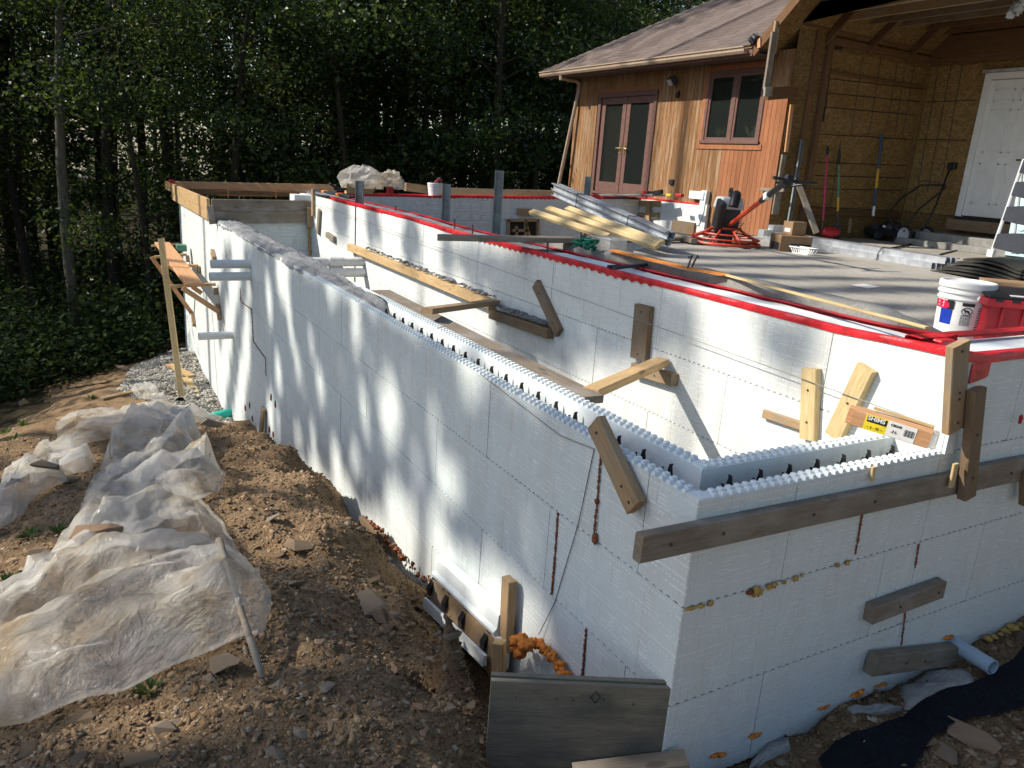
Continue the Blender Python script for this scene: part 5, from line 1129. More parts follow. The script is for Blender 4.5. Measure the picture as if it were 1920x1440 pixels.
m = MB(); A_ = V(math.cos(yw), math.sin(yw), 0); B_ = V(-math.sin(yw), math.cos(yw), 0); m.obox(PK(.12, -.16, .42), nrm(A_-.3*NZ), B_, nrm(NZ+.3*A_), .13*k_, .05*k_, .22*k_); m.obox(PK(.06, -.11, .20), A_, B_, NZ, .09*k_, .045*k_, .12*k_); m.build('belt_guard', MAT['black'], TR, bevel=.025)
m = MB(); m.tube([PK(.06, .04, .66), PK(.14, .04, .72), PK(.20, .02, .66), PK(.22, 0, .56)], .07*k_, 10); m.build('air_filter', MAT['black'], TR, smooth=True)
m = MB(); m.ring(PK(-.01, 0, .76), B_, .05*k_, .014, 16, 6); m.tube([PK(-.01, 0, .66), PK(-.01, 0, .72)], .02); m.build('lifting_eye', MAT['black'], TR, smooth=True)
hb = tc+V(0, 0, .30*k_)+A_*.16*k_; ht = Q(1478, 338, 8.0); hd = nrm(ht-hb); m = MB(); m.tube([hb, hb+(ht-hb)*.62], .028, 8); m.build('handle_tube', MAT['red_paint'], TR, smooth=True)
m = MB(); m.tube([hb+(ht-hb)*.60, ht], .034, 8); m.build('handle_sleeve', MAT['black'], TR, smooth=True)
m = MB(); m.obox(hb+(ht-hb)*.70, hd, nrm(np.cross(hd, NZ)), nrm(np.cross(np.cross(hd, NZ), hd)), .05, .036, .036); m.build('sticker', MAT['white_paint'], TR)
m = MB(); m.tube([Q(1450, 333, 7.9), ht, Q(1498, 342, 8.0), Q(1530, 343, 8.1)], .018, 8); m.tube([hb+(ht-hb)*.86, Q(1505, 346, 8.05)], .014, 8); m.blob(ht, .06, 3); m.build('handle_bar', MAT['black'], TR, smooth=True)
m = MB(); m.tube([hb+(ht-hb)*.1, hb+V(.05, -.05, -.15), tc+V(.2, -.1, .3)], .006, 5); m.build('cable', MAT['black'], TR)
# cardboard boxes, basket, paper
def carton(label, c, sx, sy, sz, yaw, print_=True):
    e = thing('cardboard_box', label, 'box', c); P = loc(c, yaw); A = P(1, 0, 0)-P(0, 0, 0); B = P(0, 1, 0)-P(0, 0, 0)
    m = MB(); m.obox(P(0, 0, sz/2), A, B, NZ, sx/2, sy/2, sz/2); m.build('carton', MAT['cardboard'], e, bevel=.006)
    m = MB(); m.obox(P(0, 0, sz+.001), A, B, NZ, sx/2+.001, .025, .002); m.build('packing_tape', MAT['soffit'], e); return e, P, A, B
c1 = Z(1480, 470, SZ); yw1 = R_(-25)
e1, P1, A1, B1 = carton('lower brown cardboard box with dark printed bands on the slab', c1, .42, .34, .20, yw1)
m = MB(); m.obox(P1(-.212, -.02, .06), B1, NZ, A1, .13, .045, .002); m.obox(P1(.06, -.172, .06), A1, NZ, B1, .13, .045, .002); m.build('printed_band', MAT['dark_grey'], e1)
c2 = P1(.03, .02, .203); e2, P2, A2, B2 = carton('small brown cardboard box stacked on the larger one', c2, .22, .18, .17, yw1+.3); m = MB(); m.obox(P2(-.111, 0, .06), B2, NZ, A2, .055, .025, .001); m.build('shipping_label', MAT['paper'], e2)
c = Z(1506, 476, SZ); BK = thing('plastic_basket', 'small white slotted plastic basket on the slab before the boxes', 'basket', c); m = MB()
a = [c+V(x, y, 0) for x, y in ((-.06, -.12), (.06, -.12), (.06, .12), (-.06, .12))]; b = [c+V(x, y, .075) for x, y in ((-.085, -.16), (.085, -.16), (.085, .16), (-.085, .16))]
for i in range(4):
    j = (i+1) % 4; n = 8 if i % 2 else 4
    for k in range(n):
        t0, t1 = (k+.12)/n, (k+.72)/n; m.add([a[i]+(a[j]-a[i])*t0, a[i]+(a[j]-a[i])*t1, b[i]+(b[j]-b[i])*t1, b[i]+(b[j]-b[i])*t0], [(0, 1, 2, 3)])
    m.tube([b[i], b[j]], .008, 6); m.tube([a[i], a[j]], .007, 6)
m.add(a, [(0, 1, 2, 3)]); m.build('basket', MAT['white_plastic'], BK)
m = MB(); q = [Z(1594, 534, SZ+.004), Z(1620, 532, SZ+.004), Z(1652, 538, SZ+.004), Z(1627, 541, SZ+.004)]; m.add(q, [(0, 1, 2, 3)]); tag(m.build('paper_sheet', MAT['paper']), 'single sheet of white paper lying flat on the slab', 'paper')
# long pile of studs on the slab
a0, a1 = Z(1432, 452, SZ), Z(1762, 508, SZ); ax = nrm(a1-a0); wv = nrm(np.cross(NZ, ax))
if np.dot(wv, CAM-a0) > 0: wv = -wv
for j in range(2):
    for i in range(5):
        s = wv*(.01+.046*i+.05*j)+V(0, 0, .039+.074*j); e_ = ax*(.12*((i*5+j*3) % 4)-.1)
        channel('steel_stud', a0+s+e_*(.3)+ax*.12*j, a1+s+e_*.25+ax*(.03*j-.1), NZ, wv, .072, .043, .003, 'galv', f"shiny stud in the flat pile on the slab, {('lower','upper')[j]} layer, {('front','second','third','fourth','rearmost')[i]} of five", 'studs of the flat pile on the slab')
m = MB(); c = a0+(a1-a0)*.70; m.tube([c-wv*.005, c-wv*.005+V(0, 0, .08), c+wv*.045+V(0, 0, .155), c+wv*.30+V(0, 0, .155), c+wv*.30], .007, 5); tag(m.build('strap', MAT['black']), 'black strap round the flat stud pile on the slab', 'strap')
m = MB(); p = Z(1420, 444, SZ); m.box(p, p+V(.5, -.12, .12)); m.box(p+V(.1, -.10, .12), p+V(.5, -.2, .2)); tag(m.build('track_offcut', MAT['galv']), 'bright folded metal offcuts beside the siding at the left end of the stud pile', 'metal offcut')
# rubber mats
mc = Z(1860, 508, SZ)
MT = [(1783, 494), (1800, 508), (1868, 516), (1960, 512), (1960, 478), (1850, 470)]
for k in range(6):
    g = [Z(px+k*3*(1 if j < 3 else -1), py-k*1.0, SZ) for j, (px, py) in enumerate(MT)]; vs = []; fs = []; nu, nw = 15, 8
    A, B, C_, D = V(6.6, 3.55, 0)+V(.03*k, -.05*k, 0), V(6.25, 2.2, 0)+V(.02*k, .03*k, 0), V(8.0, 1.8, 0), V(8.2, 3.7, 0)+V(-.02*k, -.04*k, 0)
    for i in range(nu):
        for j in range(nw):
            u, v_ = i/(nu-1), j/(nw-1); p = (A*(1-u)+B*u)*(1-v_)+(D*(1-u)+C_*u)*v_; h = SZ+.014+.032*k+.055*math.sin(math.pi*min(1, u*1.25))*(.4+.12*k)+.012*float(vn(u*4, v_*3+k, k)); vs += [(p[0], p[1], h)]
    N = nu*nw; vs += [(x, y, z-.02) for x, y, z in vs]
    for i in range(nu-1):
        for j in range(nw-1): a = i*nw+j; fs += [(a, a+nw, a+nw+1, a+1), (N+a, N+a+1, N+a+nw+1, N+a+nw)]
    for i in range(nu-1): fs += [(i*nw, N+i*nw, N+(i+1)*nw, (i+1)*nw), (i*nw+nw-1, (i+1)*nw+nw-1, N+(i+1)*nw+nw-1, N+i*nw+nw-1)]
    for j in range(nw-1): fs += [(j, j+1, N+j+1, N+j), ((nu-1)*nw+j, N+(nu-1)*nw+j, N+(nu-1)*nw+j+1, (nu-1)*nw+j+1)]
    m = MB(); m.add(vs, fs); tag(m.build('rubber_mat', MAT['rubber'], smooth=True), ('lowest','second lowest','third from the bottom','third from the top','second from the top','topmost')[k]+' dark curled sheet in the stack under the ladder', 'mat', 'dark sheets stacked under the ladder')
# step ladder and foam board behind it
lb = Q(1862, 478, 7.6); LD = thing('step_ladder', 'grey step ladder with wide dark treads at the right edge', 'ladder', lb)
l0, l1 = Q(1858, 478, 7.5), Q(1920, 300, 7.75); r0, r1 = l0+V(.20, -.50, 0), l1+V(.20, -.44, 0)
m = MB(); m.tube([l0, l1], .018, 8); m.build('side_rail', MAT['grey_plastic'], LD, smooth=True); m = MB(); m.tube([r0, r1], .018, 8); m.build('side_rail', MAT['grey_plastic'], LD, smooth=True)
for k, t in enumerate((.22, .50, .76, 1.0)):
    a, b = l0+(l1-l0)*t, r0+(r1-r0)*t; d = nrm(b-a); n_ = nrm(np.cross(d, NZ)); n_ = n_ if np.dot(n_, CAM-a) > 0 else -n_
    m = MB(); pts = []; nn_ = 9
    for i in range(nn_): s = i/(nn_-1); pts.append(a+(b-a)*s+n_*(.05+.06*math.sin(math.pi*s)))
    ru = nrm(l1-l0); pts = [p+ru*(.02*math.sin(math.pi*q/8)) for q, p in enumerate(pts)]; pts2 = [a-ru*.17+n_*.05, b-ru*.17+n_*.05]; pts = [a+n_*.05]+[a+(b-a)*q/8+n_*.05+ru*.03*math.sin(math.pi*q/8) for q in range(1, 8)]+[b+n_*.05]+[b+(a-b)*q/8+n_*.05-ru*(.16+.04*math.sin(math.pi*q/8)) for q in range(0, 9)]; m.prism(pts, n_*.03); m.build('tread', MAT['dark_grey'], LD, bevel=.006)
m = MB(); bl = V(.55, .1, 0); m.tube([l0+bl, l1-V(0, 0, .02)], .014, 8); m.build('rear_rail', MAT['grey_plastic'], LD, smooth=True); m = MB(); m.tube([r0+bl, r1-V(0, 0, .02)], .014, 8); m.build('rear_rail', MAT['grey_plastic'], LD, smooth=True)
m = MB(); m.box(l0-V(.03, .03, .02), l0+V(.03, .03, .05)); m.build('foot', MAT['paper'], LD, bevel=.006)
f0 = Q(1884, 478, 8.6); f1 = Q(1916, 312, 8.75); FBD = thing('insulation_board', 'pale blue foam board with round studs leaning behind the ladder', 'foam board', f0); u_ = f1-f0; s_ = V(.25, -.85, 0); n_ = nrm(np.cross(s_, u_)); n_ = n_ if np.dot(n_, CAM-f0) > 0 else -n_
m = MB(); m.prism([f0, f0+s_, f1+s_, f1], -n_*.04); m.build('sheet', MAT['board_blue'], FBD)
for i in range(8):
    for j in range(4): m = MB(); m.lathe([(.045, 0), (.040, .014), (.001, .014)], f0+u_*(i+.5)/8+s_*(j+.5)/4, n_, 14); m.build('stud_knob', MAT['board_blue'], FBD, smooth=True)
# white bucket with lid and labels
bt = Q(1817, 527, 4.62); bcz = V(bt[0], bt[1], SZ); hh = bt[2]-SZ
BU = thing('bucket', 'big white lidded bucket with red, blue and black labels by the taped wall', 'bucket', bcz)
rb, rt = .130, .146
m = MB(); m.lathe([(.001, 0), (rb, 0), (rb+.004, .012), (rt-.004, hh*.70), (rt+.004, hh*.70), (rt+.004, hh*.725), (rt-.002, hh*.73), (rt-.001, hh*.80), (rt+.008, hh*.80), (rt+.008, hh*.83), (rt, hh*.835), (rt, hh*.90)], bcz, n=40); m.build('body', MAT['white_plastic'], BU, smooth=True)
m = MB(); m.lathe([(rt+.001, hh*.895), (rt+.009, hh*.895), (rt+.009, hh*.985), (rt+.004, hh), (rt-.008, hh), (rt-.012, hh-.012), (.001, hh-.010)], bcz, n=40); m.build('lid', MAT['white_plastic'], BU, smooth=True)
tow = math.atan2(CAM[1]-bcz[1], CAM[0]-bcz[0])
def wrap(name, mat, a0, a1, z0, z1, lift=.0012, n=8):
    m = MB(); vs = []; fs = []
    for i in range(n+1):
        a = tow+R_(a0+(a1-a0)*i/n)
        for z in (z0, z1): r = rb+(rt-rb)*z/(.70)+lift; vs.append(bcz+V(r*math.cos(a), r*math.sin(a), z*hh))
    for i in range(n): fs.append((2*i, 2*i+2, 2*i+3, 2*i+1))
    m.add(vs, fs); return m.build(name, MAT[mat], BU)
# angle grows to the left of the picture when negative here
sgn = 1 if np.dot(V(-math.sin(tow), math.cos(tow), 0), RT) > 0 else -1
wrap('label_patch', 'crimson', -78*sgn, -34*sgn, .53, .67); wrap('label_patch', 'black', -36*sgn, -19*sgn, .53, .68, .0016); wrap('label_patch', 'blue_print', -52*sgn, -21*sgn, .27, .525, .0014)
wrap('label_patch', 'crimson', -40*sgn, -30*sgn, .55, .63, .0018); wrap('label_patch', 'black', -2*sgn, 24*sgn, .61, .665); wrap('label_patch', 'paper', -4*sgn, 24*sgn, .27, .605, .001)
def bpt(a, z, l=.002): a = tow+R_(a*sgn); r = rb+(rt-rb)*z/.7+l; return bcz+V(r*math.cos(a), r*math.sin(a), z*hh)
m = MB(); m.tube([bpt(10+11*math.cos(t), .525+.062*math.sin(t)) for t in np.linspace(0, 2*math.pi, 25)], .0022, 5); m.tube([bpt(2, .56), bpt(18, .485)], .002, 5); m.tube([bpt(5, .53), bpt(10, .54), bpt(15, .52)], .0045, 5); m.tube([bpt(7, .53), bpt(6, .495)], .003, 5); m.tube([bpt(13, .53), bpt(15, .49)], .003, 5); m.blob(bpt(5, .54), .006, 1, amp=0); m.build('warning_symbol', MAT['black'], BU)
rd = random.Random(3); m = MB()
for k in range(9):
    z = .45-.021*k; a = -1.5
    while a < 21: w_ = rd.uniform(1.5, 5); m.add([bpt(a, z), bpt(min(a+w_, 22), z), bpt(min(a+w_, 22), z+.012), bpt(a, z+.012)], [(0, 1, 2, 3)]); a += w_+1.2
for k in range(10):
    z = .58-.04*k; a = 34
    while a < 52: w_ = rd.uniform(2, 6); m.add([bpt(a, z), bpt(a+w_, z), bpt(a+w_, z+.018), bpt(a, z+.018)], [(0, 1, 2, 3)]); a += w_+1.2
m.build('small_print', MAT['dark_grey'], BU)
ldir = V(-math.sin(tow), math.cos(tow), 0)*sgn
text('lettering', 'liquid', bpt(-64, .595, .003), nrm(bpt(-44, .56)-bpt(-64, .56)), NZ, .024, 'white_paint', BU); text('lettering', 'repel', bpt(-64, .54, .003), nrm(bpt(-44, .5)-bpt(-64, .5)), NZ, .024, 'white_paint', BU)
m = MB(); m.lathe([(.018, 0), (.014, .016), (.001, .016)], bpt(30, .76), bpt(30, .76, .1)-bpt(30, .76), 12); m.build('handle_ear', MAT['white_plastic'], BU, smooth=True)
m = MB(); m.tube([bpt(30, .76, .014), bpt(45, .62, .03), bpt(62, .50, .05), bpt(85, .46, .05)], .0028, 6); m.build('wire_handle', MAT['galv'], BU)
# red tote, lid and cardboard
tq = Q(1848, 612, 4.35); TT = thing('tote_box', 'red plastic tote with black hinged lid beside the white bucket', 'tote', tq)
ta = nrm(V(1, -.9, 0)); tb = V(-ta[1], ta[0], 0); tb = tb if np.dot(tb, FW) > 0 else -tb
tz0, tz1 = SZ, Q(1848, 558, 4.4)[2]; o_ = V(Q(1848, 590, 4.4)[0], Q(1848, 590, 4.4)[1], 0)
def tp(x, y, z): return o_+ta*x+tb*y+V(0, 0, z)
m = MB(); m.prism([tp(.02, .02, tz0), tp(.60, .02, tz0), tp(.60, .40, tz0), tp(.02, .40, tz0)], (0, 0, tz1-tz0-.03)); m.build('tub', MAT['red_plastic'], TT, bevel=.006)
m = MB(); m.prism([tp(-.01, -.01, tz1-.045), tp(.63, -.01, tz1-.045), tp(.63, .43, tz1-.045), tp(-.01, .43, tz1-.045)], (0, 0, .045)); m.build('rim', MAT['red_plastic'], TT, bevel=.006)
for k in range(5): m = MB(); m.prism([tp(.08+.11*k, .004, tz0), tp(.095+.11*k, .004, tz0), tp(.095+.11*k, .02, tz0), tp(.08+.11*k, .02, tz0)], (0, 0, tz1-tz0-.05)); m.build('rib', MAT['red_plastic'], TT)
for k in range(2):
    m = MB(); y0 = .0+.22*k; m.prism([tp(.0, y0+.0, tz1+.001), tp(.62, y0, tz1+.001), tp(.62, y0+.20, tz1+.02), tp(.0, y0+.20, tz1+.02)], (0, 0, .014)); m.build('lid_flap', MAT['black'], TT, bevel=.004)
for k in range(7): m = MB(); m.prism([tp(.03+.085*k, -.012, tz1-.012), tp(.07+.085*k, -.012, tz1-.012), tp(.07+.085*k, .01, tz1-.012), tp(.03+.085*k, .01, tz1-.012)], (0, 0, .016)); m.build('lid_tooth', MAT['black'], TT)
m = MB(); m.prism([tp(.12, .03, tz1+.018), tp(.19, .03, tz1+.018), tp(.19, .06, tz1+.021), tp(.12, .06, tz1+.021)], (0, 0, .003)); m.build('lid_sticker', MAT['paper'], TT)
cq = Q(1868, 560, 5.2); c_ = Q(1868, 543, 5.2); CB = thing('cardboard_box', 'flattened open cardboard carton behind the red tote at the right edge', 'box', cq)
m = MB(); 
for k, (z0, z1, dy) in enumerate(((-.02, .035, 0), (-.06, -.03, .02))): m.prism([c_+V(0, dy, z0), c_+V(.5, -.5+dy, z0), c_+V(.8, -.2+dy, z0), c_+V(.3, .3+dy, z0)], (0, 0, z1-z0))
m.build('carton', MAT['cardboard'], CB); m = MB(); m.prism([V(c_[0], c_[1], SZ), V(c_[0]+.5, c_[1]-.5, SZ), V(c_[0]+.8, c_[1]-.2, SZ), V(c_[0]+.3, c_[1]+.3, SZ)], (0, 0, c_[2]-.06-SZ)); m.build('base', MAT['dark_grey'], CB)
# lawn mower
mwc = Z(1655, 456, SZ); MW = thing('lawn_mower', 'black push lawn mower with folding handle in the garage recess', 'lawn mower', mwc); fr, rr = Z(1612, 446, SZ), Z(1690, 457, SZ); ax = nrm(rr-fr); bv = nrm(np.cross(NZ, ax)); Lm = np.linalg.norm(rr-fr); bv = bv if np.dot(bv, CAM-fr) < 0 else -bv
def mp(x, y, z): return fr+ax*x*Lm+bv*y+V(0, 0, z)
for (x, y, r, t) in ((.42, 0, .10, .05), (1.0, 0, .15, .05), (.42, .5, .10, .05), (1.0, .5, .15, .05)):
    w_ = thing('w', None, None, mp(x, y, r)); w_.name = 'wheel'; adopt(w_, MW); m = MB(); m.lathe([(r*.75, 0), (r, .006), (r, t-.006), (r*.75, t)], mp(x, y, r), bv, 24); m.build('tyre', MAT['black'], w_, smooth=True); m = MB(); m.lathe([(.001, -.004), (r*.25, -.004), (r*.3, .01), (r*.72, .004), (r*.76, .0)], mp(x, y, r), bv, 24); m.build('hub', MAT['grey_plastic'] if r > .12 else MAT['dark_grey'], w_, smooth=True)
m = MB(); m.prism([mp(-.12, .06, .10), mp(.0, -.0, .08), mp(.9, .05, .08), mp(1.05, .10, .12), mp(1.05, .42, .12), mp(.9, .48, .08), mp(0, .5, .08), mp(-.12, .44, .10)], (0, 0, .10)); m.build('deck', MAT['black'], MW, bevel=.02)
m = MB(); m.lathe([(.001, .34), (.10, .33), (.14, .30), (.16, .24), (.16, .18), (.001, .17)], mp(.45, .26, 0), n=18); m.build('engine', MAT['black'], MW, smooth=True); m = MB(); m.box(mp(.3, .05, .2)-V(.06, .06, .03), mp(.3, .05, .2)+V(.06, .06, .06)); m.build('carburettor', MAT['dark_grey'], MW, bevel=.01); m = MB(); m.box(mp(.45, .09, .24)-V(.02, .02, .02), mp(.45, .09, .24)+V(.02, .02, .02)); m.build('sticker', MAT['paper'], MW)
hp = [(1662, 398), (1727, 346), (1760, 345)]; q0 = mp(.78, .0, .2); d_ = (q0-CAM)@FW
m = MB(); m.tube([q0, Q(1665, 399, d_), Q(1690, 372, d_+.1), Q(1727, 347, d_+.2), Q(1772, 347, d_-.1), Q(1773, 352, d_-.2), Q(1720, 395, d_-.15), mp(1.0, .0, .2)], .014, 8); m.build('handle', MAT['black'], MW, smooth='all')
m = MB(); m.tube([Q(1722, 342, d_+.2), Q(1735, 338, d_+.2), Q(1765, 344, d_)], .006, 6); m.build('bail_bar', MAT['black'], MW)
m = MB(); P_ = [Q(1787, 308, d_), Q(1780, 318, d_), Q(1768, 350, d_-.05), Q(1755, 385, d_-.1), Q(1740, 415, d_-.1), Z(1715, 455, SZ+.02), Z(1690, 462, SZ+.02), Z(1668, 466, SZ+.02)]; m.tube(P_, .016, 8); HS_ = m.build('vacuum_wand', MAT['black'], smooth='all'); tag(HS_, 'black hose and wand propped against the mower handle', 'hose')
m = MB(); c = Q(1787, 312, d_); m.box(c-V(.07, .07, .05), c+V(.07, .07, .06)); m.build('nozzle', MAT['black'], HS_, bevel=.015)
sg = [Y(1668, 421, 7.05), Y(1745, 425, 7.05)]; m = MB(); g0, g1, g2, g3 = Z(1665, 447, SZ), Z(1728, 452, SZ+.002), X(1745, 426, Z(1728, 452, SZ)[0]+.25), X(1670, 418, Z(1665, 447, SZ)[0]+.25)
m.prism([g0, g1, g2, g3], (.01, .01, 0)); SG = m.build('printed_board', MAT['paper']); tag(SG, 'white printed board leaning on its side behind the mower wheel', 'sign board')
m = MB()
for k in range(6): t = .2+.11*k; a = g0+(g3-g0)*t; b = g1+(g2-g1)*t; n_ = nrm(np.cross(g1-g0, g3-g0)); n_ = n_ if np.dot(n_, CAM-g0) > 0 else -n_; m.add([a+(b-a)*.45+n_*.004, a+(b-a)*(.75+.03*k)+n_*.004, a+(b-a)*(.75+.03*k)+n_*.004+(g3-g0)*.04, a+(b-a)*.45+n_*.004+(g3-g0)*.04], [(0, 1, 2, 3)])
m.build('printed_lines', MAT['dark_grey'], SG)
# leaning tools
def tool(name, label, cat, a, b, y0, r, segs):
    """a top pixel, b bottom pixel; the bottom stands on the slab before the recess wall"""
    pb_ = V(*Y(b[0], b[1], y0)); 
    pt_ = Y(a[0], a[1], 7.20); e = thing(name, label, cat, pb_)
    for k, (t0, t1, mt, nm) in enumerate(segs): m = MB(); m.tube([pt_+(pb_-pt_)*t0, pt_+(pb_-pt_)*t1], r*(1 if k % 2 else 1.15), 8); m.build(nm, MAT[mt], e, smooth=True)
    return e, pt_, pb_
e, pt_, pb_ = tool('shovel', 'shovel with a pink shaft and red scoop leaning in the recess', 'shovel', (1552, 275), (1542, 432), 6.9, .018, ((0, .10, 'black', 'grip'), (.10, .88, 'pink', 'shaft'), (.88, 1.0, 'steel', 'socket')))
pb_[2] = max(pb_[2], .25); m = MB(); m.blob(pb_+V(.08, -.1, -.02), .16, 4, n=14, m=8, amp=.1, sq=(1.2, .7, .55)); m.build('scoop', MAT['red_plastic'], e, smooth='all')
e, pt_, pb_ = tool('shovel', 'shovel with a green and yellow shaft and rusty blade in the recess', 'shovel', (1574, 280), (1570, 425), 6.95, .018, ((0, .2, 'black', 'grip'), (.2, .62, 'green_paint', 'shaft'), (.62, .80, 'yellow', 'shaft_band'), (.80, 1.0, 'steel', 'socket')))
m = MB(); u = nrm(pt_-pb_); s = V(1, 0, 0); m.prism([pb_+u*.05-s*.03, pb_-s*.12, pb_-u*.16-s*.10, pb_-u*.25, pb_-u*.16+s*.10, pb_+s*.12, pb_+u*.05+s*.03], (0, .012, 0)); m.build('blade', MAT['steel'], e)
e, pt_, pb_ = tool('post_digger', 'long handled tool with a dark blue and yellow shaft behind the mower', 'garden tool', (1654, 252), (1637, 405), 6.98, .022, ((0, .42, 'blue_paint', 'grip'), (.42, .66, 'yellow', 'shaft_band'), (.66, .88, 'blue_paint', 'shaft'), (.88, 1.0, 'paper', 'collar')))
e_ = channel('metal_strip', Y(1475, 436, 7.0), Y(1504, 262, 7.16), V(1, 0, 0), NY, .07, .025, .004, 'galv_dull', 'tall pale metal strip leaning at the corner behind the boxes', None, None, 'metal strip')
lumber('prop_board', Q(1497, 345, 8.3), Q(1531, 437, 8.3), .06, .03, V(-.5, -1, 0), 'wood_grey', 'grey prop slanting down to the floor left of the pink shovel', 'prop')
lumber('stake', Y(1595, 410, 7.1), Y(1592, 437, 7.1), .05, .03, NY, 'wood_tan', 'short wood stake standing behind the mower nose', 'stake')
m = MB(); m.tube([Z(1762, 477, SZ+.012), Z(1790, 470, SZ+.012), Z(1830, 463, SZ+.012), Z(1862, 470, SZ+.012), Z(1900, 467, SZ+.012)], .01, 6); tag(m.build('cable', MAT['black'], smooth='all'), 'black cable looping over the floor toward the ladder', 'cable')
m = MB(); c = Z(1570, 456, SZ); m.prism([c+V(-.25, .05, 0), c+V(.3, -.2, 0), c+V(.35, -.1, 0), c+V(-.2, .15, 0)], (0, 0, .03)); tag(m.build('dark_strip', MAT['dark_grey']), 'flat dark strip on the floor between stud pile and mower', 'strip')
# ---------------------------------------------------------------- scaffold at the far left
SC = thing('scaffold', 'raw timber scaffold bracket stand on the far left wall over the gravel', 'scaffold', (-.5, 10.8, -2.8))
lumber('post', X(302, 447, -.62), V(*hit(341, 748)), .085, .04, V(-.4, -1, 0), 'wood_yellow', parent=SC)
for (a, b, wj) in (((284, 461), (336, 457), 12.6), ((290, 482), (350, 477), 11.6), ((302, 500), (372, 498), 10.8), ((318, 537), (404, 533), 9.9)):
    q = X(*b, -.03); p = Y(a[0], a[1], q[1]); lumber('bracket_arm', p, q, .07, .04, NZ, 'wood_new', parent=SC)
for (a, b) in (((284, 482), (360, 588)), ((312, 495), (360, 528)), ((342, 540), (411, 585)), ((360, 537), (378, 550))):
    q = X(*b, -.03); p = Y(a[0], a[1], q[1]+.02); lumber('bracket_brace', p, q, .07, .035, NY, 'wood_orange', parent=SC)
for (a, b) in (((361, 590), (364, 610)), ((408, 572), (412, 598)), ((404, 540), (405, 552)), ((351, 480), (352, 490)), ((372, 500), (373, 512)), ((398, 472), (402, 486))): lumber('cleat', X(*a, -.03), X(*b, -.03), .09, .05, NX, 'wood_tan', parent=SC)
pa, pb = Y(304, 456, 13.0), Y(364, 534, 9.75); lumber('scaffold_plank', pa, pb, .24, .04, NZ, 'wood_orange', parent=SC)
m = MB(); p = X(340, 465, -.15); m.box(p-V(.08, .1, .05), p+V(.08, .1, .06)); tag(m.build('tool_box', MAT['green_paint'], bevel=.01), 'small dark green box on the far end of the scaffold', 'box')
for k, ((a, b), c) in enumerate([(((312, 683), (350, 715)), 'wood_yellow'), (((350, 712), (366, 740)), 'wood_yellow'), (((318, 690), (360, 712)), 'wood_new')]):
    p, q = hit(*a), hit(*b); lumber('loose_board', p+V(0, 0, .03+.03*(k == 2)), q+V(0, 0, .03+.03*(k == 2)), .13, .035, NZ, c, ['pale board lying on the gravel, left of the scaffold post', 'pale board lying on the gravel, right of the scaffold post', 'pale board crossing on the gravel behind the scaffold post'][k], 'board')
# ---------------------------------------------------------------- plastic sheeting over the mound
def sheet(name, label, outline, seed, amp=.06, ang=.6, lift=.02, thr=None):
    """outline in picture pixels, laid over the ground it covers; folds run along ang"""
    O = np.array([hit(px, py)[:2] for px, py in outline]); n = 280
    seg = np.r_[0, np.cumsum(np.linalg.norm(np.diff(np.vstack([O, O[:1]]), axis=0), axis=1))]; t = np.linspace(0, seg[-1], n, endpoint=False); OO = np.vstack([O, O[:1]])
    B = np.stack([np.interp(t, seg, OO[:, 0]), np.interp(t, seg, OO[:, 1])], 1); c = O.mean(0); B = B + .05*np.stack([vn(t*3, t*0+seed, 1)+.5*vn(t*9, t*0, seed), vn(t*3, t*0+seed, 2)+.5*vn(t*9, t*0, seed+1)], 1)
    M_ = 104; rr = np.linspace(0, 1, M_)**.75; P = c+rr[:, None, None]*(B-c)[None]; x, y = P[..., 0], P[..., 1]
    w_ = np.clip((1-rr)*4, .12, 1)[:, None]; rd = random.Random(seed); xw = x+.07*fbm(x*2.2, y*2.2, seed+3, 2); yw_ = y+.07*fbm(x*2.2, y*2.2, seed+5, 2); hh = 0
    for k in range(22):
        lam = .10*(8.0**(k/21)); th = ang+rd.gauss(0, .42 if k > 12 else 1.0); s_ = (-xw*math.sin(th)+yw_*math.cos(th))/lam+rd.random()*9; tri = np.abs(2*(s_-np.floor(s_+.5)))
        mask = np.clip(.45+1.9*fbm(x*.75/lam**.5+k*3.1, y*.75/lam**.5, seed+k, 2), 0, 1); hh = hh+lam*(.16 if lam < .3 else .125)*tri**1.15*mask
    z = Hsm(x, y)+lift+w_*hh*(amp/.12)
    ed = .03*np.clip(fbm(x*6, y*6, seed+2, 2), 0, 1); z += ed*(rr[:, None] > .8)
    i = np.arange(M_*n).reshape(M_, n); j = np.roll(i, -1, 1); f = np.stack([i[:-1], i[1:], j[1:], j[:-1]], -1).reshape(-1, 4)
    o = npmesh(name, np.stack([x, y, z], -1).reshape(-1, 3), f, MAT['sheet'], smooth=True); SHEETS.append(o); return tag(o, label, 'plastic sheet')
SHEETS = []
def ontop(p):
    """p moved up onto the plastic sheeting lying there"""
    z = p[2]
    for o in SHEETS:
        if o not in BV: BV[o] = BVHTree.FromPolygons([v.co[:] for v in o.data.vertices], [tuple(q.vertices) for q in o.data.polygons])
        h = BV[o].ray_cast(Vector((p[0], p[1], 5)), Vector((0, 0, -1)))[0]
        if h is not None: z = max(z, h[2])
    return V(p[0], p[1], z)
from mathutils.bvhtree import BVHTree
BV = {}
def Hsm(x, y):
    t = 0
    for dx in (-.06, 0, .06):
        for dy in (-.06, 0, .06): t = t+Hs(x+dx, y+dy)
    return t/9
def Hs(x, y): return np.maximum(np.maximum(Hg(x, y), Hg(x+.04, y)), Hg(x, y+.04))
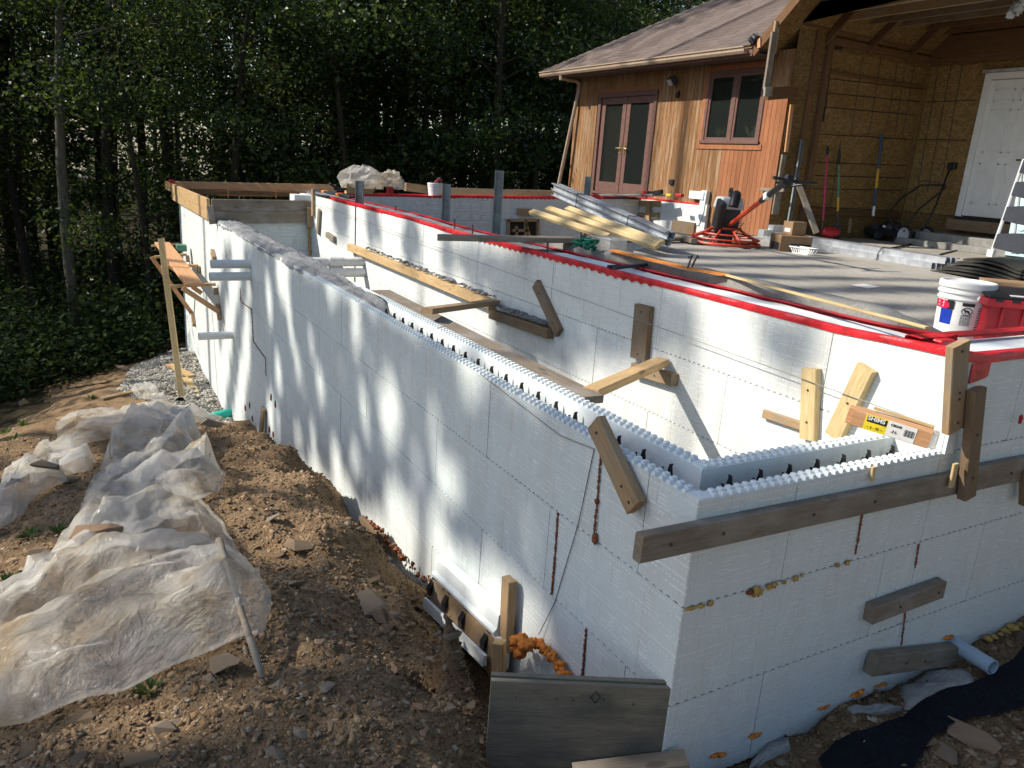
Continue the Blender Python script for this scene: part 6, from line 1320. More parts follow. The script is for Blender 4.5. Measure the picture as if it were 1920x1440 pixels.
sheet('plastic_sheet', 'large crumpled sheet of clear plastic spread over the near mound', [(0, 1195), (40, 1140), (75, 1095), (150, 1030), (200, 985), (260, 950), (330, 940), (385, 965), (425, 1030), (480, 1085), (512, 1165), (480, 1205), (400, 1240), (280, 1290), (160, 1330), (60, 1372), (-60, 1400), (-200, 1420), (-200, 1260)], 3, .12, .5)
sheet('plastic_sheet', 'heap of crumpled plastic on the mound crest in front of the bank', [(120, 1040), (160, 970), (195, 915), (190, 880), (215, 850), (260, 840), (300, 825), (340, 805), (375, 812), (380, 835), (350, 862), (392, 882), (428, 900), (425, 925), (390, 950), (340, 975), (290, 1000), (220, 1040), (150, 1080)], 11, .11, .9, .02)
sheet('plastic_sheet', 'strip of dusty plastic lying along the far edge of the mound', [(110, 800), (180, 785), (250, 775), (320, 768), (370, 775), (415, 788), (405, 800), (350, 806), (290, 812), (240, 825), (190, 830), (140, 845), (105, 850), (110, 820)], 17, .055, .2)
sheet('plastic_sheet', 'folded tongue of pale plastic between strip and heap', [(80, 868), (130, 850), (176, 868), (172, 890), (120, 905), (90, 895)], 23, .07, .4)
sheet('plastic_sheet', 'long thin twist of plastic trailing down the left side of the mound', [(0, 955), (20, 900), (60, 872), (100, 840), (108, 850), (80, 880), (60, 915), (90, 905), (130, 915), (60, 960), (20, 1000), (-20, 1005)], 29, .07, .9)
sheet('plastic_sheet', 'plastic running between the heap and the large near sheet', [(150, 1010), (200, 960), (260, 960), (330, 950), (380, 930), (350, 965), (300, 985), (230, 1020), (150, 1050), (90, 1095), (70, 1090)], 37, .08, .8)
sheet('plastic_sheet', 'small scrap of dusty plastic on the gravel edge', [(243, 742), (290, 735), (310, 748), (312, 760), (270, 757)], 41, .06, .4)
# stick, black corrugated pipe, fabric
s0, s1 = hit(415, 1114), hit(492, 1282); m = MB(); zt_ = [max(ontop(s0+(s1-s0)*t)[2] for t in (0, .1, .2, .3, .4)), ontop(s1)[2]]; P_ = [s0*(1-t)+s1*t for t in np.linspace(0, 1, 9)]; P_ = [V(p[0], p[1], zt_[0]*(1-t)+zt_[1]*t+.022+.006*math.sin(t*9)) for p, t in zip(P_, np.linspace(0, 1, 9))]; m.tube(P_, [.016, .011, .012, .013, .013, .012, .013, .014, .009], 9); tag(m.build('metal_stake', MAT['wood_grey'], smooth='all'), 'rusty grey stake lying across the near plastic sheet', 'stake')
m = MB(); a, b = hit(-30, 945)+V(0, 0, .05), hit(28, 905)+V(0, 0, .05); P_ = []; rr_ = []
for k in range(41): P_.append(a+(b-a)*k/40); rr_.append(.055 if k % 2 else .045)
m.tube(P_, rr_, 12); tag(m.build('drain_pipe', MAT['black'], smooth='all'), 'black corrugated drain pipe at the left edge of the mound', 'pipe')
FBR = [(1530, 1440), (1570, 1400), (1640, 1375), (1700, 1350), (1760, 1310), (1850, 1280), (1920, 1222), (2100, 1120), (2250, 1180), (1920, 1335), (1800, 1360), (1740, 1400), (1700, 1460), (1560, 1520)]
O = np.array([hit(*p)[:2] for p in FBR]); n = 120; OO = np.vstack([O, O[:1]]); seg = np.r_[0, np.cumsum(np.linalg.norm(np.diff(OO, axis=0), axis=1))]; t = np.linspace(0, seg[-1], n, endpoint=False)
B = np.stack([np.interp(t, seg, OO[:, 0]), np.interp(t, seg, OO[:, 1])], 1); 
def inpoly(x, y, O):
    c = np.zeros(x.shape, bool); j = len(O)-1
    for i in range(len(O)):
        xi, yi, xj, yj = *O[i], *O[j]; c ^= ((yi > y) != (yj > y)) & (x < (xj-xi)*(y-yi)/(yj-yi+1e-12)+xi); j = i
    return c
bmx = bmesh.new(); bv_ = [bmx.verts.new((p[0], p[1], 0)) for p in B]; fce = bmx.faces.new(bv_); bmesh.ops.triangulate(bmx, faces=[fce]); 
for _ in range(4): bmesh.ops.subdivide_edges(bmx, edges=[e for e in bmx.edges if e.calc_length() > .06], cuts=1, use_grid_fill=True); bmesh.ops.triangulate(bmx, faces=[f for f in bmx.faces if len(f.verts) > 3])
bmx.verts.ensure_lookup_table(); xs_ = np.array([v.co.x for v in bmx.verts]); ys_ = np.array([v.co.y for v in bmx.verts]); zs_ = Hs(xs_, ys_)+.022+.02*np.clip(fbm(xs_*4, ys_*9, 5, 3), 0, 1)
for v, z in zip(bmx.verts, zs_): v.co.z = z
me = bpy.data.meshes.new('filter_fabric'); bmx.to_mesh(me); bmx.free(); me.materials.append(MAT['fabric']); me.polygons.foreach_set('use_smooth', [True]*len(me.polygons)); tag(link('filter_fabric', me), 'black landscape fabric strip on the ground along the end wall', 'fabric')
# pale concrete splashes at the foot of the end wall
for k, (P_, lab) in enumerate(((((1690, 1290), (1740, 1265), (1800, 1262), (1830, 1285), (1790, 1300), (1730, 1330), (1695, 1335)), 'largest pale concrete splash on the soil beside the black fabric'), (((1590, 1330), (1640, 1322), (1690, 1335), (1640, 1342), (1600, 1340)), 'middle pale concrete splash below the end wall'), (((1365, 1430), (1410, 1395), (1470, 1390), (1490, 1410), (1440, 1425), (1400, 1450)), 'pale concrete splash at the foot of the near corner'))):
    O = np.array([hit(*p)[:2] for p in P_]); c = O.mean(0); vs = []; fs = []; n = 40; OO = np.vstack([O, O[:1]]); seg = np.r_[0, np.cumsum(np.linalg.norm(np.diff(OO, axis=0), axis=1))]; t = np.linspace(0, seg[-1], n, endpoint=False); B = np.stack([np.interp(t, seg, OO[:, 0]), np.interp(t, seg, OO[:, 1])], 1)
    for j, r in enumerate((0, .35, .65, .85, 1, 1.04)):
        p = c+(B-c)*(r+(.12*vn(t*20, t*0+k, 3) if r > .6 else 0)[:, None] if r > .6 else r); z = Hs(p[:, 0], p[:, 1])+(.018 if r < .9 else (.012 if r <= 1 else -.02))+.014*fbm(p[:, 0]*18, p[:, 1]*18, k, 3); vs += [(a, b, c_) for a, b, c_ in zip(p[:, 0], p[:, 1], z)]
    for j in range(5):
        for i in range(n): i2 = (i+1) % n; fs.append((j*n+i, (j+1)*n+i, (j+1)*n+i2, j*n+i2))
    m = MB(); m.add(vs, fs); tag(m.build('concrete_splash', MAT['splash'], smooth='all'), lab, 'concrete')
for k, (px, py) in enumerate(((1860, 1198), (1893, 1185), (1848, 1205))):
    pass
m = MB(); rd = random.Random(2)
for (px, py, r) in ((1850, 1204, .018), (1862, 1200, .015), (1885, 1190, .022), (1898, 1184, .024), (1910, 1178, .016), (1875, 1196, .012)): m.blob(hit(px, py)+V(0, 0, .02), r, int(px), amp=.4, sq=(1.2, 1.2, .6))
tag(m.build('expanding_foam', MAT['yellow_foam'], smooth='all'), 'yellowish foam lumps on the ground at the right end of the end wall', 'foam', kind='stuff')
# ---------------------------------------------------------------- stones
def stone_mesh(seed, flat):
    rd = np.random.default_rng(seed); p = rd.normal(size=(9, 3)); p /= np.linalg.norm(p, axis=1)[:, None]; p *= rd.uniform(.75, 1.1, (9, 1)); p[:, 2] *= flat; p[:, 0] *= 1.25
    b = bmesh.new(); [b.verts.new(q) for q in p]; bmesh.ops.convex_hull(b, input=b.verts); bmesh.ops.triangulate(b, faces=b.faces[:]); loose = [v for v in b.verts if not v.link_faces]; bmesh.ops.delete(b, geom=loose, context='VERTS'); b.normal_update()
    vs = np.array([v.co[:] for v in b.verts]); b.verts.index_update(); fs = np.array([[v.index for v in f.verts] for f in b.faces]); b.free(); return vs, fs
STM = [stone_mesh(k, f) for k, f in enumerate((.35, .45, .3, .55, .4, .6, .3, .5))]
def rotm(n, rg):
    a = rg.uniform(0, 2*math.pi, n); tx = rg.normal(0, .3, n); ty = rg.normal(0, .3, n); ca, sa = np.cos(a), np.sin(a); R = np.zeros((n, 3, 3)); R[:, 0, 0] = ca; R[:, 0, 1] = -sa; R[:, 1, 0] = sa; R[:, 1, 1] = ca; R[:, 2, 2] = 1
    T = np.zeros((n, 3, 3)); T[:] = np.eye(3); T[:, 0, 2] = tx; T[:, 2, 0] = -tx; T[:, 1, 2] = ty; T[:, 2, 1] = -ty; return T@R
def scatter(name, P, size, mat, seed):
    rg = np.random.default_rng(seed); V_ = []; F_ = []; b = 0; n = len(P); R = rotm(n, rg); pick = rg.integers(0, len(STM), n)
    for k, (vs, fs) in enumerate(STM):
        I = np.where(pick == k)[0]
        if not len(I): continue
        q = np.einsum('nij,vj->nvi', R[I], vs)*size[I][:, None, None]+P[I][:, None, :]; V_.append(q.reshape(-1, 3)); F_.append((fs[None]+(np.arange(len(I))*len(vs))[:, None, None]+b).reshape(-1, 3)); b += q.shape[0]*q.shape[1]
    return npmesh(name, np.vstack(V_), np.vstack(F_), mat)
rg = np.random.default_rng(5)
def onground(xy, sink): z = Hh(xy[:, 0], xy[:, 1]); return np.c_[xy, z-sink]
# mound pebbles: density falls with distance
N = 90000; d = rg.random(N)**1.9; xy = np.c_[rg.uniform(-2.9, -.05, N), -.2+d*7.8]; s = np.clip(rg.lognormal(-4.85, .55, N), .004, .026); o = scatter('pebbles', onground(xy, s*.15), s, MAT['pebble'], 6); tag(o, 'small shale pebbles and crumbs covering the dirt mound', 'pebbles', kind='stuff')
N = 14000; xy = np.c_[rg.uniform(-.35, 3.2, N), rg.uniform(-1.3, -.01, N)]; s = np.clip(rg.lognormal(-4.7, .6, N), .004, .035); o = scatter('pebbles', onground(xy, s*.15), s, MAT['pebble'], 8); tag(o, 'dark pebbles and crumbs on the soil along the end wall', 'pebbles', kind='stuff')
gp = np.array([hit(px, py)[:2] for px, py in ((262, 752), (222, 735), (250, 690), (330, 655), (362, 655), (395, 690), (425, 745), (436, 792), (400, 790), (360, 775), (310, 765))])
N = 22000; xy = np.c_[rg.uniform(gp[:, 0].min(), gp[:, 0].max(), N), rg.uniform(gp[:, 1].min(), gp[:, 1].max(), N)]; xy = xy[inpoly(xy[:, 0], xy[:, 1], gp)][:9000]; s = rg.uniform(.018, .042, len(xy)); o = scatter('gravel', onground(xy, -.01), s, MAT['gravel'], 9); tag(o, 'pale crushed stone bed beside the far end of the long wall', 'gravel', kind='stuff')
# larger stones, each on its own
RM = []
for k, (vs, fs) in enumerate(STM):
    me = bpy.data.meshes.new('rock'); me.from_pydata([tuple(v) for v in vs], [], [tuple(f) for f in fs]); me.materials.append(MAT['rock']); me.update(); RM.append(me)
def rock(px, py, r, k, label, group=None, tilt=.2, flat=1.0, yaw=None):
    p = hit(px, py); p = ontop(p); d = np.linalg.norm(p-CAM); sz = r*d/FPX; rd = random.Random(px*7+py); o = bpy.data.objects.new('rock', RM[k % 8]); COL.objects.link(o); o.location = tuple(p+V(0, 0, sz*.12)); o.rotation_euler = (rd.gauss(0, tilt), rd.gauss(0, tilt), rd.uniform(0, 6.28) if yaw is None else yaw); o.scale = (sz, sz, sz*flat); return tag(o, label, 'rock', group)
for (px, py, r, lab) in ((560, 1022, 32, 'flat pale shale slab in the sun near the middle of the mound'), (545, 1100, 26, 'flat shale slab in shade right of the near plastic sheet'), (838, 1190, 22, 'big grey-brown rock at the trench edge above the foam offcut'), (812, 1222, 26, 'broad pointed rock below the trench edge in the dirt bank'), (690, 1145, 48, 'long flat slab of shale half buried in the dirt bank'), (720, 1155, 26, 'rounded tan rock beside the long shale slab'), (775, 1138, 16, 'small tan rock at the tip of the long shale slab'),
                        (420, 1245, 36, 'dark rock propping the edge of the near plastic sheet'), (195, 1075, 34, 'brown clod lying on the middle of the near plastic sheet'), (78, 1145, 18, 'small brown stone on the left of the near plastic sheet'), (442, 1045, 26, 'dark stone by the folded corner of the near plastic sheet'), (395, 1275, 16, 'pinkish stone at the plastic edge below the stake'), (350, 1298, 13, 'reddish stone in the dirt under the plastic edge'), (300, 1372, 30, 'large brown stone in the lower left dirt'), (150, 1360, 36, 'broad flat stone at the lower left under the plastic'), (50, 1415, 26, 'pale stone near the bottom left corner'), (270, 1435, 34, 'flat stone cut off by the bottom edge of the picture'),
                        (330, 1362, 18, 'small dark stone beside the large brown one'), (610, 1290, 18, 'tan stone in shade left of the plywood'), (700, 1330, 18, 'squarish stone in the dark dirt left of the plywood'), (860, 1310, 14, 'stone beside the left edge of the plywood'), (405, 800, 30, 'dark flat rock at the mound crest by the green pipe'), (90, 918, 26, 'dark clod under the plastic strip on the left'), (130, 905, 22, 'large tan clod beside the folded plastic tongue'), (48, 757, 12, 'pinkish stone at the edge of the woods'), (240, 694, 22, 'reddish flat stone at the gravel edge'),
                        (1455, 1375, 20, 'grey stone lying in the splash by the near corner'), (1550, 1385, 22, 'pointed grey stone below the end wall foam'), (1830, 1400, 42, 'big grey stone at the lower right beside the fabric'), (1780, 1420, 28, 'flat grey stone at the lower right corner'), (1700, 1425, 26, 'brown stone lying on the fabric edge'), (1870, 1265, 26, 'dark rock near the pipe stub'), (1905, 1195, 22, 'dark rock at the right edge above the fabric'), (1770, 1262, 16, 'dark stone between the splash and the block'), (1645, 1305, 14, 'small stone under the lower block on the end wall'), (1870, 1425, 20, 'sunlit orange-brown stone in the lower right corner'), (1840, 1440, 16, 'sunlit pale stone at the bottom right edge')):
    rock(px, py, r, px, lab)
rr = random.Random(77); n = 0
while n < 190:
    px, py = rr.uniform(0, 915), rr.uniform(860, 1440)
    q = hit(px, py)
    if q[0] > -.12 or (px < 500 and 960 < py < 1290) or (px < 330 and py < 1390) or (px < 440 and py < 990): continue
    rock(px, py, rr.choice((7, 8, 9, 10, 12, 14, 17)), n, 'loose flat shale stone lying on the dirt mound', 'loose stones on the mound'); n += 1
n = 0
while n < 60:
    px, py = rr.uniform(1300, 1920), rr.uniform(1200, 1440); q = hit(px, py)
    if q[1] > -.03: continue
    rock(px, py, rr.choice((7, 8, 10, 12, 15)), n, 'loose dark stone on the soil along the end wall', 'loose stones along the end wall'); n += 1
# broken boards, weeds
for (a, b, lab) in (((190, 752), (268, 735), 'thin weathered stick lying at the gravel edge'), ((130, 730), (205, 718), 'reddish plank edge lying beyond the gravel'), ((110, 790), (170, 800), 'tan broken board half buried on the left of the mound')):
    p, q = hit(*a), hit(*b); lumber('broken_board', p+V(0, 0, .04), q+V(0, 0, .04), .10, .03, NZ, 'wood_tan', lab, 'board')
def weed(px, py, n, h, seed, label):
    c = hit(px, py); rd = random.Random(seed); m = MB()
    for k in range(n):
        a = rd.uniform(0, 6.28); el = rd.uniform(.3, 1.2); d = V(math.cos(a)*math.cos(el), math.sin(a)*math.cos(el), math.sin(el)); L = h*rd.uniform(.6, 1.1); s = nrm(np.cross(d, NZ+V(.01, 0, 0)))*L*.13; p = c+d*L*.15; q = c+d*L+V(0, 0, -L*.12); mid_ = (p+q)/2+V(0, 0, L*.06); m.add([p, mid_+s, q, mid_-s], [(0, 1, 2, 3)])
    return tag(m.build('weed', MAT['leaf_bright']), label, 'plant')
weed(901, 1252, 16, .09, 1, 'small bright green weed in the trench left of the plywood'); weed(880, 1268, 12, .05, 4, 'tiny weed sprouting below the larger trench weed')
for k, (px, py, lab) in enumerate(((170, 750, 'green weed at the left of the gravel bed'), (30, 830, 'patch of pale grass on the far left slope'), (12, 815, 'grass tuft at the left edge of the mound'), (60, 880, 'weed beside the long plastic twist'), (140, 860, 'weed under the plastic strip'), (60, 1010, 'small weed in the shaded dirt at left'), (110, 1000, 'weed beside the plastic in the shaded dirt'), (20, 1100, 'dark leafy weed at the left edge above the near sheet'), (285, 1305, 'tiny weed under the near sheet edge'), (105, 855, 'leafy weed by the tongue of plastic'), (45, 800, 'grass tuft below the trees at left'))):
    weed(px, py, 26, .13 if py < 900 else .09, 20+k, lab)
# ---------------------------------------------------------------- trees
def leafcloud(pts, size, rg, up=.4):
    """two-triangle leaf faces at pts"""
    n = len(pts); d = rg.normal(size=(n, 3)); d[:, 2] = d[:, 2]*.5-.25; d /= np.linalg.norm(d, axis=1)[:, None]; nn_ = rg.normal(size=(n, 3)); nn_[:, 2] += up*2.2; s = np.cross(d, nn_); s /= np.linalg.norm(s, axis=1)[:, None]+1e-9; L = size*rg.uniform(.7, 1.35, n); L = L[:, None]
    up_ = np.cross(s, d); a = pts-d*L*.5; b = pts+s*L*.34+up_*L*.06; c = pts+d*L*.55; e = pts-s*L*.34+up_*L*.06
    v = np.stack([a, b, c, e], 1).reshape(-1, 3); i = np.arange(n)*4; f = np.stack([i, i+1, i+2, i+3], 1); return v, f
def make_tree(seed, h, cr, low, nleaf, bark='bark', r0=.14, leaf=.11, dens=1.0):
    rd = random.Random(seed); rg = np.random.default_rng(seed); m = MB(); lean = V(rd.gauss(0, .03), rd.gauss(0, .03), 0)
    tr = [V(0, 0, -.4)+V(0, 0, (h*.96+.4)*t)+lean*h*t*t*2+V(.06*math.sin(seed+t*7), .06*math.cos(seed*2+t*6), 0) for t in np.linspace(0, 1, 9)]; m.tube(tr, [r0*1.25, r0, r0*.92, r0*.85, r0*.75, r0*.62, r0*.48, r0*.3, r0*.1], 9)
    tips = []
    for k in range(int(26*dens)):
        t = low+(1-low)*rd.random()**.9*.95; i = t*8; b = tr[int(i)]+(tr[min(8, int(i)+1)]-tr[int(i)])*(i-int(i)); a = rd.uniform(0, 6.28); L = cr*(1.05-.6*abs(t-.55))*rd.uniform(.6, 1.05); e = rd.uniform(.15, .7); q = b+V(math.cos(a)*L, math.sin(a)*L, math.sin(e)*L*.6); md = (b+q)/2+V(0, 0, L*.1); m.tube([b, md, q], [r0*.22, r0*.14, r0*.04], 5, cap=False)
        tips += [(md, L*.28), (q, L*.34), (b+(q-b)*.75+V(0, 0, .2), L*.33)]
        for _ in range(3): s = rd.random()*.7+.3; tips.append((b+(q-b)*s+V(rd.gauss(0, .35), rd.gauss(0, .35), rd.gauss(0, .3)), L*.25))
    me_t = bpy.data.meshes.new('trunk'); me_t.from_pydata(m.v, [], m.f); me_t.materials.append(MAT[bark]); me_t.polygons.foreach_set('use_smooth', [True]*len(me_t.polygons)); me_t.update()
    w_ = np.array([r for _, r in tips])**2; pick = rg.choice(len(tips), nleaf, p=w_/w_.sum()); c = np.array([p for p, _ in tips])[pick]; rr_ = np.array([r for _, r in tips])[pick]; g = rg.normal(size=(nleaf, 3))*.55; g[:, 2] *= .55; pts = c+g*rr_[:, None]
    v, f = leafcloud(pts, leaf, rg); me = bpy.data.meshes.new('crown'); me.from_pydata(v.tolist(), [], f.tolist()); me.materials.append(MAT['leaf']); me.update(); return me_t, me
PROTO = [make_tree(3, 10.5, 2.6, .12, 9000, r0=.12), make_tree(5, 12, 2.9, .25, 8500, r0=.16), make_tree(8, 11, 2.4, .34, 6500, r0=.11), make_tree(13, 9.0, 2.7, .08, 9000, r0=.09), make_tree(21, 13, 2.8, .45, 6500, 'bark_pale', .13), make_tree(34, 16, 3.4, .42, 8500, r0=.21)]
def tree(x, y, k, sc, rot, label, group=None, name='tree', z=None):
    e = thing(name, label, 'tree', (x, y, (gxy(x, y) if z is None else z)), group)
    for me, nm in zip(PROTO[k], ('trunk', 'crown')): o = bpy.data.objects.new(nm, me); COL.objects.link(o); o.parent = e
    e.rotation_euler = (0, 0, rot); e.scale = (sc, sc, sc); return e
def suncap(x, y, r=2.6):
    """tallest top at x, y that leaves the sunlit places in the photograph in the sun"""
    cap = 99.; az = SUN[:2]/np.linalg.norm(SUN[:2]); te = SUN[2]/np.linalg.norm(SUN[:2])
    for (px_, py_, pz) in ((8, 13, .6), (8, 11, .6), (8, 8, .3), (5.5, 5.5, .2), (1.3, 9, -.3), (1.3, 6, -.5), (1.3, 2, -.4), (0, 13, -2.4), (0, 11, -2.6), (-1, 11, -2.8), (-1.5, 9, -2.4), (-1.3, 6, -1.8), (0, 8.5, -1.5), (7.4, 12, 3), (3, 10.5, .4), (5, 10.5, .4), (-1.3, 4, -1.4), (0, 6, -.5), (7, 4, .2), (-1.6, 2.2, -1.0)):
        d = np.array([x-px_, y-py_]); al = d@az; la = abs(d[0]*az[1]-d[1]*az[0])
        if al > 0 and la < r: cap = min(cap, pz+max(0, al-1.5)*te)
    return cap
# trunks the photograph shows one by one: pixel column at mid height, distance along +Y, kind, name of what sets it apart
HERO = [((135, 560), 17.5, 4, 1.0, 'pale trunked tree standing closest at the left, by the gravel'), ((205, 420), 21, 1, 1.05, 'tall dark tree behind the pale one at the left'), ((185, 250), 24, 2, 1.15, 'slim dark tree in the left of the wood'), ((318, 240), 20, 5, .80, 'thick straight tree rising behind the far left form boards'),
        ((50, 500), 22, 2, 1.1, 'dark slender tree near the left edge'), ((15, 450), 26, 1, 1.1, 'dark tree at the very left edge of the wood'), ((535, 250), 21, 1, .95, 'dark tree rising behind the middle of the trench end'), ((690, 250), 21, 2, 1.1, 'dark tree behind the clear plastic bundle'), ((845, 250), 20, 5, .78, 'stout dark tree behind the far white bucket'), ((866, 270), 20.6, 2, 1.05, 'slim tree beside the stout one behind the bucket'), ((965, 250), 21, 1, 1.0, 'dark tree behind the tallest galvanised post'),
        ((1000, 240), 24, 4, 1.0, 'pale tree left of the house corner'), ((1092, 60), 24, 4, 1.15, 'pale forked tree above the lower end of the roof'), ((1130, 60), 26, 2, 1.2, 'thin leaning tree above the roof edge'), ((610, 250), 25, 4, .95, 'pale slim tree in the middle of the wood'), ((420, 250), 24, 1, 1.05, 'dark tree behind the trench end left of centre'), ((760, 230), 25, 1, 1.05, 'dark tree between the plastic bundle and the bucket'), ((260, 300), 27, 4, 1.1, 'pale tree deep in the left of the wood')]
taken = []
for i, ((px, py), yd, k, sc, lab) in enumerate(HERO):
    p = Y(px, py, yd); cap = suncap(p[0], p[1]); gz_ = gxy(p[0], p[1]); H_ = (10.5, 12, 11, 9, 13, 16)[k]; s_ = min(sc, max(.55, (cap-gz_)/H_)); tree(p[0], p[1], k, s_, i*1.7, lab, 'named trees at the wood edge'); taken.append((p[0], p[1]))
for k, (px, yd, kk) in enumerate(((1010, 19.5, 0), (1040, 21, 3), (1068, 23, 0), (1085, 20.5, 3), (1030, 26, 1), (1090, 27, 0), (985, 23, 3), (910, 20, 3), (725, 22, 3), (790, 20, 0), (640, 21, 3), (560, 23, 0))):
    p = Y(px, 300, yd); tree(p[0], p[1], kk, min(1.0, max(.6, (suncap(p[0], p[1])-gxy(p[0], p[1]))/11)), k*1.3, 'leafy tree in the dark wood behind the site', 'trees of the dark wood'); taken.append((p[0], p[1]))
rr = random.Random(19); cnt = 0
for row, (y0, y1, n, kk) in enumerate(((17.5, 23, 22, (0, 3, 0, 3, 1)), (23, 30, 34, (0, 1, 2, 3)), (30, 42, 30, (1, 5, 0, 4, 5)), (42, 62, 26, (5, 1, 5, 0)))):
    for j in range(n):
        yd = rr.uniform(y0, y1); px = rr.uniform(-260, 1420); p = Y(px, 300, yd)
        if any((p[0]-a)**2+(p[1]-b)**2 < (1.3 if row < 2 else 3) for a, b in taken): continue
        if 6.5 < p[0] < 14 and p[1] < 16.5: continue
        k = rr.choice(kk); cap = suncap(p[0], p[1]); gz_ = gxy(p[0], p[1]); H_ = (10.5, 12, 11, 9, 13, 16)[k]; s_ = rr.uniform(.85, 1.2)*(1.0 if row < 2 else 1.15); s_ = min(s_, (cap-gz_)/H_)
        if s_ < .35: continue
        taken.append((p[0], p[1])); tree(p[0], p[1], k, s_, rr.uniform(0, 6.28), 'leafy tree in the dark wood behind the site', 'trees of the dark wood'); cnt += 1
# trees left of and behind the frame that keep the wood dark and fill reflections
for j in range(26):
    a = rr.uniform(-11, -30); b = rr.uniform(6, 44); k = rr.choice((0, 1, 5, 3)); cap = suncap(a, b, 3.2); gz_ = gxy(a, b); H_ = (10.5, 12, 11, 9, 13, 16)[k]; s_ = min(1.4, (cap-gz_)/H_)
    if s_ > .4: tree(a, b, k, s_, rr.uniform(0, 6.28), 'leafy tree in the dark wood behind the site', 'trees of the dark wood')
# unseen trees added behind the photographer to keep open sky off the end wall
for j, (a, b, k, s_) in enumerate(((-4.5, -9.5, 1, 1.1), (-1, -10.5, 5, .9), (2.5, -9.0, 1, 1.15), (5.5, -10.5, 5, .9), (8.5, -8.8, 1, 1.1), (12, -9.5, 5, .9), (15, -7.5, 1, 1.1), (4, -13, 5, 1.1), (10, -13, 5, 1.1), (0, -14, 5, 1.0))):
    tree(a, b, k, s_, j*1.9, 'unseen leafy tree added behind the photographer to shade the near end wall', 'trees behind the photographer')
# undergrowth along the edge of the wood
rg = np.random.default_rng(12); N = 90000; ux_ = []; 
px = rg.uniform(-150, 1100, N*3); yd = 13.5+rg.random(N*3)**1.5*20; Pc = np.array([Y(a, 500, b)[:2] for a, b in zip(px[:4000], yd[:4000])]); cl = Pc[rg.integers(0, 4000, N)]
keep = (cl[:, 0] > -4.5) | (rg.random(len(cl)) < .14); cl = cl[keep]; keep = ~((cl[:, 0] > -.4) & (cl[:, 1] < 16.6)) & ~((cl[:, 0] > -2.9) & (cl[:, 1] < 14.2)); cl = cl[keep]; N = len(cl); g = rg.normal(size=(N, 2))*.35; xy = cl+g; hh_ = rg.gamma(1.5, .32, N); ok = ~((xy[:, 0] > -.3) & (xy[:, 1] < 16.2)) & ~((xy[:, 0] > 6.6) & (xy[:, 1] < 16.5)); xy = xy[ok]; hh_ = hh_[ok]
pts = np.c_[xy, Hh(xy[:, 0], xy[:, 1])+np.minimum(hh_, 2.4)]; v, f = leafcloud(pts, .12, rg, 1.0); o = npmesh('undergrowth', v, f, MAT['leaf_shaded']); tag(o, 'leafy undergrowth along the edge of the dark wood', 'undergrowth', kind='stuff')
# the far side of the wood, read as one mass
N = 15000; a_ = rg.uniform(-75, 95, N); P_ = np.array([RT*math.tan(R_(0))+FW]*1); d_ = rg.uniform(64, 84, N); th_ = rg.uniform(R_(-38), R_(72), N); xy = np.c_[CAM[0]+d_*np.sin(th_), CAM[1]+d_*np.cos(th_)]; hz_ = rg.random(N)**1.3*11-4.5
v, f = leafcloud(np.c_[xy, hz_], .75, rg, .6); o = npmesh('distant_wood', v, f, MAT['leaf_shaded']); tag(o, 'dense dark far side of the wood behind the site', 'wood', kind='stuff')
# ---------------------------------------------------------------- unseen trees off to the left, crowns shaped to dapple the site
LIT_F = [(505,560,9,60),(530,520,16,75),(620,548,13,42),(583,637,8,42),(560,690,9,45),(513,780,15,65),(587,815,8,45),(630,865,13,65),(668,620,17,62),(683,773,15,62),(733,770,26,105),(783,863,15,62),(807,780,20,85),(767,713,11,42),(667,863,13,45),(880,722,34,48),(973,773,36,24),(1040,815,24,45),(840,900,36,72),(740,930,26,60),(775,1000,80,85),(880,1075,96,68),(965,1150,64,90),(1000,1010,20,45),(545,610,8,60),(600,720,8,60),(640,700,8,50),(700,690,8,50),(560,820,14,30),(1000,1200,40,40),(520,700,10,50),(1130,1240,30,30),(690,880,10,40)]
def lit(surf, px, py, p):
    if surf == 'F':
        if px < 470: return not (abs(((px*1.0+.12*(py-500)) % 37)-18) < 6 and py > 470)
        for (cx, cy, rx, ry) in LIT_F:
            a = px-cx-.08*(py-cy)
            if (a/rx)**2+((py-cy)/ry)**2 < .86: return True
        return False
    if surf == 'T':
        return px < 1080 or px > 1490 or (py < 800 and px < 1120)
    if surf == 'I':
        for (cx, cy, rx, ry) in ((1110, 560, 200, 85), (1480, 645, 42, 48), (900, 500, 40, 35), (700, 420, 12, 30), (770, 450, 16, 40), (840, 475, 12, 30), (640, 400, 14, 40), (1010, 640, 90, 40)):
            if ((px-cx)/rx)**2+((py-cy-.22*(px-cx))/ry)**2 < 1: return False
        return True
    if surf == 'S':
        if px > 1560 and py < 520: return True
        n = math.sin(py/(2.2+(py-440)*.012)+px/150+2.5*float(vn(px/150, py/26, 4)))+1.3*float(vn(px/110, py/9, 7)); return n > -.55
    if surf == 'G':
        n = float(fbm(px/130, py/75, 31, 3))
        if py < 820: return True
        if px < 200 and 930 < py < 1010: return False
        if px < 490 and py > 960 and py < 1330: return n > -.22
        if px < 440: return n > -.10
        if py > 1200: return n > -.2
        return n > -.5+(py-820)/3500
    if surf == 'R': return py > 118-.36*(px-1080)+16*float(vn(px/50, py/20, 5))
    return True
tgt = []
rg = np.random.default_rng(99); rd = random.Random(4)
def samp(n, fn, surf):
    for _ in range(n):
        p = fn(); px, py, z = proj(p)
        if z > 0 and not (-40 < px < 1960 and -40 < py < 1480): continue
        if not lit(surf, px, py, p): tgt.append(p)
U_ = rd.uniform
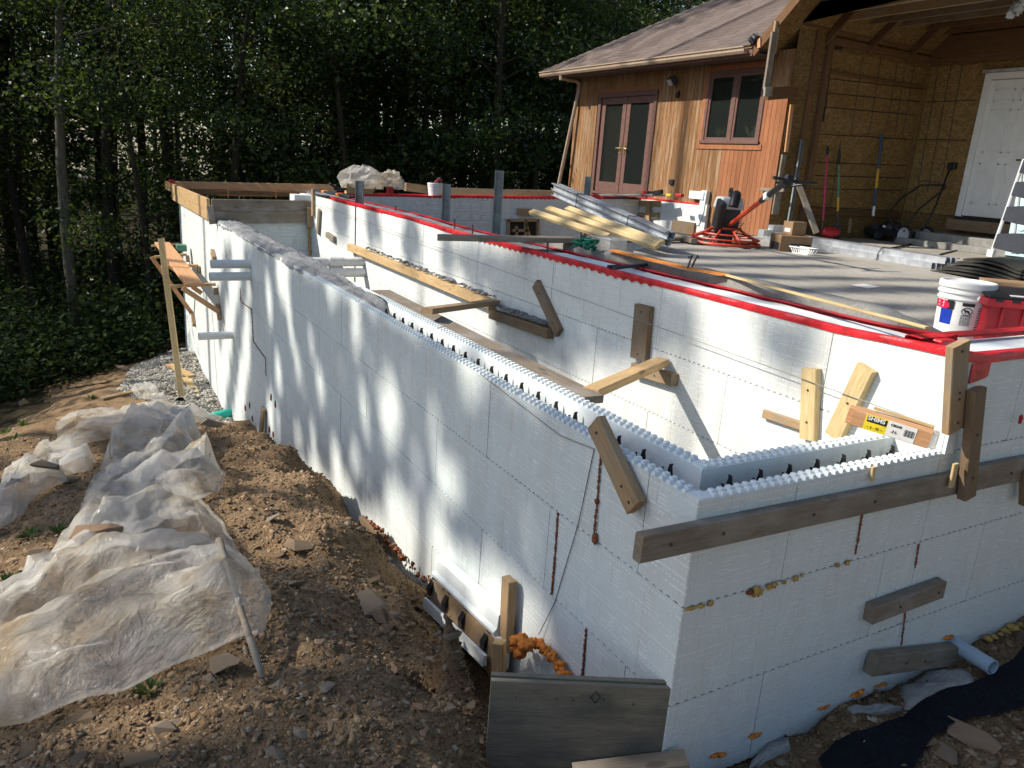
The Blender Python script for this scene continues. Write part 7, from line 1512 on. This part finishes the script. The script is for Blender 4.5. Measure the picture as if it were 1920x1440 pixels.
samp(15000, lambda: (lambda y: V(0, y, U_(float(Hg(-.35, y))-.12, 0)))(U_(-.2, 10)), 'F'); samp(2600, lambda: V(U_(0, .28), U_(-.05, 6), U_(-.1, .02)), 'T'); samp(1300, lambda: V(U_(.1, 1.3), U_(0, .28), 0), 'T')
samp(11000, lambda: V(1.335, U_(0, 9.8), U_(-.9, .42)), 'I'); samp(2400, lambda: V(U_(1.33, 1.75), U_(0, 6), .44), 'I'); samp(13000, lambda: V(U_(1.8, 7.6), U_(-.5, 7), .2), 'S')
def gsamp(): x, y = U_(-2.8, -.1), U_(.2, 7.5); return V(x, y, gxy(x, y))
GP = np.c_[rg.uniform(-2.9, -.1, 9000), rg.uniform(.1, 7.5, 9000)]; GZ_ = Hh(GP[:, 0], GP[:, 1]); it = iter(np.c_[GP, GZ_]); samp(9000, lambda: next(it), 'G')
samp(3600, lambda: (lambda x: V(x, U_(*ylim(x)), EZ+PT*(x-7.4)))(U_(7.4, 11.2)), 'R')
tgt = np.array(tgt); t_ = rg.uniform(19, 26, len(tgt)); LP = tgt+SUN*t_[:, None]+rg.normal(size=(len(tgt), 3))*.035
own = [(-9.6, 9.0), (-11.2, 12.2), (-8.0, 6.2), (-10.2, 15.4), (-4.5, 15.0), (-6.5, 3.0), (-1.5, 17.6)]
own = np.array([(-16.5, 11.5), (-15.2, 8.0), (-16.5, 15.6), (-15.0, 19.5), (-11.0, 21.0), (-8.0, 18.5)])
who = np.argmin(((LP[:, None, :2]-own[None])**2).sum(-1), 1)
for k, (x, y) in enumerate(own):
    I = LP[who == k]
    if len(I) < 30: continue
    e = thing('shade_tree', 'unseen tall tree off the left side, crown shaped to dapple the site', 'tree', (x, y, gxy(x, y)), 'tall trees shading the site'); c = I.mean(0); m = MB(); b = V(x, y, gxy(x, y)-.4); top = V(x, y, I[:, 2].max()); m.tube([b, b+(top-b)*.3+V(.1, .1, 0), b+(top-b)*.65, top], [.24, .2, .14, .04], 9); tk = m.build('trunk', MAT['bark'], e, smooth='all')
    v, f = leafcloud(I, .175, np.random.default_rng(k), .3); me = npmesh('crown', v, f, MAT['leaf'], e)
